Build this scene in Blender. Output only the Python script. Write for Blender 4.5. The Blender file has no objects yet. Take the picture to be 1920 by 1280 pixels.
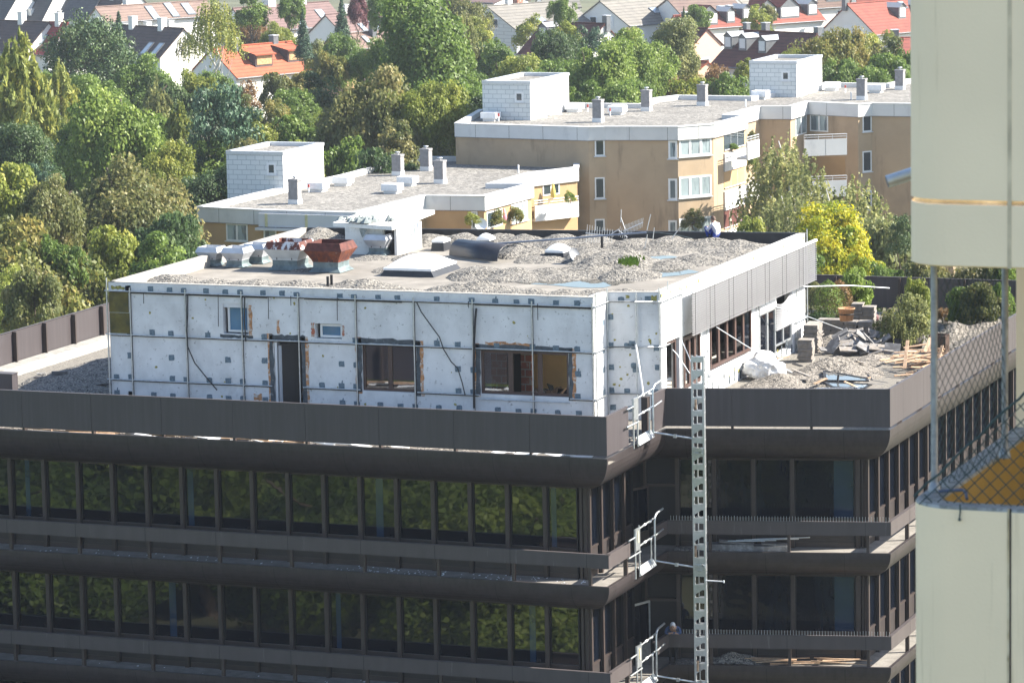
import bpy, math, random
import numpy as np
from mathutils import Vector, Matrix
S = bpy.context.scene
# ---------------- camera ----------------
FPX = 6833.9
YAW, PIT, ROL = math.radians(-21.1751), math.radians(8.43426), math.radians(-1.10445)
CAM = Vector((35.762, -99.917, 18.049))
Fv = Vector((math.sin(YAW)*math.cos(PIT), math.cos(YAW)*math.cos(PIT), -math.sin(PIT)))
R0 = Vector((math.cos(YAW), -math.sin(YAW), 0)); U0 = R0.cross(Fv)
Rv = R0*math.cos(ROL)+U0*math.sin(ROL); Uv = -R0*math.sin(ROL)+U0*math.cos(ROL)
cd = bpy.data.cameras.new('camera'); cam = bpy.data.objects.new('camera', cd)
S.collection.objects.link(cam); S.camera = cam
M = Matrix((Rv, Uv, -Fv)).transposed().to_4x4(); M.translation = CAM; cam.matrix_world = M
cd.sensor_width = 36; cd.lens = FPX/1920*36; cd.clip_start = 1; cd.clip_end = 5000
cd.dof.use_dof = True; cd.dof.focus_distance = 112; cd.dof.aperture_fstop = 6.3
# ---------------- world, sun, exposure ----------------
SUN_AZ, SUN_EL = math.radians(26), math.radians(38)      # azimuth from +X towards +Y
W = bpy.data.worlds.new('World'); S.world = W; W.use_nodes = True
wn = W.node_tree; bg = wn.nodes['Background']; sk = wn.nodes.new('ShaderNodeTexSky')
sk.sky_type = 'NISHITA'; sk.sun_disc = False; sk.sun_elevation = SUN_EL; sk.sun_rotation = math.pi/2-SUN_AZ
sk.air_density = 1.0; sk.dust_density = 1.0
wn.links.new(sk.outputs[0], bg.inputs[0]); bg.inputs[1].default_value = 0.09
sl = bpy.data.lights.new('sun', 'SUN'); so = bpy.data.objects.new('sun', sl); S.collection.objects.link(so)
sl.energy = 4.9; sl.angle = math.radians(0.5); sl.color = (1.0, 0.93, 0.81)
sd = Vector((math.cos(SUN_EL)*math.cos(SUN_AZ), math.cos(SUN_EL)*math.sin(SUN_AZ), math.sin(SUN_EL)))
so.rotation_euler = sd.to_track_quat('Z', 'Y').to_euler(); so.location = (60, 30, 60)
S.view_settings.view_transform = 'Standard'; S.view_settings.look = 'None'
S.view_settings.exposure = 1.7; S.view_settings.gamma = 1
S.render.engine = 'CYCLES'
S.cycles.max_bounces = 6; S.cycles.diffuse_bounces = 3; S.cycles.glossy_bounces = 3; S.cycles.transmission_bounces = 3
S.cycles.caustics_reflective = False; S.cycles.caustics_refractive = False
rnd = random.Random(7)
GZ = -16.0                                                # ground level; z = 0 is the top of the office parapet
# ---------------- photo pixel (1920x1280) to a point on a world plane ----------------
def ray(x, y): return Fv+Rv*((x-960)/FPX)-Uv*((y-640)/FPX)
def at(x, y, z=None, X=None, Y=None, D=None, P=None, n=None):
    d = ray(x, y)
    if D is not None: t = D
    elif z is not None: t = (z-CAM.z)/d.z
    elif X is not None: t = (X-CAM.x)/d.x
    elif Y is not None: t = (Y-CAM.y)/d.y
    else: t = (Vector(P)-CAM).dot(n)/d.dot(n)
    return CAM+d*t
def depth(p): return (Vector(p)-CAM).dot(Fv)
# ---------------- mesh builder ----------------
def link(o, parent=None):
    S.collection.objects.link(o)
    if parent is not None: o.parent = parent
    return o
def tag(o, label=None, cat=None, group=None, kind=None):
    for k, v in (('label', label), ('category', cat), ('group', group), ('kind', kind)):
        if v: o[k] = v
    return o
def thing(name, label, cat, loc=(0, 0, 0), group=None, rz=0):
    o = bpy.data.objects.new(name, None); link(o); o.location = loc; o.rotation_euler = (0, 0, rz)
    o.empty_display_size = .2
    return tag(o, label, cat, group)
def frame(o, ux, uy=None):
    ux = Vector(ux).normalized(); uz = Vector((0, 0, 1)); uy = Vector(uy).normalized() if uy is not None else uz.cross(ux)
    m = Matrix((ux, uy, ux.cross(uy))).transposed().to_4x4(); m.translation = Vector(o); return m
class MB:
    def __init__(s, tf=None): s.v = []; s.f = []; s.m = []; s.tf = tf; s.sm = []
    def add(s, vs, fs, m=0, sm=False):
        b = len(s.v)
        if s.tf is not None: vs = [s.tf @ Vector(p) for p in vs]
        s.v += [tuple(p) for p in vs]; s.f += [tuple(b+i for i in f) for f in fs]; s.m += [m]*len(fs); s.sm += [sm]*len(fs)
        return s
    def box(s, x0, x1, y0, y1, z0, z1, m=0):
        vs = [(x, y, z) for z in (z0, z1) for y in (y0, y1) for x in (x0, x1)]
        return s.add(vs, [(0, 2, 3, 1), (4, 5, 7, 6), (0, 1, 5, 4), (2, 6, 7, 3), (0, 4, 6, 2), (1, 3, 7, 5)], m)
    def rbox(s, c, dims, rot=(0, 0, 0), m=0):
        from mathutils import Euler
        R = Euler(rot).to_matrix(); c = Vector(c)
        vs = [c+R @ Vector((x*dims[0]/2, y*dims[1]/2, z*dims[2]/2)) for z in (-1, 1) for y in (-1, 1) for x in (-1, 1)]
        return s.add(vs, [(0, 2, 3, 1), (4, 5, 7, 6), (0, 1, 5, 4), (2, 6, 7, 3), (0, 4, 6, 2), (1, 3, 7, 5)], m)
    def face(s, pts, m=0): return s.add(pts, [tuple(range(len(pts)))], m)
    def prism(s, poly, z0, z1, m=0, mt=None):
        n = len(poly); a = sum(poly[i][0]*poly[(i+1) % n][1]-poly[(i+1) % n][0]*poly[i][1] for i in range(n))
        if a < 0: poly = poly[::-1]
        vs = [(p[0], p[1], z0) for p in poly]+[(p[0], p[1], z1) for p in poly]
        s.add(vs, [(i, (i+1) % n, n+(i+1) % n, n+i) for i in range(n)]+[tuple(range(n-1, -1, -1))], m)
        return s.add(vs[n:], [tuple(range(n))], m if mt is None else mt)
    def tube(s, pts, r, n=8, m=0, caps=True, sm=True):
        pts = [Vector(p) for p in pts]; rs = r if isinstance(r, (list, tuple)) else [r]*len(pts)
        vs = []; up = None
        for i, p in enumerate(pts):
            d = (pts[min(i+1, len(pts)-1)]-pts[max(i-1, 0)]).normalized()
            a = Vector((0, 0, 1)) if abs(d.z) < .9 else Vector((1, 0, 0))
            if up is None: up = d.cross(a).normalized()
            up = (up-d*up.dot(d)).normalized(); w = d.cross(up)
            vs += [p+(up*math.cos(t)+w*math.sin(t))*rs[i] for t in (2*math.pi*k/n for k in range(n))]
        fs = [(i*n+k, i*n+(k+1) % n, (i+1)*n+(k+1) % n, (i+1)*n+k) for i in range(len(pts)-1) for k in range(n)]
        s.add(vs, fs, m, sm)
        if caps:
            s.add(vs[:n], [tuple(range(n-1, -1, -1))], m); s.add(vs[-n:], [tuple(range(n))], m)
        return s
    def lathe(s, prof, c=(0, 0, 0), n=16, m=0, sm=True):
        c = Vector(c); k = len(prof)
        vs = [c+Vector((r*math.cos(2*math.pi*j/n), r*math.sin(2*math.pi*j/n), z)) for j in range(n) for r, z in prof]
        fs = [(j*k+i, ((j+1) % n)*k+i, ((j+1) % n)*k+i+1, j*k+i+1) for j in range(n) for i in range(k-1)]
        return s.add(vs, fs, m, sm)
    def build(s, name, mats, parent=None, bevel=0):
        me = bpy.data.meshes.new(name); me.from_pydata(s.v, [], s.f)
        for mm in (mats if isinstance(mats, (list, tuple)) else [mats]): me.materials.append(mm)
        me.polygons.foreach_set('material_index', s.m); me.polygons.foreach_set('use_smooth', s.sm); me.update()
        o = bpy.data.objects.new(name, me); link(o, parent)
        if bevel:
            b = o.modifiers.new('bevel', 'BEVEL'); b.width = bevel; b.segments = 2; b.limit_method = 'ANGLE'
        return o
def offset_path(path, v):
    """open XY path shifted v to its left (inwards), with mitred corners"""
    ns = []
    for a, b in zip(path, path[1:]):
        d = Vector((b[0]-a[0], b[1]-a[1])).normalized(); ns.append(Vector((-d.y, d.x)))
    out = []
    for i, p in enumerate(path):
        if i == 0: o = ns[0]
        elif i == len(path)-1: o = ns[-1]
        else:
            o = (ns[i-1]+ns[i]); o = o/o.length_squared*2
        out.append((p[0]+o.x*v, p[1]+o.y*v))
    return out
def sweep(mb, path, prof, m=0, sm=False, closed=False):
    rows = [[(q[0], q[1], z) for q in offset_path(path, v)] for v, z in prof]
    n = len(path); k = len(prof)
    vs = [p for r in rows for p in r]
    rng = range(k) if closed else range(k-1)
    fs = [(i*n+j, i*n+j+1, ((i+1) % k)*n+j+1, ((i+1) % k)*n+j) for i in rng for j in range(n-1)]
    # split each profile strip so that mitres stay sharp
    for j in range(n-1):
        sub = [rows[i][j] for i in range(k)]+[rows[i][j+1] for i in range(k)]
        mb.add(sub, [(i, k+i, k+(i+1) % k, (i+1) % k) for i in rng], m, sm)
    if closed:
        mb.add([rows[i][0] for i in range(k)], [tuple(range(k))], m); mb.add([rows[i][-1] for i in range(k)], [tuple(range(k-1, -1, -1))], m)
    return mb
def wall_holes(mb, u0, u1, z0, z1, holes, t=.25, m=0, mr=None, v=0):
    """vertical wall in local frame (u, v, z): front face at v, thickness t, rectangular holes (u0,u1,z0,z1)"""
    us = sorted({u0, u1, *[h[0] for h in holes], *[h[1] for h in holes]}); zs = sorted({z0, z1, *[h[2] for h in holes], *[h[3] for h in holes]})
    us = [u for u in us if u0 <= u <= u1]; zs = [z for z in zs if z0 <= z <= z1]
    for a, b in zip(us, us[1:]):
        for c, d in zip(zs, zs[1:]):
            mu, mz = (a+b)/2, (c+d)/2
            if any(h[0] < mu < h[1] and h[2] < mz < h[3] for h in holes): continue
            mb.add([(a, v, c), (b, v, c), (b, v, d), (a, v, d)], [(0, 1, 2, 3)], m)
            mb.add([(a, v+t, c), (b, v+t, c), (b, v+t, d), (a, v+t, d)], [(3, 2, 1, 0)], m)
    mr = m if mr is None else mr
    for (a, b, c, d) in [(u0, u1, z0, z1)]+list(holes):
        vs = [(a, v, c), (b, v, c), (b, v, d), (a, v, d), (a, v+t, c), (b, v+t, c), (b, v+t, d), (a, v+t, d)]
        mb.add(vs, [(0, 1, 5, 4), (1, 2, 6, 5), (2, 3, 7, 6), (3, 0, 4, 7)], mr)
    return mb
def copy_tree(o, parent=None):
    c = o.copy(); link(c, parent)
    for ch in o.children: copy_tree(ch, c)
    return c
# ---------------- materials ----------------
def mat(name, col, rough=.7, metal=0, var=.12, scale=6, col2=None, thr=None, bump=0, bscale=None, stretch=None, ior=1.45, detail=4, spec=.5):
    m = bpy.data.materials.new(name); m.use_nodes = True; nt = m.node_tree; N = nt.nodes; L = nt.links
    p = N['Principled BSDF']; p.inputs['Roughness'].default_value = rough; p.inputs['Metallic'].default_value = metal
    p.inputs['IOR'].default_value = ior; p.inputs['Specular IOR Level'].default_value = spec
    tc = N.new('ShaderNodeTexCoord'); mp = N.new('ShaderNodeMapping'); L.new(tc.outputs['Object'], mp.inputs[0])
    if stretch: mp.inputs['Scale'].default_value = stretch
    nz = N.new('ShaderNodeTexNoise'); nz.inputs['Scale'].default_value = scale; nz.inputs['Detail'].default_value = detail
    L.new(mp.outputs[0], nz.inputs['Vector'])
    rp = N.new('ShaderNodeValToRGB'); L.new(nz.outputs['Fac'], rp.inputs[0])
    c2 = col2 if col2 else tuple(max(0, c*(1-var)) for c in col); c1 = col if col2 else tuple(c*(1+var) for c in col)
    e = rp.color_ramp.elements; lo, hi = thr if thr else (.3, .7)
    e[0].position = lo; e[1].position = hi; e[0].color = (*c2, 1); e[1].color = (*c1, 1)
    L.new(rp.outputs[0], p.inputs['Base Color'])
    if bump:
        b = N.new('ShaderNodeBump'); b.inputs['Strength'].default_value = bump; b.inputs['Distance'].default_value = .02
        n2 = N.new('ShaderNodeTexNoise'); n2.inputs['Scale'].default_value = bscale or scale*3; n2.inputs['Detail'].default_value = 5
        L.new(mp.outputs[0], n2.inputs['Vector']); L.new(n2.outputs['Fac'], b.inputs['Height']); L.new(b.outputs[0], p.inputs['Normal'])
    return m
def overlay(m, col, scale, thr, stretch=None, detail=5, fac=1.0, seed=0):
    """a second patchy colour (stain, dirt, rust) laid over a material's base colour"""
    nt = m.node_tree; N = nt.nodes; L = nt.links; p = N['Principled BSDF']
    src = p.inputs['Base Color'].links[0].from_socket
    tc = N.new('ShaderNodeTexCoord'); mp = N.new('ShaderNodeMapping'); L.new(tc.outputs['Object'], mp.inputs[0])
    mp.inputs['Location'].default_value = (seed*3.1, seed*1.7, seed*2.3)
    if stretch: mp.inputs['Scale'].default_value = stretch
    nz = N.new('ShaderNodeTexNoise'); nz.inputs['Scale'].default_value = scale; nz.inputs['Detail'].default_value = detail; nz.inputs['Roughness'].default_value = .65
    L.new(mp.outputs[0], nz.inputs['Vector'])
    mr = N.new('ShaderNodeMapRange'); mr.inputs[1].default_value = thr[0]; mr.inputs[2].default_value = thr[1]; mr.inputs[4].default_value = fac
    L.new(nz.outputs['Fac'], mr.inputs[0])
    mx = N.new('ShaderNodeMix'); mx.data_type = 'RGBA'; L.new(mr.outputs[0], mx.inputs[0]); L.new(src, mx.inputs[6]); mx.inputs[7].default_value = (*col, 1)
    L.new(mx.outputs[2], p.inputs['Base Color']); return m
def gravel_mat(name, cols, cells=26, bump=1.0, dirt=None):
    m = bpy.data.materials.new(name); m.use_nodes = True; nt = m.node_tree; N = nt.nodes; L = nt.links
    p = N['Principled BSDF']; p.inputs['Roughness'].default_value = .9
    tc = N.new('ShaderNodeTexCoord'); vo = N.new('ShaderNodeTexVoronoi'); vo.inputs['Scale'].default_value = cells
    L.new(tc.outputs['Object'], vo.inputs['Vector'])
    rp = N.new('ShaderNodeValToRGB'); e = rp.color_ramp.elements
    sp = N.new('ShaderNodeSeparateColor'); L.new(vo.outputs['Color'], sp.inputs[0]); L.new(sp.outputs[0], rp.inputs[0])
    e[0].position = 0; e[0].color = (*cols[0], 1); e[1].position = 1; e[1].color = (*cols[-1], 1)
    for i, c in enumerate(cols[1:-1]):
        k = e.new((i+1)/(len(cols)-1)); k.color = (*c, 1)
    src = rp.outputs[0]
    L.new(src, p.inputs['Base Color'])
    b = N.new('ShaderNodeBump'); b.inputs['Strength'].default_value = bump; b.inputs['Distance'].default_value = .05; b.invert = True
    L.new(vo.outputs['Distance'], b.inputs['Height']); L.new(b.outputs[0], p.inputs['Normal'])
    if dirt: overlay(m, dirt, .7, (.45, .62), fac=.85)
    return m
def brick_mat(name, c1, c2, mortar, w, h, axis='XZ', ms=.012, off=.5, rough=.85, bump=.3):
    m = bpy.data.materials.new(name); m.use_nodes = True; nt = m.node_tree; N = nt.nodes; L = nt.links
    p = N['Principled BSDF']; p.inputs['Roughness'].default_value = rough
    tc = N.new('ShaderNodeTexCoord'); sx = N.new('ShaderNodeSeparateXYZ'); L.new(tc.outputs['Object'], sx.inputs[0])
    cb = N.new('ShaderNodeCombineXYZ')
    ad = N.new('ShaderNodeMath'); ad.operation = 'ADD'; L.new(sx.outputs[0], ad.inputs[0]); L.new(sx.outputs[1], ad.inputs[1])
    L.new(ad.outputs[0] if axis == 'XYZ' else sx.outputs[{'X': 0, 'Y': 1}[axis[0]]], cb.inputs[0]); L.new(sx.outputs[2], cb.inputs[1])
    bk = N.new('ShaderNodeTexBrick'); L.new(cb.outputs[0], bk.inputs['Vector'])
    bk.inputs['Color1'].default_value = (*c1, 1); bk.inputs['Color2'].default_value = (*c2, 1); bk.inputs['Mortar'].default_value = (*mortar, 1)
    bk.inputs['Scale'].default_value = 1; bk.inputs['Mortar Size'].default_value = ms; bk.inputs['Brick Width'].default_value = w; bk.inputs['Row Height'].default_value = h
    bk.offset = off; L.new(bk.outputs['Color'], p.inputs['Base Color'])
    if bump:
        b = N.new('ShaderNodeBump'); b.inputs['Strength'].default_value = bump; b.invert = True; b.inputs['Distance'].default_value = .03
        L.new(bk.outputs['Fac'], b.inputs['Height']); L.new(b.outputs[0], p.inputs['Normal'])
    return m
def glass_mat(name, col, ior=1.9, rough=.02, wave=.02, wscale=1.3, inner=None):
    m = mat(name, col, rough=rough, var=.2, scale=.8, ior=ior)
    nt = m.node_tree; N = nt.nodes; L = nt.links; p = N['Principled BSDF']
    if inner: overlay(m, inner, .9, (.5, .7), stretch=(2, 2, .4))
    tc = N.new('ShaderNodeTexCoord'); nz = N.new('ShaderNodeTexNoise'); nz.inputs['Scale'].default_value = wscale; nz.inputs['Detail'].default_value = 1.5
    L.new(tc.outputs['Object'], nz.inputs['Vector'])
    b = N.new('ShaderNodeBump'); b.inputs['Strength'].default_value = 1; b.inputs['Distance'].default_value = wave
    L.new(nz.outputs['Fac'], b.inputs['Height']); L.new(b.outputs[0], p.inputs['Normal'])
    return m
MT = {}
MT['bronze'] = overlay(mat('bronze_metal', (.068, .059, .063), rough=.45, metal=.1, var=.10, scale=1.5, stretch=(3, 3, .25)), (.086, .077, .082), 9, (.5, .75), stretch=(1, 1, .04), fac=.8)
MT['bronze_band'] = overlay(mat('bronze_band', (.078, .066, .066), rough=.5, metal=.1, var=.10, scale=1.2, stretch=(2, 2, .4)), (.20, .19, .19), 7, (.62, .75), stretch=(1, 1, .08), fac=.5)
MT['soffit'] = overlay(mat('soffit_metal', (.050, .042, .043), rough=.42, metal=.15, var=.12, scale=2), (.030, .025, .026), 6, (.42, .68), stretch=(1, 1, .3), fac=.7)
MT['frame_dark'] = mat('mullion_bronze', (.060, .046, .042), rough=.45, metal=.2, var=.1, scale=2)
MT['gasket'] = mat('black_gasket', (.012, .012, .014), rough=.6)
MT['office_glass'] = glass_mat('office_glass', (.003, .005, .010), ior=1.8, wave=.001, wscale=2.2)
MT['office_glass_dark'] = glass_mat('office_glass_dark', (.004, .006, .011), ior=1.4, wave=.008, wscale=2.2, inner=(.010, .016, .026))
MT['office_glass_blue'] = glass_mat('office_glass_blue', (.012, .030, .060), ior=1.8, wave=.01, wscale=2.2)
MT['spandrel'] = mat('spandrel_panel', (.045, .038, .038), rough=.5, metal=.15, var=.12, scale=2)
MT['concrete'] = overlay(mat('walkway_concrete', (.22, .205, .185), rough=.9, var=.2, scale=3, bump=.4, bscale=30), (.12, .12, .12), 14, (.55, .68), fac=.7)
MT['galv'] = mat('galvanised_steel', (.55, .58, .60), rough=.38, metal=.8, var=.15, scale=8)
MT['alu'] = mat('aluminium', (.60, .63, .66), rough=.35, metal=.7, var=.1, scale=12)
MT['white_paint'] = mat('white_metal', (.78, .79, .80), rough=.5, var=.06, scale=5)
MT['black'] = mat('black_rubber', (.02, .021, .024), rough=.6)
MT['black_sheet'] = mat('bitumen_black', (.022, .023, .028), rough=.45, var=.3, scale=3)
def base(t, loc):
    t.location = loc
    for c in t.children: c.location = Vector(c.location)-Vector(loc)
    return t
# ================= the dark office building =================
PHI = .22397; IL, WL = 5.448, 6.906
A_ = (0, 0); I_ = (0, IL); B_ = (WL*math.cos(PHI), IL+WL*math.sin(PHI)); BY = 32.5; LX = -26.3
path = [(LX, 0), A_, I_, B_, (B_[0], BY)]
NR = 4
office = thing('office_building', 'long dark bronze office block with bands of mirrored windows and curved metal soffits', 'building')
lipz = [-1.30]+[-5.17-3.6*i for i in range(NR)]
botz = [-2.35]+[-6.02-3.6*i for i in range(NR)]
SB = 1.05
# curved soffits, one per storey
for k in range(NR):
    h = lipz[k]-botz[k]; prof = [(.10, lipz[k]+.05), (0, lipz[k]+.05), (0, lipz[k]-.02)]
    prof += [(SB*(1-math.cos(t)), lipz[k]-.02-(h-.02)*math.sin(t)) for t in [i*math.pi/2/10 for i in range(1, 11)]]
    mb = MB(); sweep(mb, path, prof, sm=False)
    # seams every 2.44 m
    seam = mb
    for (p, q) in zip(path, path[1:]):
        L_ = math.dist(p, q); n_ = int(L_/2.44)
        fr = frame((p[0], p[1], 0), (q[0]-p[0], q[1]-p[1], 0)); seam.tf = fr
        for i in range(n_+1):
            u = L_-1.2-2.44*i if p[0] != q[0] and p == path[0] else .6+2.44*i
            if .1 < u < L_-.1:
                pr = [(-.004, lipz[k]-.02)]+[(SB*(1-math.cos(t))-.006*math.cos(t), lipz[k]-.02-(h-.02)*math.sin(t)-.006*math.sin(t)) for t in [j*math.pi/2/10 for j in range(0, 9)]]
                for (v0, z0), (v1, z1) in zip(pr, pr[1:]): seam.add([(u-.008, v0, z0), (u+.008, v0, z0), (u+.008, v1, z1), (u-.008, v1, z1)], [(0, 1, 2, 3)], 1)
    mb.build('soffit', [MT['soffit'], MT['gasket']], office)
    # floor of the walkway above the lip
    if k > 0:
        mb = MB(); sweep(mb, path, [(.10, lipz[k]+.05), (.10, lipz[k]), (SB+.2, lipz[k])]); mb.build('walkway', MT['concrete'], office)
# glazing body behind the windows: dark core
inner = offset_path(path, SB)
core = offset_path(path, SB+.16)
mb = MB(); mb.prism([tuple(p) for p in core]+[(B_[0]-1.2, BY-1.2), (LX+1.2, BY-1.2)], GZ, -1.45); mb.build('core_wall', MT['gasket'], office)
# top parapet panels: one per 2.44 m module
def run_panels(p, q, z0, z1, name, m, par, t=.06, first=0, cut=None, posts=None, step=2.44, cap=True):
    L_ = math.dist(p, q); fr = frame((p[0], p[1], 0), (q[0]-p[0], q[1]-p[1], 0))
    us = [0]
    u = first if first > .05 else step
    while u < L_-.05: us.append(u); u += step
    us.append(L_)
    for a, b in zip(us, us[1:]):
        if cut and cut[0] < (a+b)/2 < cut[1]: continue
        if cut and a < cut[0] < b: b = cut[0]
        if cut and a < cut[1] < b: a = cut[1]
        mb = MB(fr); mb.box(a+(.005 if a > 0 else 0), b-(.005 if b < L_ else 0), 0, t, z0, z1)
        if cap: mb.box(a+.004, b-.004, -.006, t+.03, z1, z1+.012, 1)
        mb.build(name, [m, MT['bronze_band']], par)
        if posts and a > 0:
            mb = MB(fr); mb.box(a-.04, a+.04, t, t+.16, posts[0], z1-.02); mb.build('post', MT['frame_dark'], par)
run_panels(path[0], A_, -1.17, 0, 'parapet_panel', MT['bronze'], office, first=(0-LX) % 2.44+.0, posts=(-1.32, 0))
run_panels(I_, B_, -1.17, 0, 'parapet_panel', MT['bronze'], office, first=2.05, posts=(-1.32, 0))
run_panels(B_, (B_[0], BY), -1.17, 0, 'parapet_panel', MT['bronze'], office, first=1.6, posts=(-1.32, 0))
run_panels((B_[0], BY), (LX, BY), -1.17, 0, 'parapet_panel', MT['bronze'], office, first=1.5, posts=(-1.32, 0), step=2.5)
run_panels((LX, BY), (LX, 0), -1.17, 0, 'parapet_panel', MT['bronze'], office, first=1.0, posts=(-1.32, 0), step=2.2)
# short parapet beside the hoist gate: two stub panels with a gap between
fA = frame((0, 0, 0), (0, 1, 0))
for a, b in ((.062, 1.95), (4.25, IL-.0)):
    mb = MB(fA); mb.box(a, b, 0, .06, -1.17, 0); mb.box(a, b, -.006, .09, 0, .012, 1); mb.build('parapet_panel', [MT['bronze'], MT['bronze_band']], office)
mb = MB(fA); mb.box(4.0, 4.25, .1, .3, -1.3, -.05); mb.build('post', MT['frame_dark'], office)
# railing bands of the walkways
for k in range(1, NR):
    zt = lipz[k]+1.03; zb = zt-.43; f = lipz[k]
    def band(p, q, u0, u1, ps, sp=False):
        fr = frame((p[0], p[1], 0), (q[0]-p[0], q[1]-p[1], 0)); mb = MB(fr)
        mb.box(u0, u1, 0, .05, zb, zt); mb.box(u0, u1, .05, .12, zt-.05, zt)
        for u in ps:
            mb.box(u-.006, u+.006, -.004, .01, zb+.001, zt-.001, 1)
            pm = MB(fr); pm.box(u+.03, u+.12, .05, .17, f, zb+.2); pm.build('post', MT['frame_dark'], office)
        b_ = mb.build('railing_band', [MT['bronze_band'], MT['gasket']], office)
        if sp:
            s_ = MB(fr); u = u0+.1
            while u < u1-.05:
                s_.box(u, u+.012, .04, .055, zt, zt+.14+.02*rnd.random()); u += .09
            s_.build('bird_spikes', MT['galv'], b_)['kind'] = 'stuff'
    L0 = -LX
    band((LX, 0), A_, 0, L0, [L0-.70-2.44*i-(0 if k == 1 else 0) for i in range(0, 10)])
    band(A_, I_, .05, 1.95, [1.75]); band(A_, I_, 4.25, IL, [])
    band(I_, B_, 0, WL-.0, [1.25+2.44*i for i in range(3)], sp=True)
    band(B_, (B_[0], BY), .05, BY-B_[1], [2.3+2.44*i for i in range(9)], sp=False)
# windows: each bay is a window with its own pane, mullion belongs to the bay
def bay(fr, u0, u1, z0, z1, gm, zs):
    """glass from zs+... : spandrel panel below, pane above, mullion at the left side"""
    w = MB(fr)
    w.box(u0-.065, u0+.055, -.10, .12, z0, z1)                       # mullion, stands proud
    w.box(u0+.055, u0+.085, -.02, .12, z0, z1, 1)
    w.box(u0+.085, u1-.10, .0, .12, zs-.05, zs+.01)                 # sill
    w.box(u0+.085, u1-.10, .0, .12, z1-.10, z1)                     # head
    w.box(u1-.10, u1-.065, -.02, .12, z0, z1, 1)
    w.box(u0+.085, u1-.10, .03, .12, z0+.16, zs-.05, 2); w.box(u0+.085, u1-.10, .012, .12, z0, z0+.16, 0)
    o = w.build('window', [MT['frame_dark'], MT['gasket'], MT['spandrel']], office)
    g = MB(fr); g.box(u0+.085, u1-.10, .05, .07, zs+.01, z1-.10); g.build('pane', gm, o)
MODU = 1.2153
for k in range(NR-1):
    zt = botz[k]+.04; zb = lipz[k+1]; zs = zb+.92
    fr = frame((0, SB, 0), (1, 0, 0))
    x = -2.36
    for i in range(19):
        bay(fr, x-MODU*(i-0), x-MODU*(i-1) if i else -1.28, zb, zt, MT['office_glass'], zs)
        if (i*7+k*3) % 5 == 0 and i < 18: sb_ = MB(fr); u_ = x-MODU*i+.16+.11*((i*3+k) % 6); sb_.box(u_, u_+.16+.04*(i % 3), .042, .049, zs+.02, zt-.11); sb_.build('blind', MT['office_glass_blue'], office)  # not a real blind: pale blue strip paints a reflection streak onto the opaque pane
    # corner post cluster
    c = MB(fr)
    for a, b, d in ((-1.28, -1.20, -.02), (-1.17, -1.12, .03), (-1.10, -1.04, -.03)): c.box(a, b, d, .3, zb, zt)
    c.box(-1.28, -1.04, .12, .3, zb, zt, 1); c.build('corner_post', [MT['frame_dark'], MT['gasket']], office)
    # side facing +X next to the hoist
    ic = Vector((inner[2][0], inner[2][1]))
    fs = frame((-SB, SB, 0), (0, 1, 0)); Ls = ic.y-SB
    us = [.08, 1.12, 2.15, 3.2]; us2 = us[1:]+[4.25]
    for a, b in zip(us, us2): bay(fs, a, b, zb, zt, MT['office_glass'], zs)
    # right front
    fi = frame((ic.x, ic.y, 0), (math.cos(PHI), math.sin(PHI), 0))
    iu = []
    for px in (1270, 1340, 1413, 1486, 1607):
        P = at(px, 900, P=(ic.x, ic.y, 0), n=Vector((-math.sin(PHI), math.cos(PHI), 0)))
        iu.append((P-Vector((ic.x, ic.y, 0))).dot(Vector((math.cos(PHI), math.sin(PHI), 0))))
    for j, (a, b) in enumerate(zip(iu, iu[1:])): bay(fi, a, b, zb, zt, MT['office_glass'] if j == 0 else MT['office_glass_dark'], zs)
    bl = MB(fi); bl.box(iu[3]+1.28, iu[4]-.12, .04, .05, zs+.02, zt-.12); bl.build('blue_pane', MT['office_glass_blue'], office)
    Lr = math.dist(inner[2], inner[3])
    c = MB(fi)
    for a, b, d in ((iu[4]-.05, iu[4]+.1, -.06), (iu[4]+.13, iu[4]+.2, .02), (iu[4]+.24, Lr, -.03)): c.box(a, b, d, .3, zb, zt)
    c.build('corner_post', [MT['frame_dark']], office)
    # transom + dark doorway by the inner corner with an open door leaf
    d = MB(fi); d.box(iu[0]-1.05, iu[0]-.065, -.03, .1, zt-.95, zt-.87); d.box(.0, .08, -.05, .15, zb, zt); d.build('door_frame', MT['frame_dark'], office)
    P = fi @ Vector((.12, 0, 0)); P.z = 0
    fd = frame((P.x, P.y, 0), (-.36, -.93, 0)); d = MB(fd)
    dz0, dz1 = zb+.02, zt-.92
    d.box(0, .06, 0, .05, dz0, dz1); d.box(.86, .92, 0, .05, dz0, dz1); d.box(.06, .86, 0, .05, dz1-.07, dz1); d.box(.06, .86, 0, .05, dz0, dz0+.5)
    dd = d.build('door', MT['galv'] if k else MT['frame_dark'], office); g = MB(fd); g.box(.06, .86, .02, .03, dz0+.5, dz1-.07); g.build('pane', MT['office_glass'], dd)
    # right side facade, seen edge on: deep fins
    ir = Vector(inner[3]); fr2 = frame((ir.x, ir.y, 0), (0, 1, 0)); n_ = int((BY-1.1-ir.y)/MODU)
    for i in range(n_): bay(fr2, .12+MODU*i, .12+MODU*(i+1), zb, zt, MT['office_glass'], zs)
# roof terrace floor
TF = -1.34
terr = [(LX+.08, .08), (-.0, .08), (-.08, IL+.1), (B_[0]-.08, B_[1]+.1), (B_[0]-.08, BY-.08), (LX+.08, BY-.08)]
MT['terrace'] = gravel_mat('terrace_dirt', [(.07, .065, .058), (.14, .13, .112), (.20, .185, .16), (.27, .25, .22)], cells=30, bump=.25, dirt=(.175, .16, .14))
mb = MB(); mb.prism(terr, TF-.10, TF, 0); mb.build('terrace_floor', MT['terrace'], office)
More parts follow.
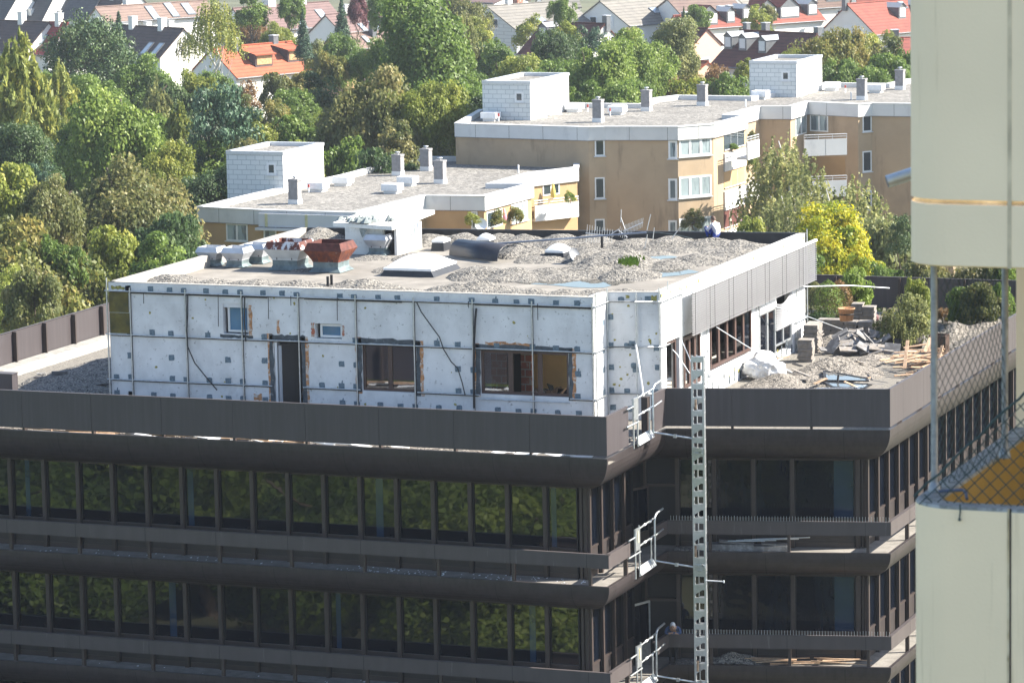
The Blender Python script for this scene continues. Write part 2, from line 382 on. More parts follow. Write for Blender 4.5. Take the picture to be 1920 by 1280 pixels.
# sloped concrete upstand inside the left parapet
mb = MB(); mb.add([(LX+.12, 0.2, TF), (LX+.95, .2, TF), (LX+.62, .2, TF+.22), (LX+.12, .2, TF+.26), (LX+.12, BY-1, TF), (LX+.95, BY-1, TF), (LX+.62, BY-1, TF+.22), (LX+.12, BY-1, TF+.26)],
    [(0, 3, 2, 1), (4, 5, 6, 7), (1, 2, 6, 5), (2, 3, 7, 6), (0, 4, 7, 3)])
MT['upstand'] = overlay(mat('sealed_upstand', (.27, .265, .25), rough=.8, var=.15, scale=2, bump=.4, bscale=9), (.16, .15, .135), 5, (.5, .65), fac=.6)
mb.build('upstand', MT['upstand'], office)
base(office, (0, 0, GZ))
# dark sheet cabinet at the far left of the terrace
t = thing('metal_cabinet', 'dark bronze sheet metal cabinet standing at the left edge of the roof terrace', 'cabinet')
mb = MB(); mb.box(-24.2, -21.45, 2.92, 3.3, TF, 0); mb.build('body', MT['bronze'], t); mb = MB(); mb.box(-24.23, -21.42, 2.9, 3.33, 0, .02); mb.build('lid', MT['bronze_band'], t)
base(t, (-22.8, 3.1, TF))
# ================= stripped penthouse on the roof terrace =================
RZ, RT = 2.30, 2.70                                     # roof deck, top of its parapet
PX0, PX1, PY = -19.34, -2.46, 5.8
Qi = Vector((-2.46, 7.08)); Qd = Vector((math.cos(PHI), math.sin(PHI))); QL = (-.8+2.46)/math.cos(PHI); P2 = Qi+Qd*QL
BL, BR = Vector((PX0, 21.3)), Vector((-.8, 23.5))
MT['plaster'] = mat('bare_plaster', (.69, .70, .71), rough=.85, var=.10, scale=1.2, bump=.25, bscale=25)
overlay(MT['plaster'], (.40, .40, .40), 1.6, (.48, .75), stretch=(1, 1, .7), fac=.45); overlay(MT['plaster'], (.17, .16, .15), 7, (.62, .72), fac=.8, seed=2)
overlay(MT['plaster'], (.30, .20, .10), 5, (.70, .76), fac=.7, seed=5)
MT['plaster_sun'] = MT['plaster']
MT['patch'] = mat('adhesive_patch', (.13, .18, .22), rough=.8, var=.35, scale=14)
MT['patch2'] = mat('moss_spot', (.30, .27, .08), rough=.95, var=.5, scale=22)
MT['rustplaster'] = overlay(mat('broken_render', (.45, .22, .10), rough=.95, var=.35, scale=9, bump=.6, bscale=30), (.62, .60, .56), 8, (.5, .6), fac=.8)
MT['felt'] = overlay(mat('bitumen_felt', (.06, .075, .09), rough=.6, var=.4, scale=6), (.25, .28, .30), 8, (.6, .7), fac=.6)
MT['gold'] = overlay(mat('rock_wool', (.14, .115, .03), rough=.9, var=.35, scale=3, bump=.5, bscale=30), (.05, .055, .03), 2.2, (.42, .62), fac=.8)
MT['brown_frame'] = mat('brown_window_frame', (.075, .045, .038), rough=.45, var=.1)
MT['paneW'] = mat('white_window_frame', (.72, .73, .74), rough=.45, var=.04)
MT['brick'] = brick_mat('hollow_brick', (.40, .13, .075), (.30, .10, .06), (.42, .36, .30), .33, .24, 'XZ', ms=.02); overlay(MT['brick'], (.50, .44, .38), 3.5, (.56, .64), fac=.8)
MT['yellow'] = mat('yellow_room_wall', (.92, .62, .28), rough=.8, var=.07, scale=2)
MT['roomgrey'] = mat('grey_room_wall', (.70, .72, .76), rough=.8, var=.06, scale=1)
MT['deck'] = overlay(mat('roof_felt_dusty', (.225, .208, .185), rough=.9, var=.2, scale=1.3, bump=.2, bscale=30), (.15, .138, .122), .55, (.42, .62), fac=.7)
overlay(MT['deck'], (.12, .11, .10), 9, (.64, .72), fac=.8, seed=4)
def clear_glass(name, col, refl=.18):
    m = bpy.data.materials.new(name); m.use_nodes = True; nt = m.node_tree; N = nt.nodes; L = nt.links; N.clear()
    o = N.new('ShaderNodeOutputMaterial'); mx = N.new('ShaderNodeMixShader'); tr = N.new('ShaderNodeBsdfTransparent'); gl = N.new('ShaderNodeBsdfGlossy')
    tr.inputs[0].default_value = (*col, 1); gl.inputs['Roughness'].default_value = .03; mx.inputs[0].default_value = refl
    L.new(tr.outputs[0], mx.inputs[1]); L.new(gl.outputs[0], mx.inputs[2]); L.new(mx.outputs[0], o.inputs[0]); return m
MT['clear'] = clear_glass('clear_window_glass', (.55, .62, .72))
MT['blueglass'] = glass_mat('bright_blue_glass', (.10, .20, .33), ior=1.7, wave=.0)
pent = thing('penthouse', 'white stripped penthouse with bare plaster walls and steel rails on the office roof', 'building')
fF = frame((0, PY, 0), (1, 0, 0))
H = [(-15.22, -14.32, 1.14, 2.14), (-13.44, -12.45, TF+.02, 1.0), (-11.97, -11.03, 1.10, 1.59), (-10.35, -8.46, -.53, 1.0), (-6.28, -3.31, -.47, .94)]
def cracks(mb, u0, u1, n, z0=TF+.3, z1=2.4, avoid=()):
    for i in range(n):
        u = rnd.uniform(u0, u1); z = rnd.uniform(z0, z1)
        if any(a-.1 < u < b+.1 and c-.1 < z < d+.1 for a, b, c, d in avoid): continue
        r = rnd.uniform(.02, .06); m = 2 if rnd.random() < .35 else 1
        k = 7; pts = [(u+r*rnd.uniform(.5, 1.3)*math.cos(t), -.004, z+r*rnd.uniform(.5, 1.3)*math.sin(t)) for t in [2*math.pi*j/k for j in range(k)]]
        if m == 1: continue
        mb.face(pts, m)
def patchsq(mb, u, z, w=.19, m=1):
    n = 12; w2 = w/2; P = []
    for k in range(n):
        a = 2*math.pi*k/n+.3; r = w2/max(abs(math.cos(a)), abs(math.sin(a)))*rnd.uniform(.90, 1.08); P.append((u+r*math.cos(a)*1.05, z+r*math.sin(a)))
    mb.add([(x, -.012, y) for x, y in P]+[(x, 0, y) for x, y in P], [tuple(range(n))]+[(k, n+k, n+(k+1) % n, (k+1) % n) for k in range(n)], m)
    if rnd.random() < .12: mb.add([(u-w2*.3, -.008, z), (u+w2*.3, -.008, z), (u+w2*.5, -.008, z+w*rnd.uniform(.7, 1.1)), (u+w2*.1, -.008, z+w*.9)], [(0, 1, 2, 3)], m)
w = MB(fF); wall_holes(w, PX0, PX1, TF, RT, H, t=.28)
rows = [(2.62, 1), (1.08, 1), (.30, .55), (-.42, 1), (-.98, 1)]
cols = []
for i in range(9):
    c0 = -18.526+2.015*i; cols += [c0+.72, c0+1.42]
cols = [-19.15, -18.62]+cols
for z, pr in rows:
    for u in cols+[-18.526+2.015*i-.09 for i in range(9)]:
        if rnd.random() > pr*.86 or not PX0+.1 < u < PX1-.1: continue
        if any(a-.14 < u < b+.14 and c-.14 < z < d+.14 for a, b, c, d in H): continue
        patchsq(w, u+rnd.uniform(-.015, .015), z+rnd.uniform(-.02, .02)-(.12 if z > 2 else 0))
cracks(w, PX0, PX1, 60, avoid=H)
# broken render and felt strips around the openings
def strip(mb, a, b, c, d, m, n=9):
    """ragged strip a<u<b, c<z<d"""
    top = [(a+(b-a)*i/n, -.006, d+rnd.uniform(-.035, .035)) for i in range(n+1)]; bot = [(a+(b-a)*i/n, -.006, c+rnd.uniform(-.02, .02)) for i in range(n+1)]
    if d-c > b-a:
        top = [(b+rnd.uniform(-.03, .03), -.006, c+(d-c)*i/n) for i in range(n+1)]; bot = [(a+rnd.uniform(-.02, .02), -.006, c+(d-c)*i/n) for i in range(n+1)]
        mb.add(bot+top, [(i, n+1+i, n+2+i, i+1) for i in range(n)], m); return
    mb.add(bot+top, [(i, i+1, n+2+i, n+1+i) for i in range(n)], m)
for (a, b, c, d) in (H[3], H[4], H[1]):
    strip(w, a-.22, a-.02, c-.1, d+.2, 3); strip(w, b+.02, b+.24, c-.1, d+.15, 3)
    w.tf = fF @ Matrix.Translation((0, -.004, 0)); strip(w, a-.15, a+.0, c-.05, d+.15, 4); strip(w, b, b+.14, c-.1, d+.12, 4); strip(w, a-.15, b+.14, d, d+.17, 4, 14); w.tf = fF
strip(w, -6.1, -4.5, 1.08, 1.20, 3, 14); strip(w, H[2][0]-.12, H[2][0]-.02, 1.15, 1.6, 5); strip(w, H[2][1]+.02, H[2][1]+.09, 1.2, 1.55, 5)
strip(w, -13.3, -13.22, 1.2, 1.65, 3, 5); strip(w, -14.2, -13.9, -1.0, -.8, 3, 6)
strip(w, H[0][0]-.12, H[0][1]+.16, 1.02, 1.13, 4); strip(w, H[0][1]+.02, H[0][1]+.14, 1.1, 2.1, 3)
# gold insulation board by the left corner
w.box(PX0+.02, PX0+.72, -.03, 0, 1.72, 2.38, 6); w.box(PX0+.03, PX0+.74, -.03, 0, 1.03, 1.70, 6)
strip(w, PX0+.1, PX0+.6, 2.48, 2.58, 2, 10)
# faint horizontal pour lines
w.box(PX0+.05, PX1-.05, -.003, 0, 2.085, 2.092, 7)
WM = [MT['plaster'], MT['patch'], MT['patch2'], MT['rustplaster'], MT['felt'], MT['brick'], MT['gold'], MT['roomgrey']]
w.build('front_wall', WM, pent)
# short return, slanted small front, right side wall, back and left walls
w = MB(frame((PX1, PY, 0), (0, 1, 0))); wall_holes(w, .281, Qi.y-PY, TF, RT, [], t=.28)
for z in (.92, .3, 1.8, -.4): patchsq(w, .9, z, .16)
w.build('return_wall', WM, pent)
w = MB(frame((Qi.x, Qi.y, 0), (Qd.x, Qd.y, 0))); wall_holes(w, 0, QL, TF, RT, [], t=.28)
for u, z in ((.1, 1.93), (.1, 1.03), (.62, 1.02), (.78, 1.08), (.85, 1.0), (.1, .33), (.83, .38), (.88, .26), (1.55, .95), (1.58, .33), (.1, -.4), (.6, -.43), (1.5, -.45), (.15, -.95), (.7, -1.0), (.45, 2.48), (1.3, 2.5)): patchsq(w, u, z, .18)
cracks(w, .1, QL-.1, 40); strip(w, 1.4, 1.58, 2.45, 2.6, 2, 5); strip(w, .6, .7, 2.52, 2.62, 2, 4)
w.box(.01, QL-.01, -.003, 0, 2.055, 2.062, 7); w.build('slanted_wall', WM, pent)
fR = frame((P2.x, 0, 0), (0, 1, 0))
HR = [(7.95, 9.25, TF+.03, 1.05), (9.6, 11.4, -.75, 1.0), (12.35, 16.95, -.58, .98), (17.75, 21.75, TF+.2, 1.0)]
w = MB(fR); wall_holes(w, P2.y, BR.y, TF, RT, HR, t=.28)
for i in range(26): strip(w, P2.y+.3+i*.6, P2.y+.38+i*.6+rnd.random()*.1, TF+.05, TF+.05+rnd.uniform(.15, .55), 4, 6)
for i in range(30):
    u = rnd.uniform(P2.y, BR.y); patchsq(w, u, rnd.choice((2.55, 2.6, -.9, -1.0)), rnd.uniform(.06, .13), 2)
w.build('sunlit_side_wall', WM, pent)
w = MB(frame((BR.x, BR.y, 0), (BL.x-BR.x, BL.y-BR.y, 0))); wall_holes(w, 0, (BL-BR).length, TF, RT, [], t=.15); w.build('back_wall', [MT['black_sheet']], pent)
w = MB(frame((PX0, BL.y, 0), (0, -1, 0))); wall_holes(w, .0, BL.y-PY-.281, TF, RT, [], t=.2); w.build('left_wall', WM, pent)
# parapet cap (weathered concrete) and roof deck
ring = [(PX0, PY), (PX1, PY), tuple(Qi), tuple(P2), tuple(BR), tuple(BL)]
MT['cap'] = overlay(mat('parapet_cap', (.34, .325, .30), rough=.9, var=.15, scale=4, bump=.3), (.22, .21, .19), 6, (.52, .66), fac=.7)
rp = ring+[ring[0]]
mb = MB(); sweep(mb, rp[:3]+rp[3:5], [(.0, RT), (.0, RT+.02), (.206, RT+.02), (.206, RZ)], 0); sweep(mb, rp[5:], [(.0, RT), (.0, RT+.02), (.206, RT+.02), (.206, RZ)], 0)
mb.build('parapet_cap', MT['cap'], pent)
mb = MB(); sweep(mb, rp[4:6], [(0, RT), (0, RT+.02), (.10, RT+.02), (.10, RZ)], 0); mb.build('back_parapet', [MT['black_sheet']], pent)
mb = MB(); mb.prism([tuple(p) for p in offset_path(rp, .05)[1:-1]]+[(PX0+.05, PY+.05)], RZ-.3, RZ, 1, 0); mb.build('roof', [MT['deck'], MT['roomgrey']], pent)
shadowb = MB(fF)  # flat black strips paint the dark shadow lines beside the rails
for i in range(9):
    u = -18.526+2.0074*i; shadowb.box(u-.05, u+.005, -.02, 0, 1.02, 2.40); shadowb.box(u-.05, u+.005, -.02, 0, TF+.05, .96)
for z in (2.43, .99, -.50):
    for a, b in ((-19.3, -13.6), (-12.35, -10.45), (-8.4, -6.35), (-3.2, -2.5)) if z < 0 else ((-19.3, -2.5),): shadowb.box(a, b, -.022, 0, z-.055, z-.01)
shadowb.build('rail_shadow_strip', MT['gasket'], pent)
mb = MB(); mb.prism([(PX0+.2, PY+.2), (PX1-.2, PY+.2), (Qi.x-.1, Qi.y+.2), (P2.x-.2, P2.y+.2), (BR.x-.2, BR.y-.3), (BL.x+.2, BL.y-.2)], TF+.01, TF+.12); mb.build('floor', mat('dusty_screed', (.50, .47, .43), rough=.9, var=.25, scale=3), pent)
# interior partitions seen through the openings
def inner_wall(name, pts, m, t=.1):
    mb = MB()
    for (x0, x1, Y) in pts:
        a = at(x0, 700, Y=Y).x; b = at(x1, 700, Y=Y).x; mb.box(a, b, Y, Y+t, TF+.12, RZ-.3)
    return mb.build(name, m, pent)
inner_wall('partition', [(640, 921, 8.0)], MT['roomgrey'])
inner_wall('brick_partition', [(921.3, 948, 8.02), (977, 996, 8.0)], MT['brick'])
inner_wall('yellow_partition', [(985, 1120, 11.6)], MT['yellow'])
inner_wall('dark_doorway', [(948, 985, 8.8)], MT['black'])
mb = MB(); mb.box(-18.9, -11.2, 8.4, 8.5, TF+.12, RZ-.3); mb.box(-11.3, -11.2, 6.3, 8.4, TF+.12, RZ-.3); mb.build('partition', MT['roomgrey'], pent)
# windows
def window(parent, fr, u0, u1, z0, z1, n, fm, gm, v=.08, fw=.07, skip=(), cols=None):
    w = MB(fr); w.box(u0, u1, v, v+.07, z0, z0+fw); w.box(u0, u1, v, v+.07, z1-fw, z1)
    cu = cols or [u0+(u1-u0)*i/n for i in range(n+1)]
    for i, u in enumerate(cu):
        a, b = (u, u+fw) if i == 0 else (u-fw, u) if i == len(cu)-1 else (u-fw*.8, u+fw*.8)
        w.box(a, b, v-.003, v+.073, z0+fw, z1-fw)
    o = w.build('window', fm, parent)
    for i in range(len(cu)-1):
        if i in skip: continue
        g = MB(fr); g.box(cu[i]+fw*.8, cu[i+1]-fw*.8, v+.03, v+.036, z0+fw, z1-fw); g.build('pane', gm, o)
    return o
window(pent, fF, *H[3], 2, MT['brown_frame'], MT['clear'], fw=.09)
window(pent, fF, *H[4], 3, MT['brown_frame'], MT['clear'], fw=.09, skip=(1, 2))
window(pent, fF, H[0][0]+.12, H[0][1]-.02, H[0][2]+.05, H[0][3]-.05, 1, MT['paneW'], MT['blueglass'], v=.12)
window(pent, fF, H[2][0]+.14, H[2][1]-.02, H[2][2]+.03, H[2][3]-.03, 1, MT['paneW'], MT['blueglass'], v=.12)
mb = MB(fF); mb.box(H[1][0]+.02, H[1][0]+.10, .02, .26, TF+.05, .98); mb.box(H[1][0], H[1][1], .0, .02, .95, 1.04); mb.build('door_frame', MT['paneW'], pent)
mb = MB(frame((H[1][0]+.12, PY+.10, 0), (1, .35, 0))); mb.box(0, .62, 0, .04, TF+.13, .8); mb.build('door', MT['roomgrey'], pent)
mb = MB(frame((H[1][1]-.1, PY+.1, 0), (-.18, .5, 0))); mb.box(0, .05, 0, .6, TF+.13, .9); mb.build('door', MT['gasket'], pent)
for (a, b, c, d, n, fm, gm, sk) in ((12.4, 16.9, -.5, .95, 5, MT['brown_frame'], MT['clear'], (0, 1, 2)), (9.65, 11.35, -.7, .95, 3, MT['brown_frame'], MT['clear'], (0, 1, 2))):
    window(pent, fR, a, b, c, d, n, fm, gm, v=-.02, fw=.11, skip=sk)
window(pent, fR, 8.0, 9.2, TF+.05, 1.0, 1, MT['brown_frame'], MT['clear'], v=.1, fw=.09, skip=(0,))
window(pent, fR, 17.8, 19.7, TF+.25, .6, 2, MT['alu'], MT['office_glass'], v=-.02, fw=.09)
window(pent, fR, 19.75, 21.7, TF+.5, -.1, 2, MT['alu'], MT['office_glass'], v=.02, fw=.07)
mb = MB(fR); mb.box(17.8, 19.7, -.05, 0, .6, 1.0); mb.box(12.2, 17.2, -.09, .0, -.68, -.58); mb.box(9.7, 11.5, -.07, 0, -.85, -.78); mb.build('window_sill', MT['white_paint'], pent)
# steel cladding rails
def rail(pts, name='cladding_rail', m='galv', r=.022): return MB().tube(pts, r, 6).build(name, MT[m], pent)
fy = PY-.07
for i in range(10):
    u = (-19.367 if i == 0 else -18.526+2.0074*(i-1)); rail([(u, fy-.02, TF+.02), (u, fy-.02, 2.55)])
for z in (2.43, .99, -.50):
    for a, b in ((-19.45, -13.5), (-12.4, -10.4), (-8.42, -6.3), (-3.25, PX1+.07)) if z < 0 else ((-19.45, PX1+.07),):
        rail([(a, fy, z), (b, fy, z)])
rail([(-6.3, fy-.03, -.62), (-3.25, fy-.03, -.62)])
for a, b in ((-18.5, -13.6), (-12.3, -8.9), (-6.4, -2.5)): rail([(a, fy+.03, 2.38), (b, fy+.03, 2.37)], 'cable', 'black', .022)
n2 = Vector((Qd.y, -Qd.x))*.07
for z in (2.43, .99, -.50):
    rail([(PX1+.07, fy, z), (PX1+.07, Qi.y-.07, z), (Qi.x+n2.x, Qi.y+n2.y, z), (P2.x+n2.x+.06, P2.y+n2.y, z), (P2.x+.07, P2.y+.0, z), (P2.x+.07, 8.1 if z < 2 else 9.5, z)])
for u in (.02, .93, 1.66): 
    p = Qi+Qd*u+n2; rail([(p.x, p.y, TF+.02), (p.x, p.y, 2.85 if u != .93 else 2.7)])
rail([(PX1+.07, PY+.02, TF), (PX1+.07, PY+.02, 2.82)]); rail([(PX0-.03, fy, TF), (PX0-.03, fy, 2.85)])
for Y in (9.35, 11.9, 17.4, 22.1, 23.42): rail([(P2.x+.06, Y, TF+.02), (P2.x+.06, Y, 2.6 if Y < 23 else 2.85)])
rail([(P2.x+.08, 21.9, -.28), (P2.x+.08, 23.4, -.28)])
# cables hanging on the wall
def cab(px, Y=PY-.12, r=.018, name='cable'):
    return MB().tube([at(x, y, Y=Y) for x, y in px], r, 6).build(name, MT['black'], pent)
cab([(352, 551), (352, 590), (350, 620), (352, 650), (365, 680), (385, 705), (407, 731)], r=.02); cab([(459, 556), (458, 600), (461, 640)], r=.022)
cab([(781, 566), (790, 585), (808, 610), (824, 632), (832, 655), (846, 678), (858, 690), (866, 715), (872, 740)], r=.018)
cab([(893, 578), (891, 600), (889, 640), (888, 700), (889, 765)], r=.035)
for x, y0, y1 in ((269, 549, 569), (409, 552, 612), (503, 557, 598), (545, 555, 573), (632, 557, 601), (878, 565, 577), (1008, 569, 600)): cab([(x, y0), (x+.5, y1)], r=.012)
def rod(name, px, label, m='galv', r=.02): pass
base(pent, (-11, 6, TF))
# external venetian blinds on the sunny side, one per window bay
MT['slat'] = mat('blind_slat', (.20, .20, .21), rough=.5, metal=.2, var=.05)
bx = P2.x+.30; ys = [9.64+i*2.0157 for i in range(8)]
def blind(y0, y1, zt, zb, label, warp=False, group=None):
    t = thing('window_blind', label, 'blind', group=group)
    mb = MB(); n = int((zt-zb)/.075)
    for i in range(n):
        z = zt-.06-i*.075
        if not warp:
            mb.add([(bx-.035, y0+.01, z+.018), (bx+.035, y0+.01, z-.014), (bx+.035, y1-.01, z-.014), (bx-.035, y1-.01, z+.018)], [(0, 1, 2, 3)])
            mb.add([(bx-.033, y0+.01, z+.014), (bx+.037, y0+.01, z-.018), (bx+.037, y1-.01, z-.018), (bx-.033, y1-.01, z+.014)], [(3, 2, 1, 0)])
        else:
            k = 8; P = []
            for j in range(k+1):
                s = j/k; y = y0+(y1-y0)*s; dz = -.10*math.sin(math.pi*s)*(1-i/n)*2.2+(1-s)*(-.22)*(1-i/n)
                P += [(bx-.33+.03, y, z+.03+dz), (bx-.33+.06, y, z-.022+dz)]
            mb.add(P, [(2*j, 2*j+1, 2*j+3, 2*j+2) for j in range(k)])
    mb.build('slats', MT['slat'], t)
    if not warp:
        mb = MB(); mb.box(bx-.05, bx+.05, y0, y1, zt-.05, zt+.02); mb.build('head_rail', MT['white_paint'], t)
        mb = MB(); [mb.tube([(bx+.045, y0+f*(y1-y0), zb), (bx+.045, y0+f*(y1-y0), zt)], .006, 4) for f in (.12, .88)]; mb.build('ladder_cord', MT['gasket'], t)
    base(t, (bx, (y0+y1)/2, zb))
nm = ['nearest to the ladder mast', 'second from the ladder mast', 'third from the ladder mast', 'in the middle of the row', 'third from the far corner', 'second from the far corner', 'at the far corner of the penthouse']
for i in range(7): blind(ys[i], ys[i+1]-.01, 2.45, .98, 'grey outdoor slatted blind '+nm[i], group='outdoor blinds along the sunlit penthouse side')
blind(19.75, 21.7, .95, -.25, 'bent slatted blind hanging loose under the far end of the row', warp=True)
# loose rods leaning on the sunlit side
def rodt(name, pts, label, cat, m='alu', r=.02, kids=None):
    o = MB().tube(pts, r, 6).build(name, MT[m]); return tag(o, label, cat)
rodt('metal_rod', [(P2.x+.35, 12.0, .98), (P2.x+1.0, 13.2, .2), (P2.x+2.0, 15.0, -.92)], 'long thin rod slanting from the blinds down to the white sack', 'rod', r=.018)
rodt('metal_rod', [(P2.x+.35, 17.6, .96), (P2.x+.8, 20.5, .2), (P2.x+1.4, 23.6, -.75)], 'long thin rod slanting across the bent blind', 'rod', r=.018)
rodt('metal_rod', [(P2.x+.1, 21.9, 1.0), (P2.x+1.4, 24.4, .75), (P2.x+2.3, 26.2, .45)], 'bent rod sticking out from the far penthouse corner over the shrubs', 'rod', r=.022)
rodt('metal_rod', [at(1192, 645, Y=6.85), at(1199, 690, Y=6.7), at(1208, 753, Y=6.5)], 'pale rod leaning on the slanted penthouse wall above the gate', 'rod', 'white_paint', r=.03)
rodt('metal_rod', [at(1252, 527, X=P2.x+.3), at(1251, 560, X=P2.x+.3), at(1276, 640, X=P2.x+.6)], 'thin rod standing against the near corner of the sunlit wall', 'rod', r=.015)
rodt('wire', [at(1261, 655, X=.2), at(1270, 665, X=.3), at(1280, 680, X=.5), at(1293, 700, X=.7)], 'loose white wire curling beside the top of the ladder mast', 'wire', 'white_paint', r=.015)
rodt('metal_rod', [at(1277, 635, X=-.2), at(1290, 665, X=.3), at(1300, 690, X=.6)], 'thin rod leaning behind the ladder mast top', 'rod', r=.014)
# rubble inside the open room

mb = MB()
for i in range(60):
    p = at(rnd.uniform(1000, 1062), 735, Y=rnd.uniform(7.2, 9.6)); z = TF+.15+rnd.random()*.9*max(0, (p.x+6.2)/3)
    mb.rbox((p.x, p.y, z), (rnd.uniform(.2, .8), rnd.uniform(.15, .5), .015), (rnd.uniform(-1, 1), rnd.uniform(-1, 1), rnd.uniform(0, 3)), rnd.choice((0, 0, 1, 2)))
t = mb.build('debris', [mat('cardboard', (.42, .28, .18), var=.3), mat('plasterboard', (.7, .72, .75), var=.1), MT['gasket']])
tag(t, 'heap of torn boards and plaster inside the open penthouse room', 'debris', kind='stuff')
# ================= things on the penthouse roof =================
# gravel thrown into heaps: one height field per roof, pebbly surface
nrg = np.random.default_rng(11)
def fnoise(X, Y, s, seed=0):
    r = np.random.default_rng(seed); out = np.zeros_like(X)
    for k in range(7):
        a = r.uniform(0, 2*np.pi); f = s*r.uniform(.6, 2.2); out += np.sin((X*np.cos(a)+Y*np.sin(a))*f+r.uniform(0, 6.28))/(1+.4*k)
    return out/2.6
def gravel_field(name, poly_box, inside, piles, z0, step, m, label, thin=.0, jit=.013, extra=None):
    x0, x1, y0, y1 = poly_box
    nx = int((x1-x0)/step)+1; ny = int((y1-y0)/step)+1
    X, Y = np.meshgrid(np.linspace(x0, x1, nx), np.linspace(y0, y1, ny))
    Wx = X+.18*fnoise(X, Y, 3.1, 3); Wy = Y+.18*fnoise(X, Y, 3.4, 4)
    Hh = np.full_like(X, -.02)
    for (px, py, rx, ry, h, ang) in piles:
        c, s_ = math.cos(ang), math.sin(ang); dx = Wx-px; dy = Wy-py
        d = np.sqrt(((dx*c+dy*s_)/rx)**2+((-dx*s_+dy*c)/ry)**2)
        Hh = np.maximum(Hh, h*np.clip(1-d, 0, 1)**.85*(1-.12*np.clip(.4-d, 0, 1)))
    Hh = Hh*.8*(1+.30*fnoise(X, Y, 2.3, 8))+.035*fnoise(X, Y, 7, 5)*np.clip(Hh*8, 0, 1)
    keep = inside(X, Y) & (Hh > .012)
    Z = z0+Hh+nrg.uniform(-jit, jit, X.shape)*(Hh > .02); Xj = X+nrg.uniform(-.4, .4, X.shape)*step; Yj = Y+nrg.uniform(-.4, .4, X.shape)*step
    Z = np.where(Hh > .012, Z, z0-.01)
    kf = keep[:-1, :-1] | keep[1:, :-1] | keep[:-1, 1:] | keep[1:, 1:]
    ins = inside(X, Y); kf &= ins[:-1, :-1] & ins[1:, 1:] & ins[1:, :-1] & ins[:-1, 1:]
    idx = np.arange(nx*ny).reshape(ny, nx)
    q = np.stack([idx[:-1, :-1], idx[:-1, 1:], idx[1:, 1:], idx[1:, :-1]], -1)[kf]
    used, inv = np.unique(q, return_inverse=True); q = inv.reshape(-1, 4)
    V = np.stack([Xj.ravel(), Yj.ravel(), Z.ravel()], 1)[used]
    me = bpy.data.meshes.new(name); me.from_pydata(V.tolist(), [], q.tolist()); me.materials.append(m)
    o = bpy.data.objects.new(name, me); link(o); return tag(o, label, 'gravel', kind='stuff')
MT['gravel'] = gravel_mat('gravel', [(.032, .034, .037), (.095, .09, .084), (.165, .154, .138), (.23, .216, .193), (.31, .29, .262)], cells=26, bump=.6)
def roof_in(X, Y):
    back = BL.y+(X-BL.x)*(BR.y-BL.y)/(BR.x-BL.x)
    slant = Qi.y+(X-Qi.x)*math.tan(PHI)
    return (X > PX0+.22) & (X < -.8-.22) & (Y > PY+.2) & (Y < back-.17) & ((X < PX1-.2) | (Y > slant+.22))
def pile(px, py, w, h, ry=None, ang=0, z=2.42):
    p = at(px, py, z=z); s = depth(p)/FPX; r = w*s/2
    return (p.x, p.y, r, ry if ry else max(.7, r*.9), h, ang)
piles = [pile(325, 527, 130, .42, 1.0), pile(400, 529, 120, .34, 1.0), pile(480, 533, 150, .36, 1.1), pile(560, 535, 150, .38, 1.1), pile(620, 532, 80, .2, .8),
 pile(650, 535, 90, .35, 1.0), pile(690, 534, 110, .42, 1.1), pile(750, 545, 90, .3, 1.0), pile(850, 545, 150, .5, 1.3), pile(900, 543, 190, .5, 1.3), pile(985, 550, 180, .38, 1.2), pile(1060, 552, 150, .34, 1.1), pile(1120, 550, 110, .3, 1.1), pile(1175, 543, 110, .2, .9),
 pile(905, 512, 150, .5, 1.3), pile(960, 514, 170, .42, 1.4), pile(1035, 512, 150, .34, 1.3), pile(1110, 505, 150, .45, 1.6), pile(1110, 480, 120, .62, 1.8), pile(1160, 492, 170, .68, 2.0), pile(1180, 512, 120, .35, 1.3),
 pile(975, 472, 100, .52, 1.2), pile(1010, 482, 90, .22, 1.0), pile(780, 480, 90, .3, 1.0), pile(735, 500, 80, .16, .9), pile(800, 485, 70, .22, .8),
 pile(1250, 492, 120, .26, 1.2), pile(1310, 484, 140, .3, 1.4), pile(1370, 472, 140, .32, 1.6), pile(1420, 462, 100, .26, 1.2), pile(1230, 470, 60, .12, .8), pile(1290, 463, 60, .15, 1.0),
 pile(602, 446, 110, .62, 1.5), pile(640, 462, 90, .35, 1.1), pile(815, 448, 110, .42, 1.5), pile(870, 447, 120, .5, 1.5), pile(935, 448, 120, .44, 1.4), pile(985, 450, 110, .42, 1.5), pile(1045, 452, 110, .46, 1.5),
 pile(1110, 452, 130, .38, 1.5), pile(1190, 454, 130, .36, 1.5), pile(1260, 455, 140, .42, 1.6), pile(1330, 456, 150, .4, 1.6), pile(1390, 458, 110, .3, 1.4), pile(700, 478, 90, .12, .8), pile(570, 500, 50, .12, .7)]
gravel_field('gravel', (PX0, -.8, PY, 23.6), roof_in, piles, RZ, .055, MT['gravel'], 'grey roof gravel shovelled into heaps across the penthouse roof')
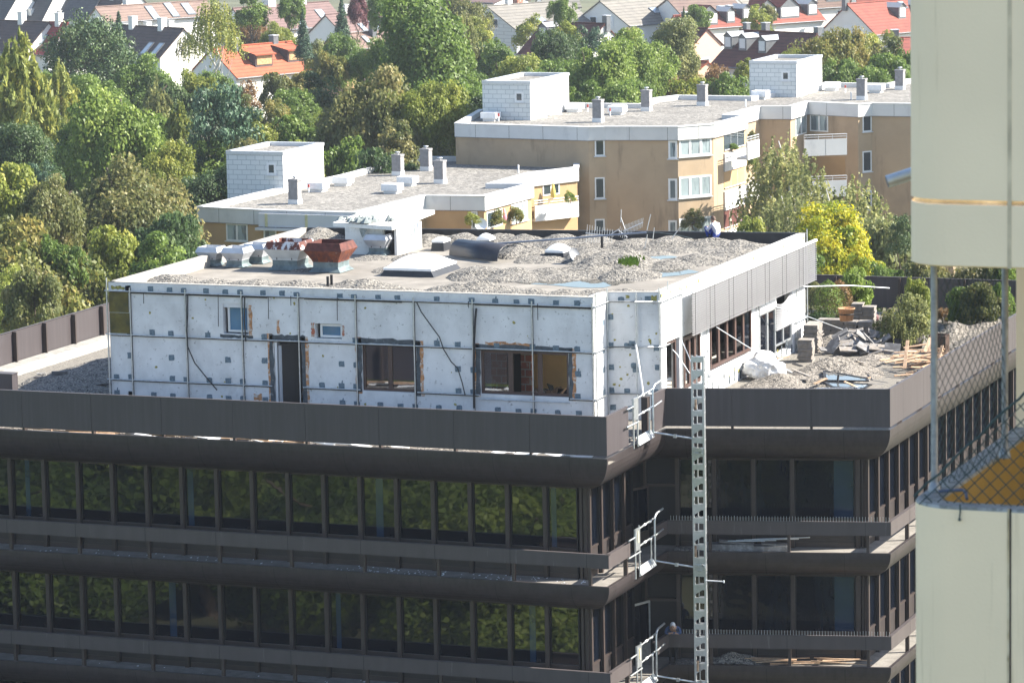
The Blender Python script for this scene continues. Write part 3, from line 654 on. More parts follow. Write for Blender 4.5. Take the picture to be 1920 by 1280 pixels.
# puddles
MT['water'] = mat('puddle_water', (.05, .05, .045), rough=.03, var=.2, ior=2.2)
def blob(cx, cy, rx, ry, n=26, seed=0):
    r = random.Random(seed); ph = [r.uniform(0, 6.28) for _ in range(4)]
    return [(cx+rx*(1+.18*math.sin(2*t+ph[0])+.12*math.sin(3*t+ph[1])+.07*math.sin(7*t+ph[2]))*math.cos(t), cy+ry*(1+.18*math.sin(3*t+ph[1])+.1*math.sin(5*t+ph[3]))*math.sin(t)) for t in [2*math.pi*i/n for i in range(n)]]
for i, (px, py, rx, ry, lb) in enumerate(((1080, 531, 2.0, .9, 'wide shallow puddle between gravel heaps near the front parapet'), (1222, 512, 1.3, 1.2, 'round puddle on the bare roof beside the mossy heap'),
        (1222, 484, .75, .75, 'small pale puddle farthest back on the penthouse roof'), (1190, 507, .5, .5, 'tiny puddle touching the foot of the mossy heap'))):
    p = at(px, py, z=RZ); mb = MB(); mb.prism(blob(p.x, p.y, rx, ry, seed=i), RZ+.001, RZ+.012+.002*i); tag(mb.build('puddle', MT['water']), lb, 'puddle', kind=None)
# moss on the heap
MT['moss'] = mat('moss', (.16, .24, .03), rough=.95, var=.5, scale=12)
t = MB()
for i in range(260):
    p = at(rnd.gauss(1182, 8), rnd.gauss(493, 3), z=RZ+.32); s = rnd.uniform(.03, .07)
    t.add([(p.x-s, p.y, p.z+rnd.uniform(-.06, .1)), (p.x+s, p.y+rnd.uniform(-s, s), p.z+rnd.uniform(-.03, .1)), (p.x+rnd.uniform(-s, s), p.y, p.z+.05+rnd.random()*.13)], [(0, 1, 2)])
tag(t.build('moss', MT['moss']), 'yellow green moss patch on the tall gravel heap', 'moss', kind='stuff')
# ---- roof ventilators ----
def sq(mb, prof, m=0, c=(0, 0, 0)):
    r2 = math.sqrt(2); n = 4; k = len(prof)
    for i in range(k-1):
        (r0, z0, *a), (r1, z1, *b) = prof[i], prof[i+1]
        P = [(c[0]+sx*r0, c[1]+sy*r0, c[2]+z0) for sx, sy in ((-1, -1), (1, -1), (1, 1), (-1, 1))]+[(c[0]+sx*r1, c[1]+sy*r1, c[2]+z1) for sx, sy in ((-1, -1), (1, -1), (1, 1), (-1, 1))]
        mb.add(P, [(j, (j+1) % 4, 4+(j+1) % 4, 4+j) for j in range(4)], m if not isinstance(m, list) else m[i])
MT['vent_new'] = overlay(mat('dull_galvanised', (.50, .52, .56), rough=.5, metal=.45, var=.12, scale=3), (.30, .31, .30), 7, (.6, .75), fac=.5)
MT['vent_base'] = mat('green_grey_base', (.13, .17, .18), rough=.6, metal=.2, var=.35, scale=5)
MT['rust'] = overlay(mat('rusty_sheet', (.085, .025, .02), rough=.8, var=.35, scale=6), (.16, .055, .03), 5, (.55, .7), stretch=(1, 1, .3), fac=.7)
MT['rust_run'] = overlay(overlay(mat('painted_sheet_with_rust', (.17, .045, .018), rough=.7, var=.3, scale=5), (.085, .025, .02), 4, (.44, .56), stretch=(1, 1, .5)), (.55, .50, .45), 9, (.64, .70), stretch=(1, 1, .12), seed=3)
MT['sheet_grey'] = overlay(mat('painted_sheet', (.55, .57, .58), rough=.55, metal=.2, var=.1, scale=3), (.22, .06, .025), 6, (.68, .74), fac=.9)
def vent(px, py, r, h, label, mats, z=RZ+.02, group=None, nm='roof_ventilator'):
    p = at(px, py, z=z); t = thing(nm, label, 'ventilator', tuple(p), group)
    mb = MB(); sq(mb, [(r*.86, 0), (r*.70, h*.10), (r*.66, h*.16), (r*.66, h*.36)]); mb.build('base', mats[0], t)
    mb = MB(); sq(mb, [(r*.68, h*.34), (r*.70, h*.40), (r, h*.74)]); mb.build('cowl', mats[1], t)
    mb = MB(); sq(mb, [(r+.004, h*.738), (r*.84, h*1.0), (r*.80, h*1.0), (r*.74, h*.55), (r*.5, h*.5), (.001, h*.5)]); mb.build('rim', mats[2], t)
    mb = MB()
    for sx in (-1, 1): mb.tube([(sx*r*.4, -r*.72, h*.36), (sx*r*.4, -r*.72, h*.44)], .015, 5)
    mb.build('bolt', MT['gasket'], t)
    return t
g = 'galvanised ventilators on the penthouse roof'; MG = (MT['vent_base'], MT['vent_new'], MT['vent_new'])
vent(397, 497, .42, .66, 'small galvanised roof ventilator nearest the left parapet', MG, group=g)
vent(446, 499, .44, .68, 'small galvanised roof ventilator in front of another like it', MG, group=g)
vent(484, 492, .42, .68, 'small galvanised roof ventilator partly hidden behind its neighbour', MG, group=g)
MT['rust_half'] = overlay(mat('half_rusted_sheet', (.10, .03, .022), rough=.75, var=.3, scale=5), (.50, .52, .55), 4, (.50, .56), stretch=(1, 1, .5))
vent(545, 503, .70, .98, 'big roof ventilator with patchy rusty rim and pale cowl', (MT['vent_base'], MT['sheet_grey'], MT['rust_half']))
vent(621, 507, .70, 1.0, 'big roof ventilator rusted all over its front', (MT['vent_base'], MT['rust_run'], MT['rust']))
vent(712, 476, .44, .72, 'galvanised roof ventilator beside the white stair bulkhead', MG, group=g)
# ---- stair bulkhead with a wide canopy slab ----
MT['whitewash'] = overlay(overlay(mat('whitewashed_concrete', (.66, .68, .67), rough=.85, var=.1, scale=2, bump=.2), (.30, .33, .33), 3, (.55, .75), fac=.6), (.10, .11, .11), 16, (.68, .72), fac=.9)
MT['slabtop'] = mat('canopy_concrete', (.72, .71, .69), rough=.85, var=.07, scale=2)
a = at(648, 476, z=RZ); b = at(718, 476, z=RZ); Yb = a.y; zc = at(684, 427, Y=Yb).z
t = thing('stair_bulkhead', 'white concrete stair bulkhead with flat overhanging slab on the penthouse roof', 'bulkhead')
X0, X1 = a.x, at(718, 476, Y=Yb).x; X2 = at(745, 476, Y=Yb).x; Yr = at(791, 450, X=X2).y
mb = MB(); mb.box(X0, X1, Yb, Yb+.2, RZ, zc); mb.build('front_wall', MT['whitewash'], t)
mb = MB(); mb.box(X0, X0+.2, Yb+.2, Yr, RZ, zc); mb.box(X0+.2, X2, Yr-.2, Yr, RZ, zc); mb.build('wall', MT['whitewash'], t)
mb = MB(); mb.box(X2-.1, X2, Yb, Yb+.15, RZ, zc); mb.box(X2-.1, X2, Yb+.15, Yr-.2, RZ, RZ+.5); mb.build('low_wall', MT['slabtop'], t)
mb = MB(); mb.box(X2-.12, X2-.08, Yb+.3, Yr-.2, RZ+.5, zc); mb.build('side_panel', MT['roomgrey'], t)
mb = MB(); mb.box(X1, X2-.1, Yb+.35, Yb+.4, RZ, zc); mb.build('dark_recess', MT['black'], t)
for dy in (.0, .25):
    Yh = Yb+(Yr-Yb)*.55+dy; mb = MB(); mb.tube([(X2+.0, Yh, RZ+.5), (X2+.05, Yh, RZ+.62), (X2+.05, Yh, RZ+.9), (X2+.0, Yh, RZ+1.0)], .02, 6); mb.build('handle', MT['vent_base'], t)
FL, FR_ = at(624, 417, z=zc+.14), at(735, 424.5, z=zc+.14); RR = at(815, 394, z=zc+.14); LL = FL+(RR-FR_)
mb = MB(); mb.prism([(p.x, p.y) for p in (FL, FR_, RR, LL)], zc, zc+.14, 0, 1); mb.build('canopy_slab', [MT['whitewash'], MT['slabtop']], t)
base(t, (X0, Yb, RZ))
MT['tarp'] = mat('green_grey_tarp', (.20, .23, .23), rough=.7, var=.5, scale=5)
mb = MB(); c = at(674, 420, z=zc+.14)
for i in range(34):
    q = Vector((rnd.gauss(0, .38), rnd.uniform(-.1, .75), 0)); s = rnd.uniform(.1, .28)
    mb.add([(c.x+q.x-s, c.y+q.y, zc+.16), (c.x+q.x, c.y+q.y-s*.6, zc+.16+rnd.random()*.10), (c.x+q.x+s, c.y+q.y, zc+.17), (c.x+q.x+s*.3, c.y+q.y+s, zc+.2+rnd.random()*.22), (c.x+q.x, c.y+q.y+s*.2, zc+.3+rnd.random()*.12)], [(0, 1, 4), (1, 2, 4), (2, 3, 4), (3, 0, 4)])
mb.add([(c.x, c.y-.02, zc+.2), (c.x+.35, c.y-.03, zc+.2), (c.x+.28, c.y-.06, zc-.1), (c.x+.12, c.y-.05, zc-.34), (c.x+.02, c.y-.05, zc-.1)], [(0, 1, 2, 3, 4)])
tag(mb.build('tarpaulin', MT['tarp']), 'crumpled dark tarpaulin lying over the edge of the bulkhead slab', 'tarpaulin')
# ---- skylights ----
MT['acryl'] = mat('white_acrylic', (.80, .80, .78), rough=.35, var=.03)
def skylight(px, py, w, d, label, dome=.3, kerb=.22, z=RZ, nm='skylight', rot=0):
    p = at(px, py, z=z); t = thing(nm, label, 'skylight', tuple(p), rz=rot)
    mb = MB(); P = [(-w*.56, 0, 0), (w*.56, 0, 0), (w*.56, d*1.06, 0), (-w*.56, d*1.06, 0), (-w*.48, .06, kerb), (w*.48, .06, kerb), (w*.48, d, kerb), (-w*.48, d, kerb)]
    mb.add(P, [(0, 1, 5, 4), (1, 2, 6, 5), (2, 3, 7, 6), (3, 0, 4, 7)]); mb.build('kerb', MT['black_sheet'], t)
    mb = MB(); mb.box(-w*.5, w*.5, .04, d+.02, kerb-.02, kerb+.06)
    mb.build('frame', MT['white_paint'], t)
    n = 12; mb = MB(); V = []; 
    for j in range(n+1):
        for i in range(n+1):
            u, v = i/n*2-1, j/n*2-1; V.append((u*w*.48, .05+(v+1)/2*(d-.05), kerb+.06+dome*((1-u*u)*(1-v*v))**.6))
    mb.add(V, [(j*(n+1)+i, j*(n+1)+i+1, (j+1)*(n+1)+i+1, (j+1)*(n+1)+i) for j in range(n) for i in range(n)], 0, True); mb.build('dome', MT['acryl'], t)
skylight(763, 519, 1.75, 2.3, 'large white domed skylight near the front of the penthouse roof', dome=.36, kerb=.22)
skylight(820, 471, .45, .7, 'small square skylight with white lid left of the black sheet', dome=.10, kerb=.32)
skylight(905, 462, .5, .6, 'small white dome peeking out behind the black sheet', dome=.16, kerb=.22)
skylight(1038, 484, .68, .9, 'small pyramid skylight on a black kerb beside the tall heap', dome=.2, kerb=.20)
# curved black sheet leaning like a half pipe
t = MB(); a = at(842, 478, z=RZ+.08); b = at(932, 489, z=RZ+.08); ax = (b-a); L_ = ax.length; ax.normalize(); side = Vector((-ax.y, ax.x, 0))
prof = [(0, 0), (.02, .18), (.10, .36), (.25, .47), (.45, .52), (.66, .50), (.85, .42)]
V = []
for th in (0, .02):
    for s in (0, L_): V += [tuple(a+ax*s+side*(u+th)+Vector((0, 0, v-th*1.0))) for u, v in prof]
k = len(prof); F = [(i, k+i, k+i+1, i+1) for i in range(k-1)]+[(2*k+i, 2*k+i+1, 3*k+i+1, 3*k+i) for i in range(k-1)]+[(i, i+1, 2*k+i+1, 2*k+i) for i in range(k-1)]+[(k+i, 3*k+i, 3*k+i+1, k+i+1) for i in range(k-1)]
t.add(V, F, 0, True); tag(t.build('curved_sheet', mat('black_curved_sheet', (.03, .033, .045), rough=.4, metal=.2)), 'long curved black metal sheet lying on the roof gravel', 'sheet')
# grey barrel-like vent ends and small posts
def roofpost(px, py, h, label, m='gasket', r=.05, z=RZ):
    p = at(px, py, z=z); tag(MB().tube([(p.x, p.y, z), (p.x, p.y, z+h)], r, 8).build('pipe_stub', MT[m]), label, 'pipe')
roofpost(615, 542, .42, 'dark upright pipe stub behind the front parapet, left of a pair'); roofpost(622, 541, .46, 'dark upright pipe stub behind the front parapet, right of a pair')
p = at(1075, 480, z=RZ+.25); mb = MB(); mb.lathe([(.001, .0), (.15, .01), (.27, .06), (.29, .08)], (0, 0, 0), 14); o = mb.build('dish', mat('dark_dish', (.18, .19, .21), rough=.5)); o.location = p; o.rotation_euler = (.5, 1.0, .3); tag(o, 'grey bowl lying tilted behind the pyramid skylight', 'bowl')
# fallen aerials and poles
MT['aerial'] = mat('aerial_metal', (.62, .63, .64), rough=.4, metal=.6)
ct = thing('aerial_mast', 'long fallen blue grey mast pole resting across the gravel', 'mast')
zr = RZ+.45
MB().tube([at(880+640/1-640, 457, z=zr) if 0 else at(932, 457, z=RZ+.38), at(1212, 436, z=RZ+.75)], .035, 8).build('pole', mat('blue_grey_pole', (.16, .19, .25), rough=.4, metal=.4), ct); base(ct, tuple(at(932, 457, z=RZ+.38)))
p = at(1129, 466, z=RZ+.1); tag(MB().tube([p, p+Vector((0, 0, .45))], .05, 8).build('support_post', MT['gasket']), 'short black post under the fallen mast', 'post')
def aerial(p0, p1, n, L0, L1, up, label):
    t = thing('aerial', label, 'aerial'); p0, p1 = Vector(p0), Vector(p1)
    MB().tube([p0, p1], .018, 6).build('boom', MT['aerial'], t)
    for i in range(n):
        q = p0.lerp(p1, (i+.5)/n); l = L0+(L1-L0)*i/n; MB().tube([q-Vector(up)*l/2, q+Vector(up)*l/2], .008, 4).build('element', MT['aerial'], t)
    base(t, tuple(p0)); return t
Ya = at(1175, 447, z=RZ+.4).y
aerial(at(1170, 433, Y=Ya), at(1206, 417, Y=Ya+.3), 13, .42, .34, (.12, .1, 1), 'rake-like television aerial pointing right above the back parapet')
aerial(at(1098, 437, Y=Ya), at(1150, 443, Y=Ya), 11, .62, .45, (.05, .1, 1), 'fallen television aerial with tall upright rods before the back parapet')
aerial(at(1160, 432, Y=Ya), at(1176, 445, Y=Ya), 5, .35, .25, (.2, 0, 1), 'small tangled aerial at the foot of the rake-like one')
for i, ((x0, y0), (x1, y1), lb) in enumerate((((1165, 393), (1164, 417), 'upright aerial rod standing highest left of the rake-like aerial'), ((1220, 402), (1213, 432), 'tall pale rod right of the rake-like aerial'),
    ((1214, 440), (1209, 466), 'pale rod stuck in the gravel below the tall rod'), ((1227, 427), (1224, 450), 'short white rod stuck upright in gravel'), ((1275, 427), (1259, 448), 'slanting white rod in front of the back parapet'),
    ((1164, 407), (1172, 430), 'thin rod leaning into the tangled aerial'), ((1135, 446), (1160, 430), 'bright rod crossing below the tangled aerial'))):
    MB_ = MB().tube([at(x0, y0, Y=Ya), at(x1, y1, Y=Ya)], .016, 5); tag(MB_.build('aerial_rod', MT['aerial']), lb, 'rod')
tag(MB().tube([at(1212, 436, Y=Ya), at(1235, 436, Y=Ya), at(1265, 440, Y=Ya), at(1300, 447, Y=Ya)], .01, 5).build('cable', MT['vent_base']), 'thin cable trailing right from the fallen mast', 'cable')
# ================= ladder mast (aluminium hoist rail) =================
mast = thing('ladder_mast', 'tall aluminium ladder mast of a builders hoist standing before the dark facade', 'hoist mast')
tp = at(1307, 667, Y=4.2); mx, my = tp.x, 4.2; hw = .175
for sx in (-1, 1):
    mb = MB(); mb.box(mx+sx*hw-.03, mx+sx*hw+.03, my, my+.05, GZ, tp.z); mb.build('stile', MT['alu'], mast)
for sx in (-1, 1):
    mb = MB(); mb.box(mx+sx*(hw-.05)-.012, mx+sx*(hw-.05)+.012, my+.30, my+.34, GZ, tp.z-.03); mb.build('rear_stile', MT['alu'], mast)
z = tp.z-.03; k = 0
while z > GZ:
    if k < 24:
        mb = MB(); mb.box(mx-hw+.03, mx+hw-.03, my+.005, my+.045, z-.17, z); mb.box(mx-hw+.03, mx+hw-.03, my+.30, my+.33, z-.10, z-.02)
        mb.box(mx-hw+.03, mx-hw+.06, my+.05, my+.3, z-.12, z-.07); mb.box(mx+hw-.06, mx+hw-.03, my+.05, my+.3, z-.12, z-.07)
        if k % 2: mb.add([(mx-hw+.03, my+.02, z-.17), (mx-hw+.03, my+.02, z-.32), (mx+hw-.1, my+.02, z-.17)], [(0, 1, 2)])
        mb.build('rung', MT['alu'], mast)
    z -= .415; k += 1
for zz in (-1.62, -5.25, -8.9):
    mb = MB(); mb.box(mx-hw-.02, mx+hw+.04, my-.03, my+.1, zz-.14, zz+.05)
    for i in range(6): mb.rbox((mx+rnd.uniform(-.15, .15), my-.03, zz-.05+rnd.uniform(-.1, .1)), (.12, .06, .05), (0, rnd.uniform(-1, 1), 0))
    mb.build('clamp', MT['galv'], mast)
mb = MB(); zq = at(1347, 1089, Y=my).z; mb.tube([(mx+hw, my, zq), (mx+hw+.62, my, zq)], .02, 6); mb.tube([(mx+hw+.6, my, zq-.04), (mx+hw+.6, my, zq+.04)], .02, 6); mb.build('stub_arm', MT['white_paint'], mast)
MT['wood_raw'] = overlay(mat('raw_softwood', (.40, .27, .175), rough=.8, var=.3, scale=5), (.50, .36, .25), 9, (.5, .62), stretch=(1, 1, 1))
for (x0, y0, x1, y1) in ((1305, 748, 1306, 766), (1305, 1022, 1306, 1043), (1309, 1237, 1309, 1257)):
    a = at(x0, y0, Y=my-.05); b = at(x1, y1, Y=my-.05); mb = MB(); mb.box(a.x-.03, a.x+.03, my-.12, my-.08, b.z, a.z); mb.build('wooden_wedge', MT['wood_raw'], mast)
base(mast, (mx, my, GZ))
# landing gates and ties at three floors
def gate(dz, label, first):
    t = thing('landing_gate', label, 'gate', group='hoist landing gates')
    X = .10; yy = [2.05, 2.55, 3.95]
    P = lambda y, z: (X, y, z+dz)
    def tb(pts, n, r=.028, m='galv'): return MB().tube(pts, r, 8).build(n, MT[m], t)
    tb([P(1.55, -.02), P(2.3, -.02)], 'rail'); tb([P(1.5, -.55), P(2.6, -.55)], 'rail')
    mb = MB(); mb.box(X-.03, X+.03, 2.1, 2.5, dz-.45, dz+.22); mb.build('lock_plate', MT['galv'], t)
    tb([P(2.12, -1.3), P(2.12, .2)], 'upright'); tb([P(2.5, -1.3), P(2.5, .28)], 'upright')
    tb([P(2.5, .18), P(3.95, .24)], 'rail'); tb([P(2.5, -.36), P(3.95, -.30)], 'rail')
    for s in (.35, .7): 
        y = 2.5+1.45*s; tb([P(y-.07, .2), P(y+.07, .205)], 'coupler', .04, 'white_paint'); tb([P(y-.07, -.34), P(y+.07, -.335)], 'coupler', .04, 'white_paint')
    tb([P(3.95, -1.15), P(3.95, .15), P(4.0, .28), P(4.15, .34), P(4.75, .37)], 'upright', .035); tb([P(3.6, -1.1), P(3.6, -.3)], 'upright'); tb([P(3.95, -.33), P(4.75, -.27)], 'rail')
    mb = MB(); mb.add([(X-.06, 2.5, dz-1.02), (X-.06, 3.85, dz-1.0), (X+.06, 3.95, dz-1.24), (X+.06, 2.5, dz-1.27)], [(0, 1, 2, 3)]); mb.add([(X-.07, 2.5, dz-1.03), (X-.07, 3.85, dz-1.01), (X+.05, 3.95, dz-1.25), (X+.05, 2.5, dz-1.28)], [(3, 2, 1, 0)])
    mb.build('toe_board', MT['alu'], t)
    mb = MB(); mb.tube([P(4.0, -1.12), (mx-hw, my+.05, dz-1.30)], .03, 8); mb.rbox((X+(mx-hw-X)*.55, 4.1, dz-1.22), (.1, .1, .1)); mb.build('tie_bar', MT['galv'], t)
    if not first: mb = MB(); mb.box(X+.035, X+.045, 2.28, 2.34, dz-.2, dz+.12); mb.build('sticker', mat('pale_yellow_label', (.75, .68, .35), var=.05), t)
    base(t, (X, 3, dz-1.3))
gate(0, 'steel landing gate at roof terrace level beside the ladder mast', True)
gate(-4.0, 'steel landing gate with yellow label one storey below the roof', False)
gate(-7.62, 'steel landing gate near the bottom edge by the leaning worker', False)
# ================= foliage =================
def leaf_mat(name, dark, mid, light, trans=.46, rough=.5):
    m = bpy.data.materials.new(name); m.use_nodes = True; nt = m.node_tree; N = nt.nodes; L = nt.links
    p = N['Principled BSDF']; out = N['Material Output']; p.inputs['Roughness'].default_value = rough; p.inputs['Specular IOR Level'].default_value = .35
    at_ = N.new('ShaderNodeAttribute'); at_.attribute_name = 'rnd'; rp = N.new('ShaderNodeValToRGB')
    oi = N.new('ShaderNodeObjectInfo'); ma = N.new('ShaderNodeMath'); ma.operation = 'MULTIPLY_ADD'; L.new(oi.outputs['Random'], ma.inputs[0]); ma.inputs[1].default_value = .24; ma.inputs[2].default_value = -.12
    ad = N.new('ShaderNodeMath'); L.new(at_.outputs['Fac'], ad.inputs[0]); L.new(ma.outputs[0], ad.inputs[1]); L.new(ad.outputs[0], rp.inputs[0])
    e = rp.color_ramp.elements; e[0].color = (*dark, 1); e[0].position = .05; e[1].color = (*light, 1); e[1].position = .95; k = e.new(.5); k.color = (*mid, 1)
    tr = N.new('ShaderNodeBsdfTranslucent'); mx = N.new('ShaderNodeMixShader'); mx.inputs[0].default_value = trans
    L.new(rp.outputs[0], p.inputs['Base Color']); L.new(rp.outputs[0], tr.inputs[0]); L.new(p.outputs[0], mx.inputs[1]); L.new(tr.outputs[0], mx.inputs[2]); L.new(mx.outputs[0], out.inputs[0])
    return m
LM = {
 'green': leaf_mat('leaf_mid_green', (0.073, 0.125, 0.028), (0.138, 0.214, 0.044), (0.243, 0.325, 0.069)),
 'bright': leaf_mat('leaf_bright_green', (0.112, 0.173, 0.034), (0.213, 0.296, 0.060), (0.358, 0.428, 0.103)),
 'dark': leaf_mat('leaf_dark_green', (0.040, 0.073, 0.028), (0.073, 0.125, 0.044), (0.147, 0.207, 0.069)),
 'yellowgreen': leaf_mat('leaf_yellow_green', (0.162, 0.193, 0.031), (.24, .285, .056), (.42, .41, .085)),
 'olive': leaf_mat('leaf_olive_brown', (.085, .115, .034), (.165, .178, .058), (.30, .26, .10)),
 'orange': leaf_mat('leaf_orange_autumn', (0.090, 0.122, 0.026), (.21, .22, .058), (.36, .28, .085)),
 'brown': leaf_mat('leaf_brown', (0.130, 0.089, 0.044), (0.243, 0.148, 0.069), (0.390, 0.237, 0.100)),
 'yellow': leaf_mat('leaf_yellow_maple', (.16, .25, .03), (.44, .43, .03), (.78, .60, .035)),
 'needle': leaf_mat('needle_blue_green', (0.032, 0.073, 0.044), (0.065, 0.125, 0.069), (0.122, 0.200, 0.106), trans=.1),
 'pine': leaf_mat('needle_pine', (0.040, 0.073, 0.031), (0.073, 0.125, 0.044), (0.138, 0.185, 0.062), trans=.1),
 'greygreen': leaf_mat('leaf_grey_green', (0.122, 0.148, 0.056), (0.227, 0.251, 0.094), (0.390, 0.385, 0.150)),
 'birch': leaf_mat('leaf_birch', (0.130, 0.163, 0.037), (0.260, 0.296, 0.075), (0.470, 0.444, 0.100), trans=.4),
 'purple': leaf_mat('leaf_purple', (0.081, 0.030, 0.037), (0.162, 0.066, 0.081), (0.276, 0.134, 0.138)),
}
MT['bark'] = mat('bark', (.11, .085, .065), rough=.95, var=.3, scale=5); MT['birchbark'] = overlay(mat('birch_bark', (.55, .53, .50), rough=.8, var=.1), (.05, .05, .05), 5, (.6, .68), stretch=(1, 1, 3))
def unit(a): return a/np.maximum(np.linalg.norm(a, axis=1, keepdims=True), 1e-6)
def leaf_object(C_, Nn, size, rng, elong=1.5, rv=None, name='crown'):
    n = len(C_); t = unit(np.cross(Nn, rng.normal(size=(n, 3)))); b = np.cross(Nn, t)
    s = size*rng.uniform(.65, 1.35, (n, 1)); V = np.empty((n, 4, 3))
    V[:, 0] = C_-t*s*.5*elong; V[:, 1] = C_-b*s*.5+t*s*.1; V[:, 2] = C_+t*s*.5*elong; V[:, 3] = C_+b*s*.5+t*s*.1
    me = bpy.data.meshes.new(name); me.vertices.add(n*4); me.vertices.foreach_set('co', V.ravel())
    me.loops.add(n*4); me.loops.foreach_set('vertex_index', np.arange(n*4)); me.polygons.add(n)
    me.polygons.foreach_set('loop_start', np.arange(n)*4); me.polygons.foreach_set('loop_total', np.full(n, 4)); me.update(calc_edges=True)
    a = me.attributes.new('rnd', 'FLOAT', 'FACE'); a.data.foreach_set('value', np.clip(rng.uniform(0, 1, n) if rv is None else rv, 0, 1).astype(np.float32))
    return me
CROWNS = {}
def crown_mesh(kind, size, seed):
    """size: crown radius in metres; height extends over roughly -1..1 of the radius times hk"""
    key = (kind, size, seed)
    if key in CROWNS: return CROWNS[key]
    rng = np.random.default_rng(hash((len(kind), ord(kind[0]), ord(kind[-1]), int(size*10), seed)) % 99991)
    R = size; ls = {2.0: .12, 4.0: .16, 5.0: .135, 6.0: .205}.get(size, .26); cs = []; ns = []; rv = []
    if kind in ('broad', 'shrub', 'sparse'):
        nc = int({2.0: 55, 4.0: 105, 5.0: 150, 6.0: 170}.get(size, 80)); per = int({2.0: 160, 4.0: 270, 5.0: 430, 6.0: 320}.get(size, 100))
        if kind == 'sparse': per = int(per*.6)
        d = unit(rng.normal(size=(nc, 3))); d[:, 2] = np.where(d[:, 2] < -.35, -d[:, 2], d[:, 2])
        lob = 1+.22*np.sin(d[:, 0]*3+seed*2)+.18*np.sin(d[:, 1]*4+seed)+.12*np.sin(d[:, 2]*5+seed*3)
        cc = d*(R*.78*lob*rng.uniform(.62, 1.0, nc))[:, None]
        for c, dd in zip(cc, d):
            k = int(per*rng.uniform(.6, 1.4)); r = R*.27*rng.uniform(.6, 1.35)
            u = unit(rng.normal(size=(k, 3))+dd*.55+np.array([0, 0, .35])); rad = r*rng.uniform(.55, 1.08, (k, 1))
            cs.append(c+u*rad*np.array([1, 1, .8])); ns.append(unit(u*.8+rng.normal(size=(k, 3))*.55+np.array([0, 0, .3])))
            rv.append(np.clip(rng.normal(rng.normal(.48, .17), .12, k), 0, 1))
    elif kind in ('weep', 'larch'):
        nst = int({4.0: 300, 6.0: 520, 2.0: 130}.get(size, 300))
        for i in range(nst):
            d = unit(rng.normal(size=(1, 3)))[0]; d[2] = abs(d[2])*1.0-.15
            f = (1-max(d[2], 0)*.3) if kind == 'weep' else (1-(d[2]*.5+.5)*.55)
            c0 = d*R*rng.uniform(.55, 1.0)*np.array([f, f, 1.25]); Ln = R*rng.uniform(.25, .75) if kind == 'weep' else R*rng.uniform(.12, .30)
            k = int(30*rng.uniform(.6, 1.3)); s = rng.uniform(0, 1, (k, 1)); out = np.array([d[0], d[1], 0])
            cs.append(c0+out*s*R*.08-np.array([0, 0, 1])*Ln*s+rng.normal(size=(k, 3))*R*.018+(0 if kind == 'weep' else out*s*R*.3))
            ns.append(unit(rng.normal(size=(k, 3))+out)); rv.append(np.clip(rng.normal(rng.normal(.5, .2), .15, k), 0, 1))
    elif kind == 'spruce':
        for i in range(60):
            z = i/60; rr = R*.55*(1-z)**.85+.05; nb = max(5, int(13*(1-z)+4))
            for j in range(nb):
                a = rng.uniform(0, 6.283); k = int(34*(1-z)+8); s = rng.uniform(.1, 1, (k, 1)); L_ = rr*rng.uniform(.75, 1.1)
                dx = np.array([math.cos(a), math.sin(a), 0]); side = np.array([-dx[1], dx[0], 0])
                cs.append(dx*s*L_+side*rng.normal(size=(k, 1))*.10*L_+np.array([0, 0, 1])*(R*(z*2.1-1)-s*s*L_*.22+rng.normal(size=(k, 1))*.05)); ns.append(unit(rng.normal(size=(k, 3))*.6+np.array([0, 0, 1])+dx*.5)); rv.append(rng.uniform(.1, .9, k))
        ls *= .8
    elif kind in ('pine', 'mugo'):
        nc = 250 if kind == 'mugo' else 75
        d = unit(rng.normal(size=(nc, 3))); d[:, 2] = np.where(d[:, 2] < -.4, -d[:, 2], d[:, 2]); cc = d*(R*.85*rng.uniform(.45, 1.0, nc))[:, None]
        for c, dd in zip(cc, d):
            k = 110; r = R*rng.uniform(.13, .26); u = unit(rng.normal(size=(k, 3))+np.array([0, 0, .3])); rad = r*rng.uniform(.2, 1.0, (k, 1))**.6
            up = dd*r*.9 if kind == 'mugo' else 0
            cs.append(c+u*rad*np.array([1.15, 1.15, .55 if kind == 'pine' else 1.1])+up); ns.append(unit(u+rng.normal(size=(k, 3))*.5)); rv.append(np.clip(rng.normal(rng.normal(.45, .14), .17, k), 0, 1))
        ls *= .72
    elif kind == 'thuja':
        k = 5200; z = rng.uniform(0, 1, k); a = rng.uniform(0, 6.283, k); rr = R*.36*np.sin(np.clip(z*.9+.12, 0, 1)*np.pi)**.6*rng.uniform(.7, 1.05, k)*(1+.15*np.sin(a*5+z*9))
        c = np.stack([rr*np.cos(a), rr*np.sin(a), R*(z*2-1)], 1); cs.append(c); ns.append(unit(np.stack([np.cos(a), np.sin(a), .2+0*a], 1)+rng.normal(size=(k, 3))*.5)); rv.append(rng.uniform(0, 1, k)); ls *= .6
    cs = np.concatenate(cs); ns = np.concatenate(ns); rv = np.concatenate(rv)
    CROWNS[key] = (leaf_object(cs, ns, ls, rng, rv=rv, elong=2.4 if kind in ('pine', 'mugo', 'spruce', 'larch') else 1.5), R, cs[:, 2].min(), cs[:, 2].max(), np.percentile(np.hypot(cs[:, 0], cs[:, 1]), 98))
    return CROWNS[key]
TR = {}
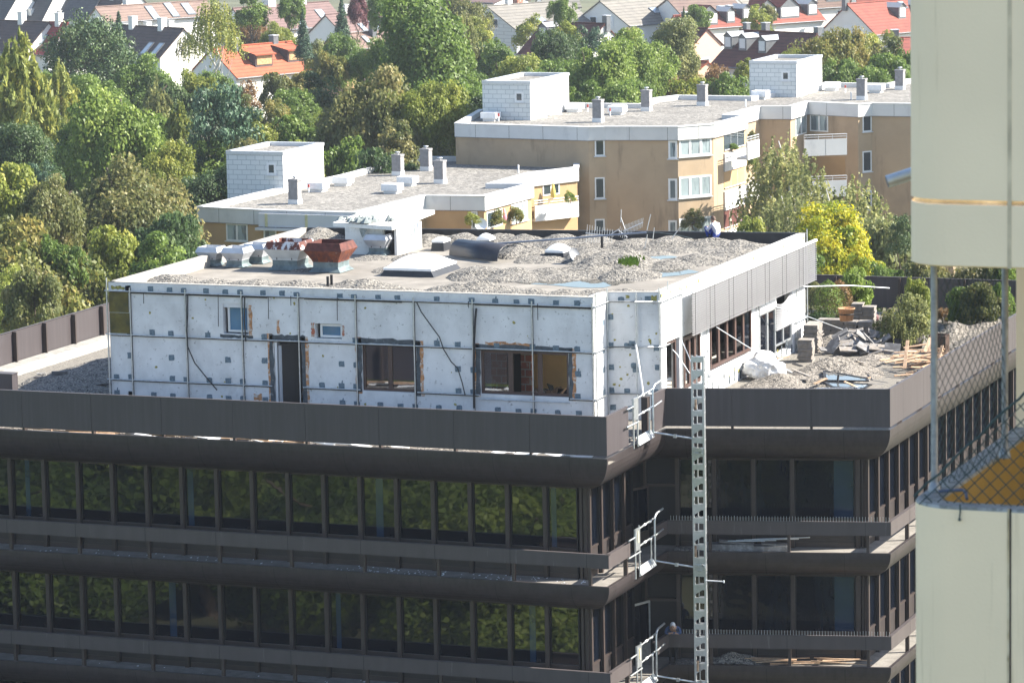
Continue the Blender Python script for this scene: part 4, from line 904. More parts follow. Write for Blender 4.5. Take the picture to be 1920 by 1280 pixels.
def trunk_mesh(kind, seed):
    key = (kind, seed)
    if key in TR: return TR[key]
    r = random.Random(seed*7+len(kind)); mb = MB()
    pts = [Vector((r.uniform(-.03, .03)*i, r.uniform(-.03, .03)*i, i/8)) for i in range(9)]
    mb.tube(pts, [.034*(1-i/9.5) for i in range(9)], 7)
    for i in range(12 if kind != 'conifer' else 0):
        h = r.uniform(.30, .66); a = r.uniform(0, 6.28); b = Vector((0, 0, h)); l = r.uniform(.18, .34)
        q = b+Vector((math.cos(a)*l*.55, math.sin(a)*l*.55, l*.35)); e = b+Vector((math.cos(a)*l, math.sin(a)*l, l*.85))
        mb.tube([b, q, e], [.013, .008, .003], 5)
    o = mb.build('trunk', MT['bark']); me = o.data; bpy.data.objects.remove(o); TR[key] = me; return me
treecount = [0]
def plant(loc, H, rad, kind, lm, label, cat='tree', group=None, size=4.0, crown_h=.72, name=None, bark='bark', z0=None):
    """a tree standing at loc (its foot) with total height H and crown radius rad"""
    treecount[0] += 1; sd = treecount[0] % 3
    nm = name or {'spruce': 'spruce_tree', 'pine': 'pine_tree', 'mugo': 'pine_tree', 'larch': 'larch_tree', 'weep': 'birch_tree', 'shrub': 'shrub', 'thuja': 'thuja'}.get(kind, 'broadleaf_tree')
    t = thing(nm, label, cat, tuple(loc), group)
    me, R, zl, zh, rr = crown_mesh(kind, size, sd)
    c = bpy.data.objects.new('crown', me); link(c, t)
    if not me.materials: me.materials.append(None)
    c.material_slots[0].link = 'OBJECT'; c.material_slots[0].material = LM[lm]
    ch = min(H*crown_h, rad*{'spruce': 5.5, 'thuja': 5, 'weep': 2.3, 'larch': 3.1, 'pine': 2.5}.get(kind, 2.15)) if cat == 'tree' else H*crown_h; c.scale = (rad/rr, rad/rr*rnd.uniform(.92, 1.08), ch/(zh-zl)); c.location = (0, 0, H-c.scale[2]*zh); c.rotation_euler = (0, 0, rnd.uniform(0, 6.28))
    k = bpy.data.objects.new('trunk', trunk_mesh('conifer' if kind in ('spruce', 'thuja') else 'b', sd)); link(k, t)
    k.material_slots[0].link = 'OBJECT'; k.material_slots[0].material = MT[bark]
    k.scale = (rad*1.9 if kind != 'spruce' else rad*1.2,)*2+(H*.93,)
    return t
def tree_px(x, ytop, wpx, H, kind, lm, label, size=4.0, ch=.72, **kw):
    """tree whose top shows at photo pixel (x, ytop), H metres tall on the ground, crown wpx pixels wide"""
    p = at(x, ytop, z=GZ+H); rad = wpx*(.56 if kind not in ('spruce',) else .5)*depth(p)/FPX
    size = 2.0 if rad < 2.4 else 4.0 if rad < 4.4 else 5.0 if depth(p) < 235 else 6.0 if rad > 5.2 else 4.0
    if kind in ('spruce', 'pine', 'mugo', 'thuja'): size = 4.0
    return plant((p.x, p.y, GZ), H, rad, kind, lm, label, size=size, crown_h=ch, **kw)
# ================= things on the terrace =================
def terr_in(X, Y): 
    return ((X > -.78) & (X < B_[0]-.15) & (Y > IL+.5+X*math.tan(PHI)*.98) & (Y < BY-.2))
def tpile(px, py, w, h, ry=None): 
    p = at(px, py, z=TF+.1); r = w*depth(p)/FPX/2; return (p.x, p.y, r, ry or max(.8, r), h, 0)
MT['gravel_warm'] = gravel_mat('gravel_warm', [(.04, .036, .034), (.105, .095, .083), (.18, .162, .14), (.25, .227, .198), (.32, .29, .256)], cells=24, bump=.6)
gravel_field('gravel', (-.8, B_[0], IL, BY), terr_in, [tpile(1460, 722, 150, .55, 1.8), tpile(1500, 716, 110, .4, 1.6), tpile(1420, 730, 70, .2, 1), tpile(1560, 690, 130, .62, 2.2), tpile(1590, 700, 130, .5, 2.0), tpile(1540, 716, 90, .3, 1.2), tpile(1630, 672, 80, .25, 1.6),
   tpile(1528, 630, 70, .75, 2.2), tpile(1560, 640, 60, .4, 1.6), tpile(1655, 620, 80, .45, 2.2), tpile(1690, 610, 80, .35, 2), tpile(1600, 630, 100, .35, 2.0), tpile(1790, 625, 80, .6, 2.2), tpile(1840, 618, 80, .5, 2.2), tpile(1820, 640, 70, .3, 2), tpile(1205, 783, 60, .12, .9)], TF, .06, MT['gravel_warm'], 'warm grey gravel heaped along the sunny roof terrace')
def terr_l(X, Y): return (X > LX+1) & (X < PX0-.05) & (Y > .3) & (Y < 21)
def lp(px, py, rx, ry, h): p = at(px, py, z=TF); return (p.x, p.y, rx, ry, h, 0)
gravel_field('gravel', (LX+1, PX0, .3, 21), terr_l, [lp(170, 715, 2.4, 3.0, .55), lp(120, 722, 1.6, 1.6, .3), lp(190, 690, 1.2, 2.5, .35), lp(150, 735, 2, 1.2, .35)], TF, .06, MT['gravel'], 'shaded gravel spread against the left end of the penthouse')
gravel_field('gravel', (LX+.3, -.1, .1, 5.6), lambda X, Y: (X > LX+.3) & (X < -.15) & (Y > .12) & (Y < 5.5), [(-1.6, 3.6, 1.3, 1.2, .45, 0), (-2.9, 4.3, 1.5, 1.0, .3, 0), (-.9, 4.4, 1, 1, .2, 0)]+[(-4-2*i, .9, 1.4, .5, .06, 0) for i in range(10)], TF, .06, MT['gravel_warm'], 'strip of rubble and gravel between the front parapet and the penthouse')
MT['paver'] = overlay(mat('concrete_paver', (.24, .215, .19), rough=.9, var=.25, scale=7, bump=.4, bscale=25), (.20, .21, .24), 5, (.5, .65), fac=.6)
MT['slate'] = overlay(mat('grey_slab', (.17, .165, .165), rough=.8, var=.2, scale=5, bump=.3), (.36, .36, .36), 4, (.5, .65), fac=.6)
def stack(px, py, nx, n, label, w=.5, d=.5, hh=.045, z=TF, rz=.1, group=None, mm='paver', zoff=0):
    p = at(px, py, z=z+zoff); t = thing('paver_stack', label, 'paver stack', tuple(p), group, rz=rz)
    for k in range(n if isinstance(n, int) else max(n)):
        for j in range(nx):
            if not isinstance(n, int) and k >= n[j]: continue
            mb = MB(); mb.rbox((j*(w+.02)+rnd.uniform(-.025, .025), d/2+rnd.uniform(-.025, .025), k*hh*1.16+hh/2), (w, d, hh), (0, 0, rnd.uniform(-.05, .05))); mb.build('paver', MT[mm], t)
    return t
stack(1509, 679, 1, 15, 'nearest stack of concrete pavers, lower step of two beside the white wall', group='stacked pavers on the terrace')
stack(1520, 662, 1, 19, 'taller stack of pavers just behind the nearest stack', d=1.1, group='stacked pavers on the terrace')
stack(1545, 642, 4, (16, 16, 15, 15), 'long row of paver stacks carrying the round wooden planter', w=.46, group='stacked pavers on the terrace')
stack(1606, 628, 2, (22, 20), 'paver stack behind and right of the wooden planter', w=.42, group='stacked pavers on the terrace')
# wooden planter
p = at(1587, 601, z=TF+.95); t = thing('planter_tub', 'round wooden planter tub standing on the long paver stacks', 'planter', tuple(p))
MT['tubwood'] = mat('tub_wood', (.42, .22, .11), rough=.7, var=.25, scale=3, stretch=(5, 5, .4)); MB().lathe([(.001, 0), (.23, 0), (.29, .42), (.31, .42), (.31, .45), (.27, .45), (.26, .36), (.001, .36)], n=20).build('tub', MT['tubwood'], t)
MB().lathe([(.268, .22), (.276, .22), (.280, .26), (.272, .26)], n=20).build('hoop', MT['gasket'], t)
# heap of broken slabs
t0 = 0
for i, (px, py, s, rx, ry, rz, lb) in enumerate((
  (1600, 622, .7, .1, -.25, .2, 'flat slab on top of the slab heap'), (1575, 626, .62, .2, -.5, .3, 'slab sloping left near the heap top'), (1583, 633, .6, .15, -.4, .5, 'pale slab on the left shoulder of the heap'),
  (1604, 632, .55, .2, .3, .1, 'short slab in the middle of the heap'), (1621, 634, .75, .3, .7, .4, 'slab sliding down right of the heap top'), (1634, 640, .8, .2, .8, .6, 'steep slab leaning on the right of the heap'),
  (1580, 644, .7, .35, -.1, .2, 'broad slab low on the left of the heap'), (1607, 646, .75, .4, .15, -.2, 'broad tilted slab at the front of the heap'), (1622, 652, .6, .3, .5, .1, 'narrow slab at the heap front'),
  (1653, 652, .85, .35, .1, .2, 'large stained slab lying right of the heap'), (1673, 654, .55, 1.1, .1, .2, 'slab standing on edge at the right end of the heap'), (1660, 634, .4, .2, -.6, .3, 'small slab tipped up behind the large stained slab'),
  (1590, 655, .6, .2, .05, .4, 'slab half buried in gravel before the heap'), (1560, 650, .5, .3, -.8, .9, 'slab propped on the left foot of the heap'), (1565, 640, .4, .3, -.6, .2, 'small slab under the planter stacks'), (1615, 640, .5, .5, .2, .8, 'dark slab wedged inside the heap'))):
    zz = TF+.12+max(0, (665-py)/90.)*1.0; p = at(px, py, z=zz); tag(MB().rbox((0, 0, 0), (s, .42, .05)).build('flagstone', MT['slate' if i % 3 else 'paver']), lb, 'slab', 'loose slabs of the heap on the terrace')
    o = bpy.context.scene.collection.objects[-1]; o.location = p; o.rotation_euler = (rx, ry, rz)
for i in range(26):
    px, py = rnd.gauss(1612, 28), rnd.uniform(624, 660); zz = TF+.1+max(0, (664-py)/90.)*.95; p = at(px, py, z=zz)
    o = MB().rbox((0, 0, 0), (rnd.uniform(.3, .6), rnd.uniform(.22, .4), .045)).build('flagstone', MT['paver' if rnd.random() < .5 else 'slate']); o.location = p; o.rotation_euler = (rnd.gauss(.25, .35), rnd.gauss(0, .45), rnd.uniform(-.5, .9)); tag(o, 'broken slab jumbled inside the heap on the terrace', 'slab', 'jumbled slabs inside the heap')
for i in range(14):
    px, py = rnd.uniform(1430, 1660), rnd.uniform(668, 722); p = at(px, py, z=TF+.25)
    o = MB().rbox((0, 0, 0), (rnd.uniform(.3, .9), rnd.uniform(.05, .2), .03)).build('scrap_strip', MT[rnd.choice(('slate', 'gasket', 'wood_raw', 'paver'))]); o.location = p; o.rotation_euler = (rnd.gauss(0, .2), rnd.gauss(0, .15), rnd.uniform(-1.5, 1.5)); tag(o, 'narrow scrap strip lying on the terrace gravel', 'scrap', 'scrap strips on the terrace gravel')
# white sack
MT['sack'] = mat('white_sack', (.72, .72, .71), rough=.55, var=.08, scale=6, bump=.3, bscale=7)
def lump(cx, cy, cz, rx, ry, rz_, seed, amp=.12, sub=5):
    import bmesh
    bm = bmesh.new(); bmesh.ops.create_icosphere(bm, subdivisions=sub, radius=1); from mathutils import noise
    for v in bm.verts:
        n_ = noise.noise(v.co*1.6+Vector((seed, 0, 0)))*amp*2+abs(noise.noise(v.co*3.2+Vector((0, seed, 0))))*-amp*.8+noise.noise(v.co*7)*amp*.12
        v.co *= 1+n_
        if v.co.z < -.55: v.co.z = -.55-(v.co.z+.55)*-.1
        v.co = Vector((v.co.x*rx, v.co.y*ry, v.co.z*rz_))
    me = bpy.data.meshes.new('lump'); bm.to_mesh(me); bm.free()
    for p_ in me.polygons: p_.use_smooth = True
    return me
def lump_obj(name, px, py, r, m, label, cat, z=TF, seed=1, amp=.14, parent=None):
    me = lump(0, 0, 0, *r, seed, amp); me.materials.append(m); o = bpy.data.objects.new(name, me); link(o, parent); p = at(px, py, z=z); o.location = (p.x, p.y+r[1]*.6, z+r[2]*.56); return tag(o, label, cat) if label else o
lump_obj('rubble_sack', 1426, 713, (.66, .6, .55), MT['sack'], 'bulging white rubble sack on the terrace by the penthouse wall', 'sack', amp=.2, seed=4)
bpy.context.scene.collection.objects[-1].rotation_euler = (0, .25, .3)
# framed panels lying on the gravel
MT['panel_glass'] = glass_mat('panel_glass', (.10, .11, .12), ior=1.6, wave=.002)
def flatpanel(pts, label, m, name='glazed_frame'):
    t = thing(name, label, 'sash' if name != 'steel_grating' else 'grating'); P = [at(x, y, z=TF+.25) for x, y in pts]; c = sum(P, Vector())/4
    mb = MB(); 
    for a, b in zip(P, P[1:]+P[:1]):
        d = (b-a).normalized(); s = Vector((-d.y, d.x, 0))*.045; mb.add([a-s-Vector((0, 0, .04)), b-s-Vector((0, 0, .04)), b+s-Vector((0, 0, .04)), a+s-Vector((0, 0, .04)), a-s, b-s, b+s, a+s], [(0, 3, 2, 1), (4, 5, 6, 7), (0, 1, 5, 4), (1, 2, 6, 5), (2, 3, 7, 6), (3, 0, 4, 7)])
    mb.build('frame', MT['black'] if name != 'steel_grating' else MT['galv'], t)
    if name == 'steel_grating':
        for i in range(1, 14):
            a = P[0].lerp(P[1], i/14); b = P[3].lerp(P[2], i/14); MB().tube([a, b], .012, 4).build('bar', MT['galv'], t)
    else: MB().add([p-Vector((0, 0, .02)) for p in P], [(0, 1, 2, 3)]).build('pane', m, t)
    return base(t, tuple(c))
flatpanel([(1545, 694), (1625, 708), (1627, 713), (1548, 712)], 'dark framed sash lying open on the gravel, rear of two', MT['panel_glass'])
flatpanel([(1547, 715), (1633, 719), (1620, 727), (1560, 724)], 'framed glass sash lying flat in front of the rear sash', MT['panel_glass'])
flatpanel([(1533, 727), (1608, 726), (1614, 731), (1536, 731)], 'steel grating lying just behind the dark parapet', None, 'steel_grating')
# splintered boards
for i in range(46):
    a = at(rnd.uniform(1695, 1760), rnd.uniform(672, 706), z=TF+.1); lz = TF+.1+rnd.random()*.5*(1 if i < 34 else .2); L_ = rnd.uniform(.7, 1.9); an = rnd.gauss(.5, .28); tilt = rnd.gauss(0, .12)
    if i in (3, 7, 11, 15): an = rnd.uniform(1.2, 1.9); tilt = -.6; lz += .35
    o = MB().rbox((0, 0, 0), (L_, rnd.uniform(.05, .12), .03)).build('board', MT['wood_raw']); o.location = (a.x, a.y, lz); o.rotation_euler = (rnd.uniform(-.5, .5), tilt, an)
    tag(o, 'splintered softwood board in the pile by the side parapet', 'board', 'broken boards heaped by the side parapet')
for i in range(34):
    x = LX+6.8+i*.28+rnd.uniform(-.3, .3); 
    o = MB().rbox((0, 0, 0), (rnd.uniform(.6, 1.7), .07, .03)).build('board', MT['wood_raw']); o.location = (x, rnd.uniform(.2, .55), TF+.06+rnd.random()*.10); o.rotation_euler = (rnd.uniform(-.4, .4), rnd.uniform(-.05, .05), rnd.uniform(-.15, .15))
    tag(o, 'splintered board showing in the gap under the front parapet', 'board', 'broken boards behind the front parapet')
for i in range(26):
    o = MB().rbox((0, 0, 0), (rnd.uniform(.3, .9), rnd.uniform(.1, .4), .02)).build('scrap_sheet', MT[rnd.choice(('white_paint', 'galv', 'roomgrey'))]); o.location = (-rnd.uniform(.6, 16), rnd.uniform(.2, .55), TF+.05+rnd.random()*.06); o.rotation_euler = (rnd.uniform(-.3, .3), rnd.uniform(-.1, .1), rnd.uniform(-.5, .5))
    tag(o, 'pale scrap sheet showing in the gap under the front parapet', 'scrap', 'pale scraps behind the front parapet')
# slabs and laths in the shade on the left terrace
for i in range(22):
    p = at(rnd.uniform(95, 200), rnd.uniform(696, 722), z=TF+.2); o = MB().rbox((0, 0, 0), (rnd.uniform(.5, 1.5), .12, .03)).build('lath', MT[rnd.choice(('slate', 'gasket', 'spandrel'))]); o.location = p; o.rotation_euler = (rnd.uniform(-.3, .3), rnd.uniform(-.12, .12), rnd.uniform(.1, .9))
    tag(o, 'dark lath in the shaded scrap pile left of the penthouse', 'lath', 'dark laths piled left of the penthouse')
p = at(113, 718, z=TF); o = MB().rbox((0, 0, .22), (.55, .04, .42), (.3, 0, .3)).build('scrap_plate', MT['slate']); o.location = p; tag(o, 'dark square plate standing among the laths', 'plate')
# crate and pots by the far shrubs
p = at(1757, 662, z=TF); o = MB(); o.box(-.3, .3, 0, .06, 0, .62); o.box(-.3, .3, .5, .56, 0, .62); o.box(-.3, -.25, .06, .5, 0, .62); o.box(.25, .3, .06, .5, 0, .62); o = o.build('crate', mat('dark_crate', (.06, .035, .025), var=.3)); o.location = p; tag(o, 'dark open crate standing behind the splintered boards', 'crate')
for px, py, lb in ((1713, 652, 'dark plant tub under the big shrub, right one'), (1680, 656, 'dark plant tub under the big shrub, left one')):
    p = at(px, py, z=TF); o = MB().lathe([(.001, 0), (.3, 0), (.38, .45), (.33, .45), (.3, .38), (.001, .38)], n=16).build('plant_tub', mat('dark_tub', (.035, .03, .03), var=.2)); o.location = p; tag(o, lb, 'plant tub')
p = at(1640, 602, z=TF+.3); o = MB().lathe([(.001, 0), (.14, .02), (.17, .16), (.1, .26), (.001, .27)], n=12).build('clay_jar', mat('maroon_clay', (.12, .05, .05), var=.2)); o.location = p; tag(o, 'maroon clay jar fallen among gravel behind the slabs', 'jar')
# terrace plants
def tplant(x, yb, H, wpx, kind, lm, label, size=2.0, ch=.92, **kw):
    p = at(x, yb, z=TF); rad = wpx/2*depth(p)/FPX; return plant((p.x, p.y, TF), H, rad, kind, lm, label, 'shrub', size=size, crown_h=ch, **kw)
tplant(1712, 652, 2.0, 85, 'sparse', 'greygreen', 'big loose grey green shrub on the terrace left of the fence post', name='shrub')
tplant(1722, 640, 2.35, 60, 'sparse', 'yellowgreen', 'tallest yellow green shrub on the terrace, touching the front fence post', name='shrub')
tplant(1688, 655, 1.5, 80, 'weep', 'greygreen', 'spreading grey green shrub left of the tallest terrace shrub', name='shrub', size=4.0)
tplant(1672, 648, 1.3, 80, 'sparse', 'olive', 'low thin shrub at the left foot of the big loose shrub', name='shrub')
tplant(1600, 615, 2.3, 85, 'sparse', 'bright', 'young feathery shrub rising behind the wooden planter', name='shrub')
tplant(1527, 622, 1.9, 60, 'thuja', 'olive', 'browning conifer hedge plant nearest the penthouse corner', size=4.0)
tplant(1553, 625, 2.0, 70, 'thuja', 'green', 'green conifer hedge plant second from the penthouse corner', size=4.0)
tplant(1574, 622, 1.95, 60, 'thuja', 'brown', 'dead brown conifer between the hedge plant and young shrub', size=4.0)
tplant(1535, 628, .9, 80, 'shrub', 'dark', 'low dark shrub below the conifers by the gravel heap')
tplant(1800, 612, 1.5, 60, 'shrub', 'green', 'green shrub behind the fence post on the terrace')
tplant(1842, 615, 1.75, 90, 'shrub', 'olive', 'broad dark shrub in front of the back parapet between the fence posts')
tplant(1880, 610, 1.6, 60, 'shrub', 'green', 'shrub partly hidden by the rear fence post')
tplant(1768, 606, .6, 40, 'sparse', 'brown', 'bare twiggy shrub right of the front fence post', name='shrub')
tplant(1830, 608, .55, 90, 'sparse', 'yellowgreen', 'pile of cut branches on the gravel heap', name='shrub')
# ================= the two ochre apartment blocks =================
MT['ochre'] = overlay(overlay(mat('ochre_render', (.40, .30, .20), rough=.9, var=.08, scale=.6, bump=.15, bscale=12), (.30, .235, .17), .28, (.50, .66), stretch=(1, 1, 1), fac=.6), (.17, .13, .09), 1.4, (.56, .72), stretch=(1, 1, .18), fac=.55, seed=3)
MT['ochre2'] = mat('orange_ochre_render', (.41, .275, .145), rough=.9, var=.1, scale=.8, bump=.15, bscale=12)
MT['fascia'] = overlay(mat('white_fascia_panel', (.58, .585, .59), rough=.7, var=.05, scale=1), (.42, .43, .45), 1.1, (.55, .72), stretch=(1, 1, .5), fac=.6)
MT['joint'] = mat('panel_joint', (.20, .20, .20), rough=.9)
MT['roofgravel'] = gravel_mat('roof_gravel', [(.07, .067, .063), (.15, .142, .13), (.22, .208, .19), (.30, .287, .262)], cells=7, bump=.5); overlay(MT['roofgravel'], (.125, .118, .108), .35, (.48, .62), fac=.6)
MT['capmetal'] = mat('parapet_flashing', (.55, .57, .60), rough=.45, metal=.3, var=.05)
MT['tile'] = brick_mat('white_cladding_tile', (.60, .63, .63), (.66, .68, .68), (.36, .39, .41), .62, .31, 'XYZ', ms=.018, bump=.15)
MT['tile_plain'] = mat('white_cladding', (.72, .73, .73), rough=.7, var=.03, scale=2)
MT['chim'] = mat('exposed_concrete', (.24, .235, .24), rough=.9, var=.15, scale=5, bump=.3)
MT['curtain'] = glass_mat('curtained_glass', (.30, .36, .38), ior=1.6, wave=.004); overlay(MT['curtain'], (.08, .10, .12), 1.6, (.50, .56), stretch=(1, 1, .15), fac=.8)
MT['darkglass'] = glass_mat('dark_window_glass', (.03, .045, .055), ior=1.6, wave=.004)
def block(name, pxs, zp, depth_f, label, ochre, back_extra=None, seams=True):
    P = [at(x, y, z=zp) for x, y in pxs]; P = [(p.x, p.y) for p in P]
    t = thing(name, label, 'building')
    wall = offset_path(P+[P[0]], .12)[:-1]
    mb = MB(); mb.prism(wall, GZ, zp-depth_f+.05, 0); mb.build('wall', MT[ochre], t)
    mb = MB(); sweep(mb, P+[P[0]], [(.12, zp-depth_f), (0, zp-depth_f), (0, zp-.06), (-.04, zp-.06), (-.04, zp), (.36, zp), (.36, zp-.4)])
    f = mb.build('fascia', MT['fascia'], t)
    mb = MB(); mb.prism(offset_path(P+[P[0]], .2)[:-1], zp-.5, zp-.33); mb.build('roof', MT['roofgravel'], t)
    if seams:
        mb = MB()
        for a, b in zip(P[:-4], P[1:]):
            L_ = math.dist(a, b); mb.tf = frame((a[0], a[1], 0), (b[0]-a[0], b[1]-a[1], 0)); u = 1.6
            while u < L_-.4: mb.box(u-.015, u+.015, -.006, 0, zp-depth_f, zp-.06); u += 2.55
            mb.box(0, L_, -.006, .0, zp-depth_f, zp-depth_f+.04)
        mb.build('panel_joint', MT['joint'], f)
    return t, P, wall
low, LP_, LW = block('apartment_block', [(369, 387), (492, 393), (667, 398), (797, 366), (909, 367), (1001, 343), (925, 343), (998, 323), (1085, 313), (1086, 296), (853, 293), (763, 293), (735, 302), (640, 327), (475, 362)], -5.75, .95, 'low ochre apartment block with white roof edge and flat gravel roof', 'ochre2')
tall, TP_, TW = block('apartment_block', [(852, 231), (1103, 238), (1135, 237), (1271, 237), (1340, 232), (1402, 216), (1365, 214.5), (1425, 199), (1484, 199), (1515, 190.5), (1609, 195), (1635, 193), (1701, 194), (1790, 196), (1800, 140), (1700, 148), (1663, 156), (1567, 155), (1405, 180), (1270, 178), (1227, 183), (1200, 194), (1093, 193), (898, 205)], -3.3, .95, 'tall brownish apartment block with zigzag white roof edge', 'ochre')
def wall_frame(W_, i): a, b = W_[i], W_[i+1]; return frame((a[0], a[1], 0), (b[0]-a[0], b[1]-a[1], 0))
def pxl(fr, x, y):
    P = at(x, y, P=fr.translation, n=fr.col[1].to_3d()); q = fr.inverted() @ P; return q.x, q.z
def pwin(parent, fr, x0, y0, x1, y1, n=1, gm='curtain', fw=.09, sill=True, cols=None, v=-.03):
    u0, za = pxl(fr, x0, y0); u1, zb = pxl(fr, x1, y1 if y1 > y0 else y1); zb = pxl(fr, x0, y1)[1]
    z0, z1 = min(za, zb), max(za, zb); mb = MB(fr)
    mb.box(u0, u1, v, .02, z1-fw, z1); mb.box(u0, u1, v, .02, z0, z0+fw)
    cu = [u0+(u1-u0)*i/n for i in range(n+1)]
    for i, u in enumerate(cu): a, b = (u, u+fw) if i == 0 else (u-fw, u) if i == n else (u-fw*.7, u+fw*.7); mb.box(a, b, v-.003, .02, z0+fw, z1-fw)
    if sill: mb.box(u0-.08, u1+.08, v-.08, .02, z0-.06, z0, 1)
    o = mb.build('window', [MT['paneW'], MT['capmetal']], parent)
    for i in range(n): g = MB(fr); g.box(cu[i]+fw*.8, cu[i+1]-fw*.8, -.012, .01, z0+fw, z1-fw); g.build('pane', MT[gm], o)
    return o
# low block openings
f0 = wall_frame(LW, 0); f1 = wall_frame(LW, 1); f3 = wall_frame(LW, 3); f4 = wall_frame(LW, 4)
pwin(low, f0, 424, 418, 465, 451, 2); pwin(low, f1, 494, 421, 519, 452, 1)
pwin(low, f3, 883, 396, 896, 430, 1, sill=False); pwin(low, f4, 912, 398, 942, 430, 1, 'darkglass', sill=False)
pwin(low, f4, 958, 384, 989, 420, 2)
mb = MB(f1); u0 = pxl(f1, 492, 400)[0]; u1 = pxl(f1, 665, 400)[0]; mb.box(u0-.1, u1, -.35, -.13, -6.75, -5.95); mb.box(u0-.25, u1+.1, -.55, -.12, -6.95, -6.80)
for x in (504, 579): u = pxl(f1, x, 405)[0]; mb.box(u-.09, u+.09, -.37, -.351, -6.74, -5.96, 1)
mb.build('raised_fascia', [MT['fascia'], mat('cream_strip', (.55, .52, .30))], low)
def pbal(parent, a_px, b_px, zt, h, depth_, label=None, X=None, Y=None, ref=None):
    """balcony front between two pixels on height zt"""
    A = at(*a_px, z=zt); B = at(*b_px, z=zt); fr = frame((A.x, A.y, 0), (B.x-A.x, B.y-A.y, 0)); L_ = (B-A).xy.length
    mb = MB(fr); mb.box(0, L_, 0, .12, zt-h, zt-.32); mb.box(0, L_, .12, depth_, zt-h, zt-h+.15)
    mb.box(L_*.5-.012, L_*.5+.012, -.005, 0, zt-h, zt-.32, 1)
    o = mb.build('balcony', [MT['fascia'], MT['joint']], parent)
    mb = MB(fr); mb.tube([(0, .05, zt), (L_, .05, zt)], .03, 6); mb.tube([(0, .05, zt-.16), (L_, .05, zt-.16)], .02, 6)
    for i in range(4): mb.tube([(L_*i/3, .05, zt-.32), (L_*i/3, .05, zt)], .02, 5)
    mb.build('handrail', MT['capmetal'], o); return o
pbal(low, (1003, 377), (1085, 368), -7.6, 1.35, 1.3)
f7 = wall_frame(LW, 7)
pwin(low, f7, 1017, 345, 1049, 368, 2, 'darkglass', sill=False)
# tall block openings
g0, g1, g2, g3, g4 = [wall_frame(TW, i) for i in range(5)]
for y0, y1 in ((262, 293), (333, 373), (411, 445)): pwin(tall, g1, 1115, y0, 1134, y1, 1, 'darkglass')
for y0, y1 in ((264, 298), (335, 375), (413, 450)):
    pwin(tall, g2, 1253, y0, 1270, y1, 1, fw=.13); pwin(tall, g3, 1273, y0-3, 1334, y1-3, 3, fw=.13)
for (y0, y1, y2) in ((250, 284, 322), (320, 355, 395), (392, 430, 470)):
    fr = g4; ua = pxl(fr, 1357, y0)[0]; ub = pxl(fr, 1395, y0)[0]; z0 = pxl(fr, 1357, y0)[1]; z1 = pxl(fr, 1357, y1)[1]; z2 = pxl(fr, 1357, y2)[1]
    mb = MB(fr); mb.box(ua, ub, -.02, .02, z1, z0-.02, 1); mb.box(ua-.1, ub+.1, -.12, .02, z2, z1-.15, 0); mb.tube([(ua, -.06, z1+.05), (ub, -.06, z1+.05)], .04, 6, 2)
    for s in (.33, .66): mb.box(ua+(ub-ua)*s-.02, ua+(ub-ua)*s+.02, -.03, -.02, z1, z0-.02, 2)
    mb.build('loggia', [MT['fascia'], MT['darkglass'] if y0 == 250 else MT['ochre2'] if y0 == 320 else MT['rust'], MT['capmetal']], tall)
for (y1, y2) in ((254, 290), (333, 367), (403, 440)):
    A = at(1403, y1+4, z=-3.9-(y1-254)/79*2.72-.45); pbal(tall, (1402, y1+4), (1424, y1-2), A.z, 1.5, .8)
g8 = wall_frame(TW, 8); g9 = wall_frame(TW, 9); g10 = wall_frame(TW, 10)
pwin(tall, g8, 1491, 218, 1512, 256, 2, sill=False); pwin(tall, g9, 1519, 214, 1553, 246, 2, 'curtain', sill=False)
for y0, y1 in ((217, 248), (284, 323), (358, 395)): pwin(tall, g10, 1617, y0, 1634, y1, 1, 'darkglass')
for zt, y in ((-5.15, 252), (-7.9, 330), (-10.6, 405)):
    A = at(1497, y+4, z=zt); B = at(1522, y, z=zt); o = pbal(tall, (1508, y+2), (1588, y-1), zt, 1.45, .5)
mb = MB(g9); u0, z0 = pxl(g9, 1522, 290); u1 = pxl(g9, 1585, 290)[0]; mb.box(u0, u1, -.03, .0, z0-1.6, z0, 0); mb.build('loggia_opening', [MT['ochre2']], tall)
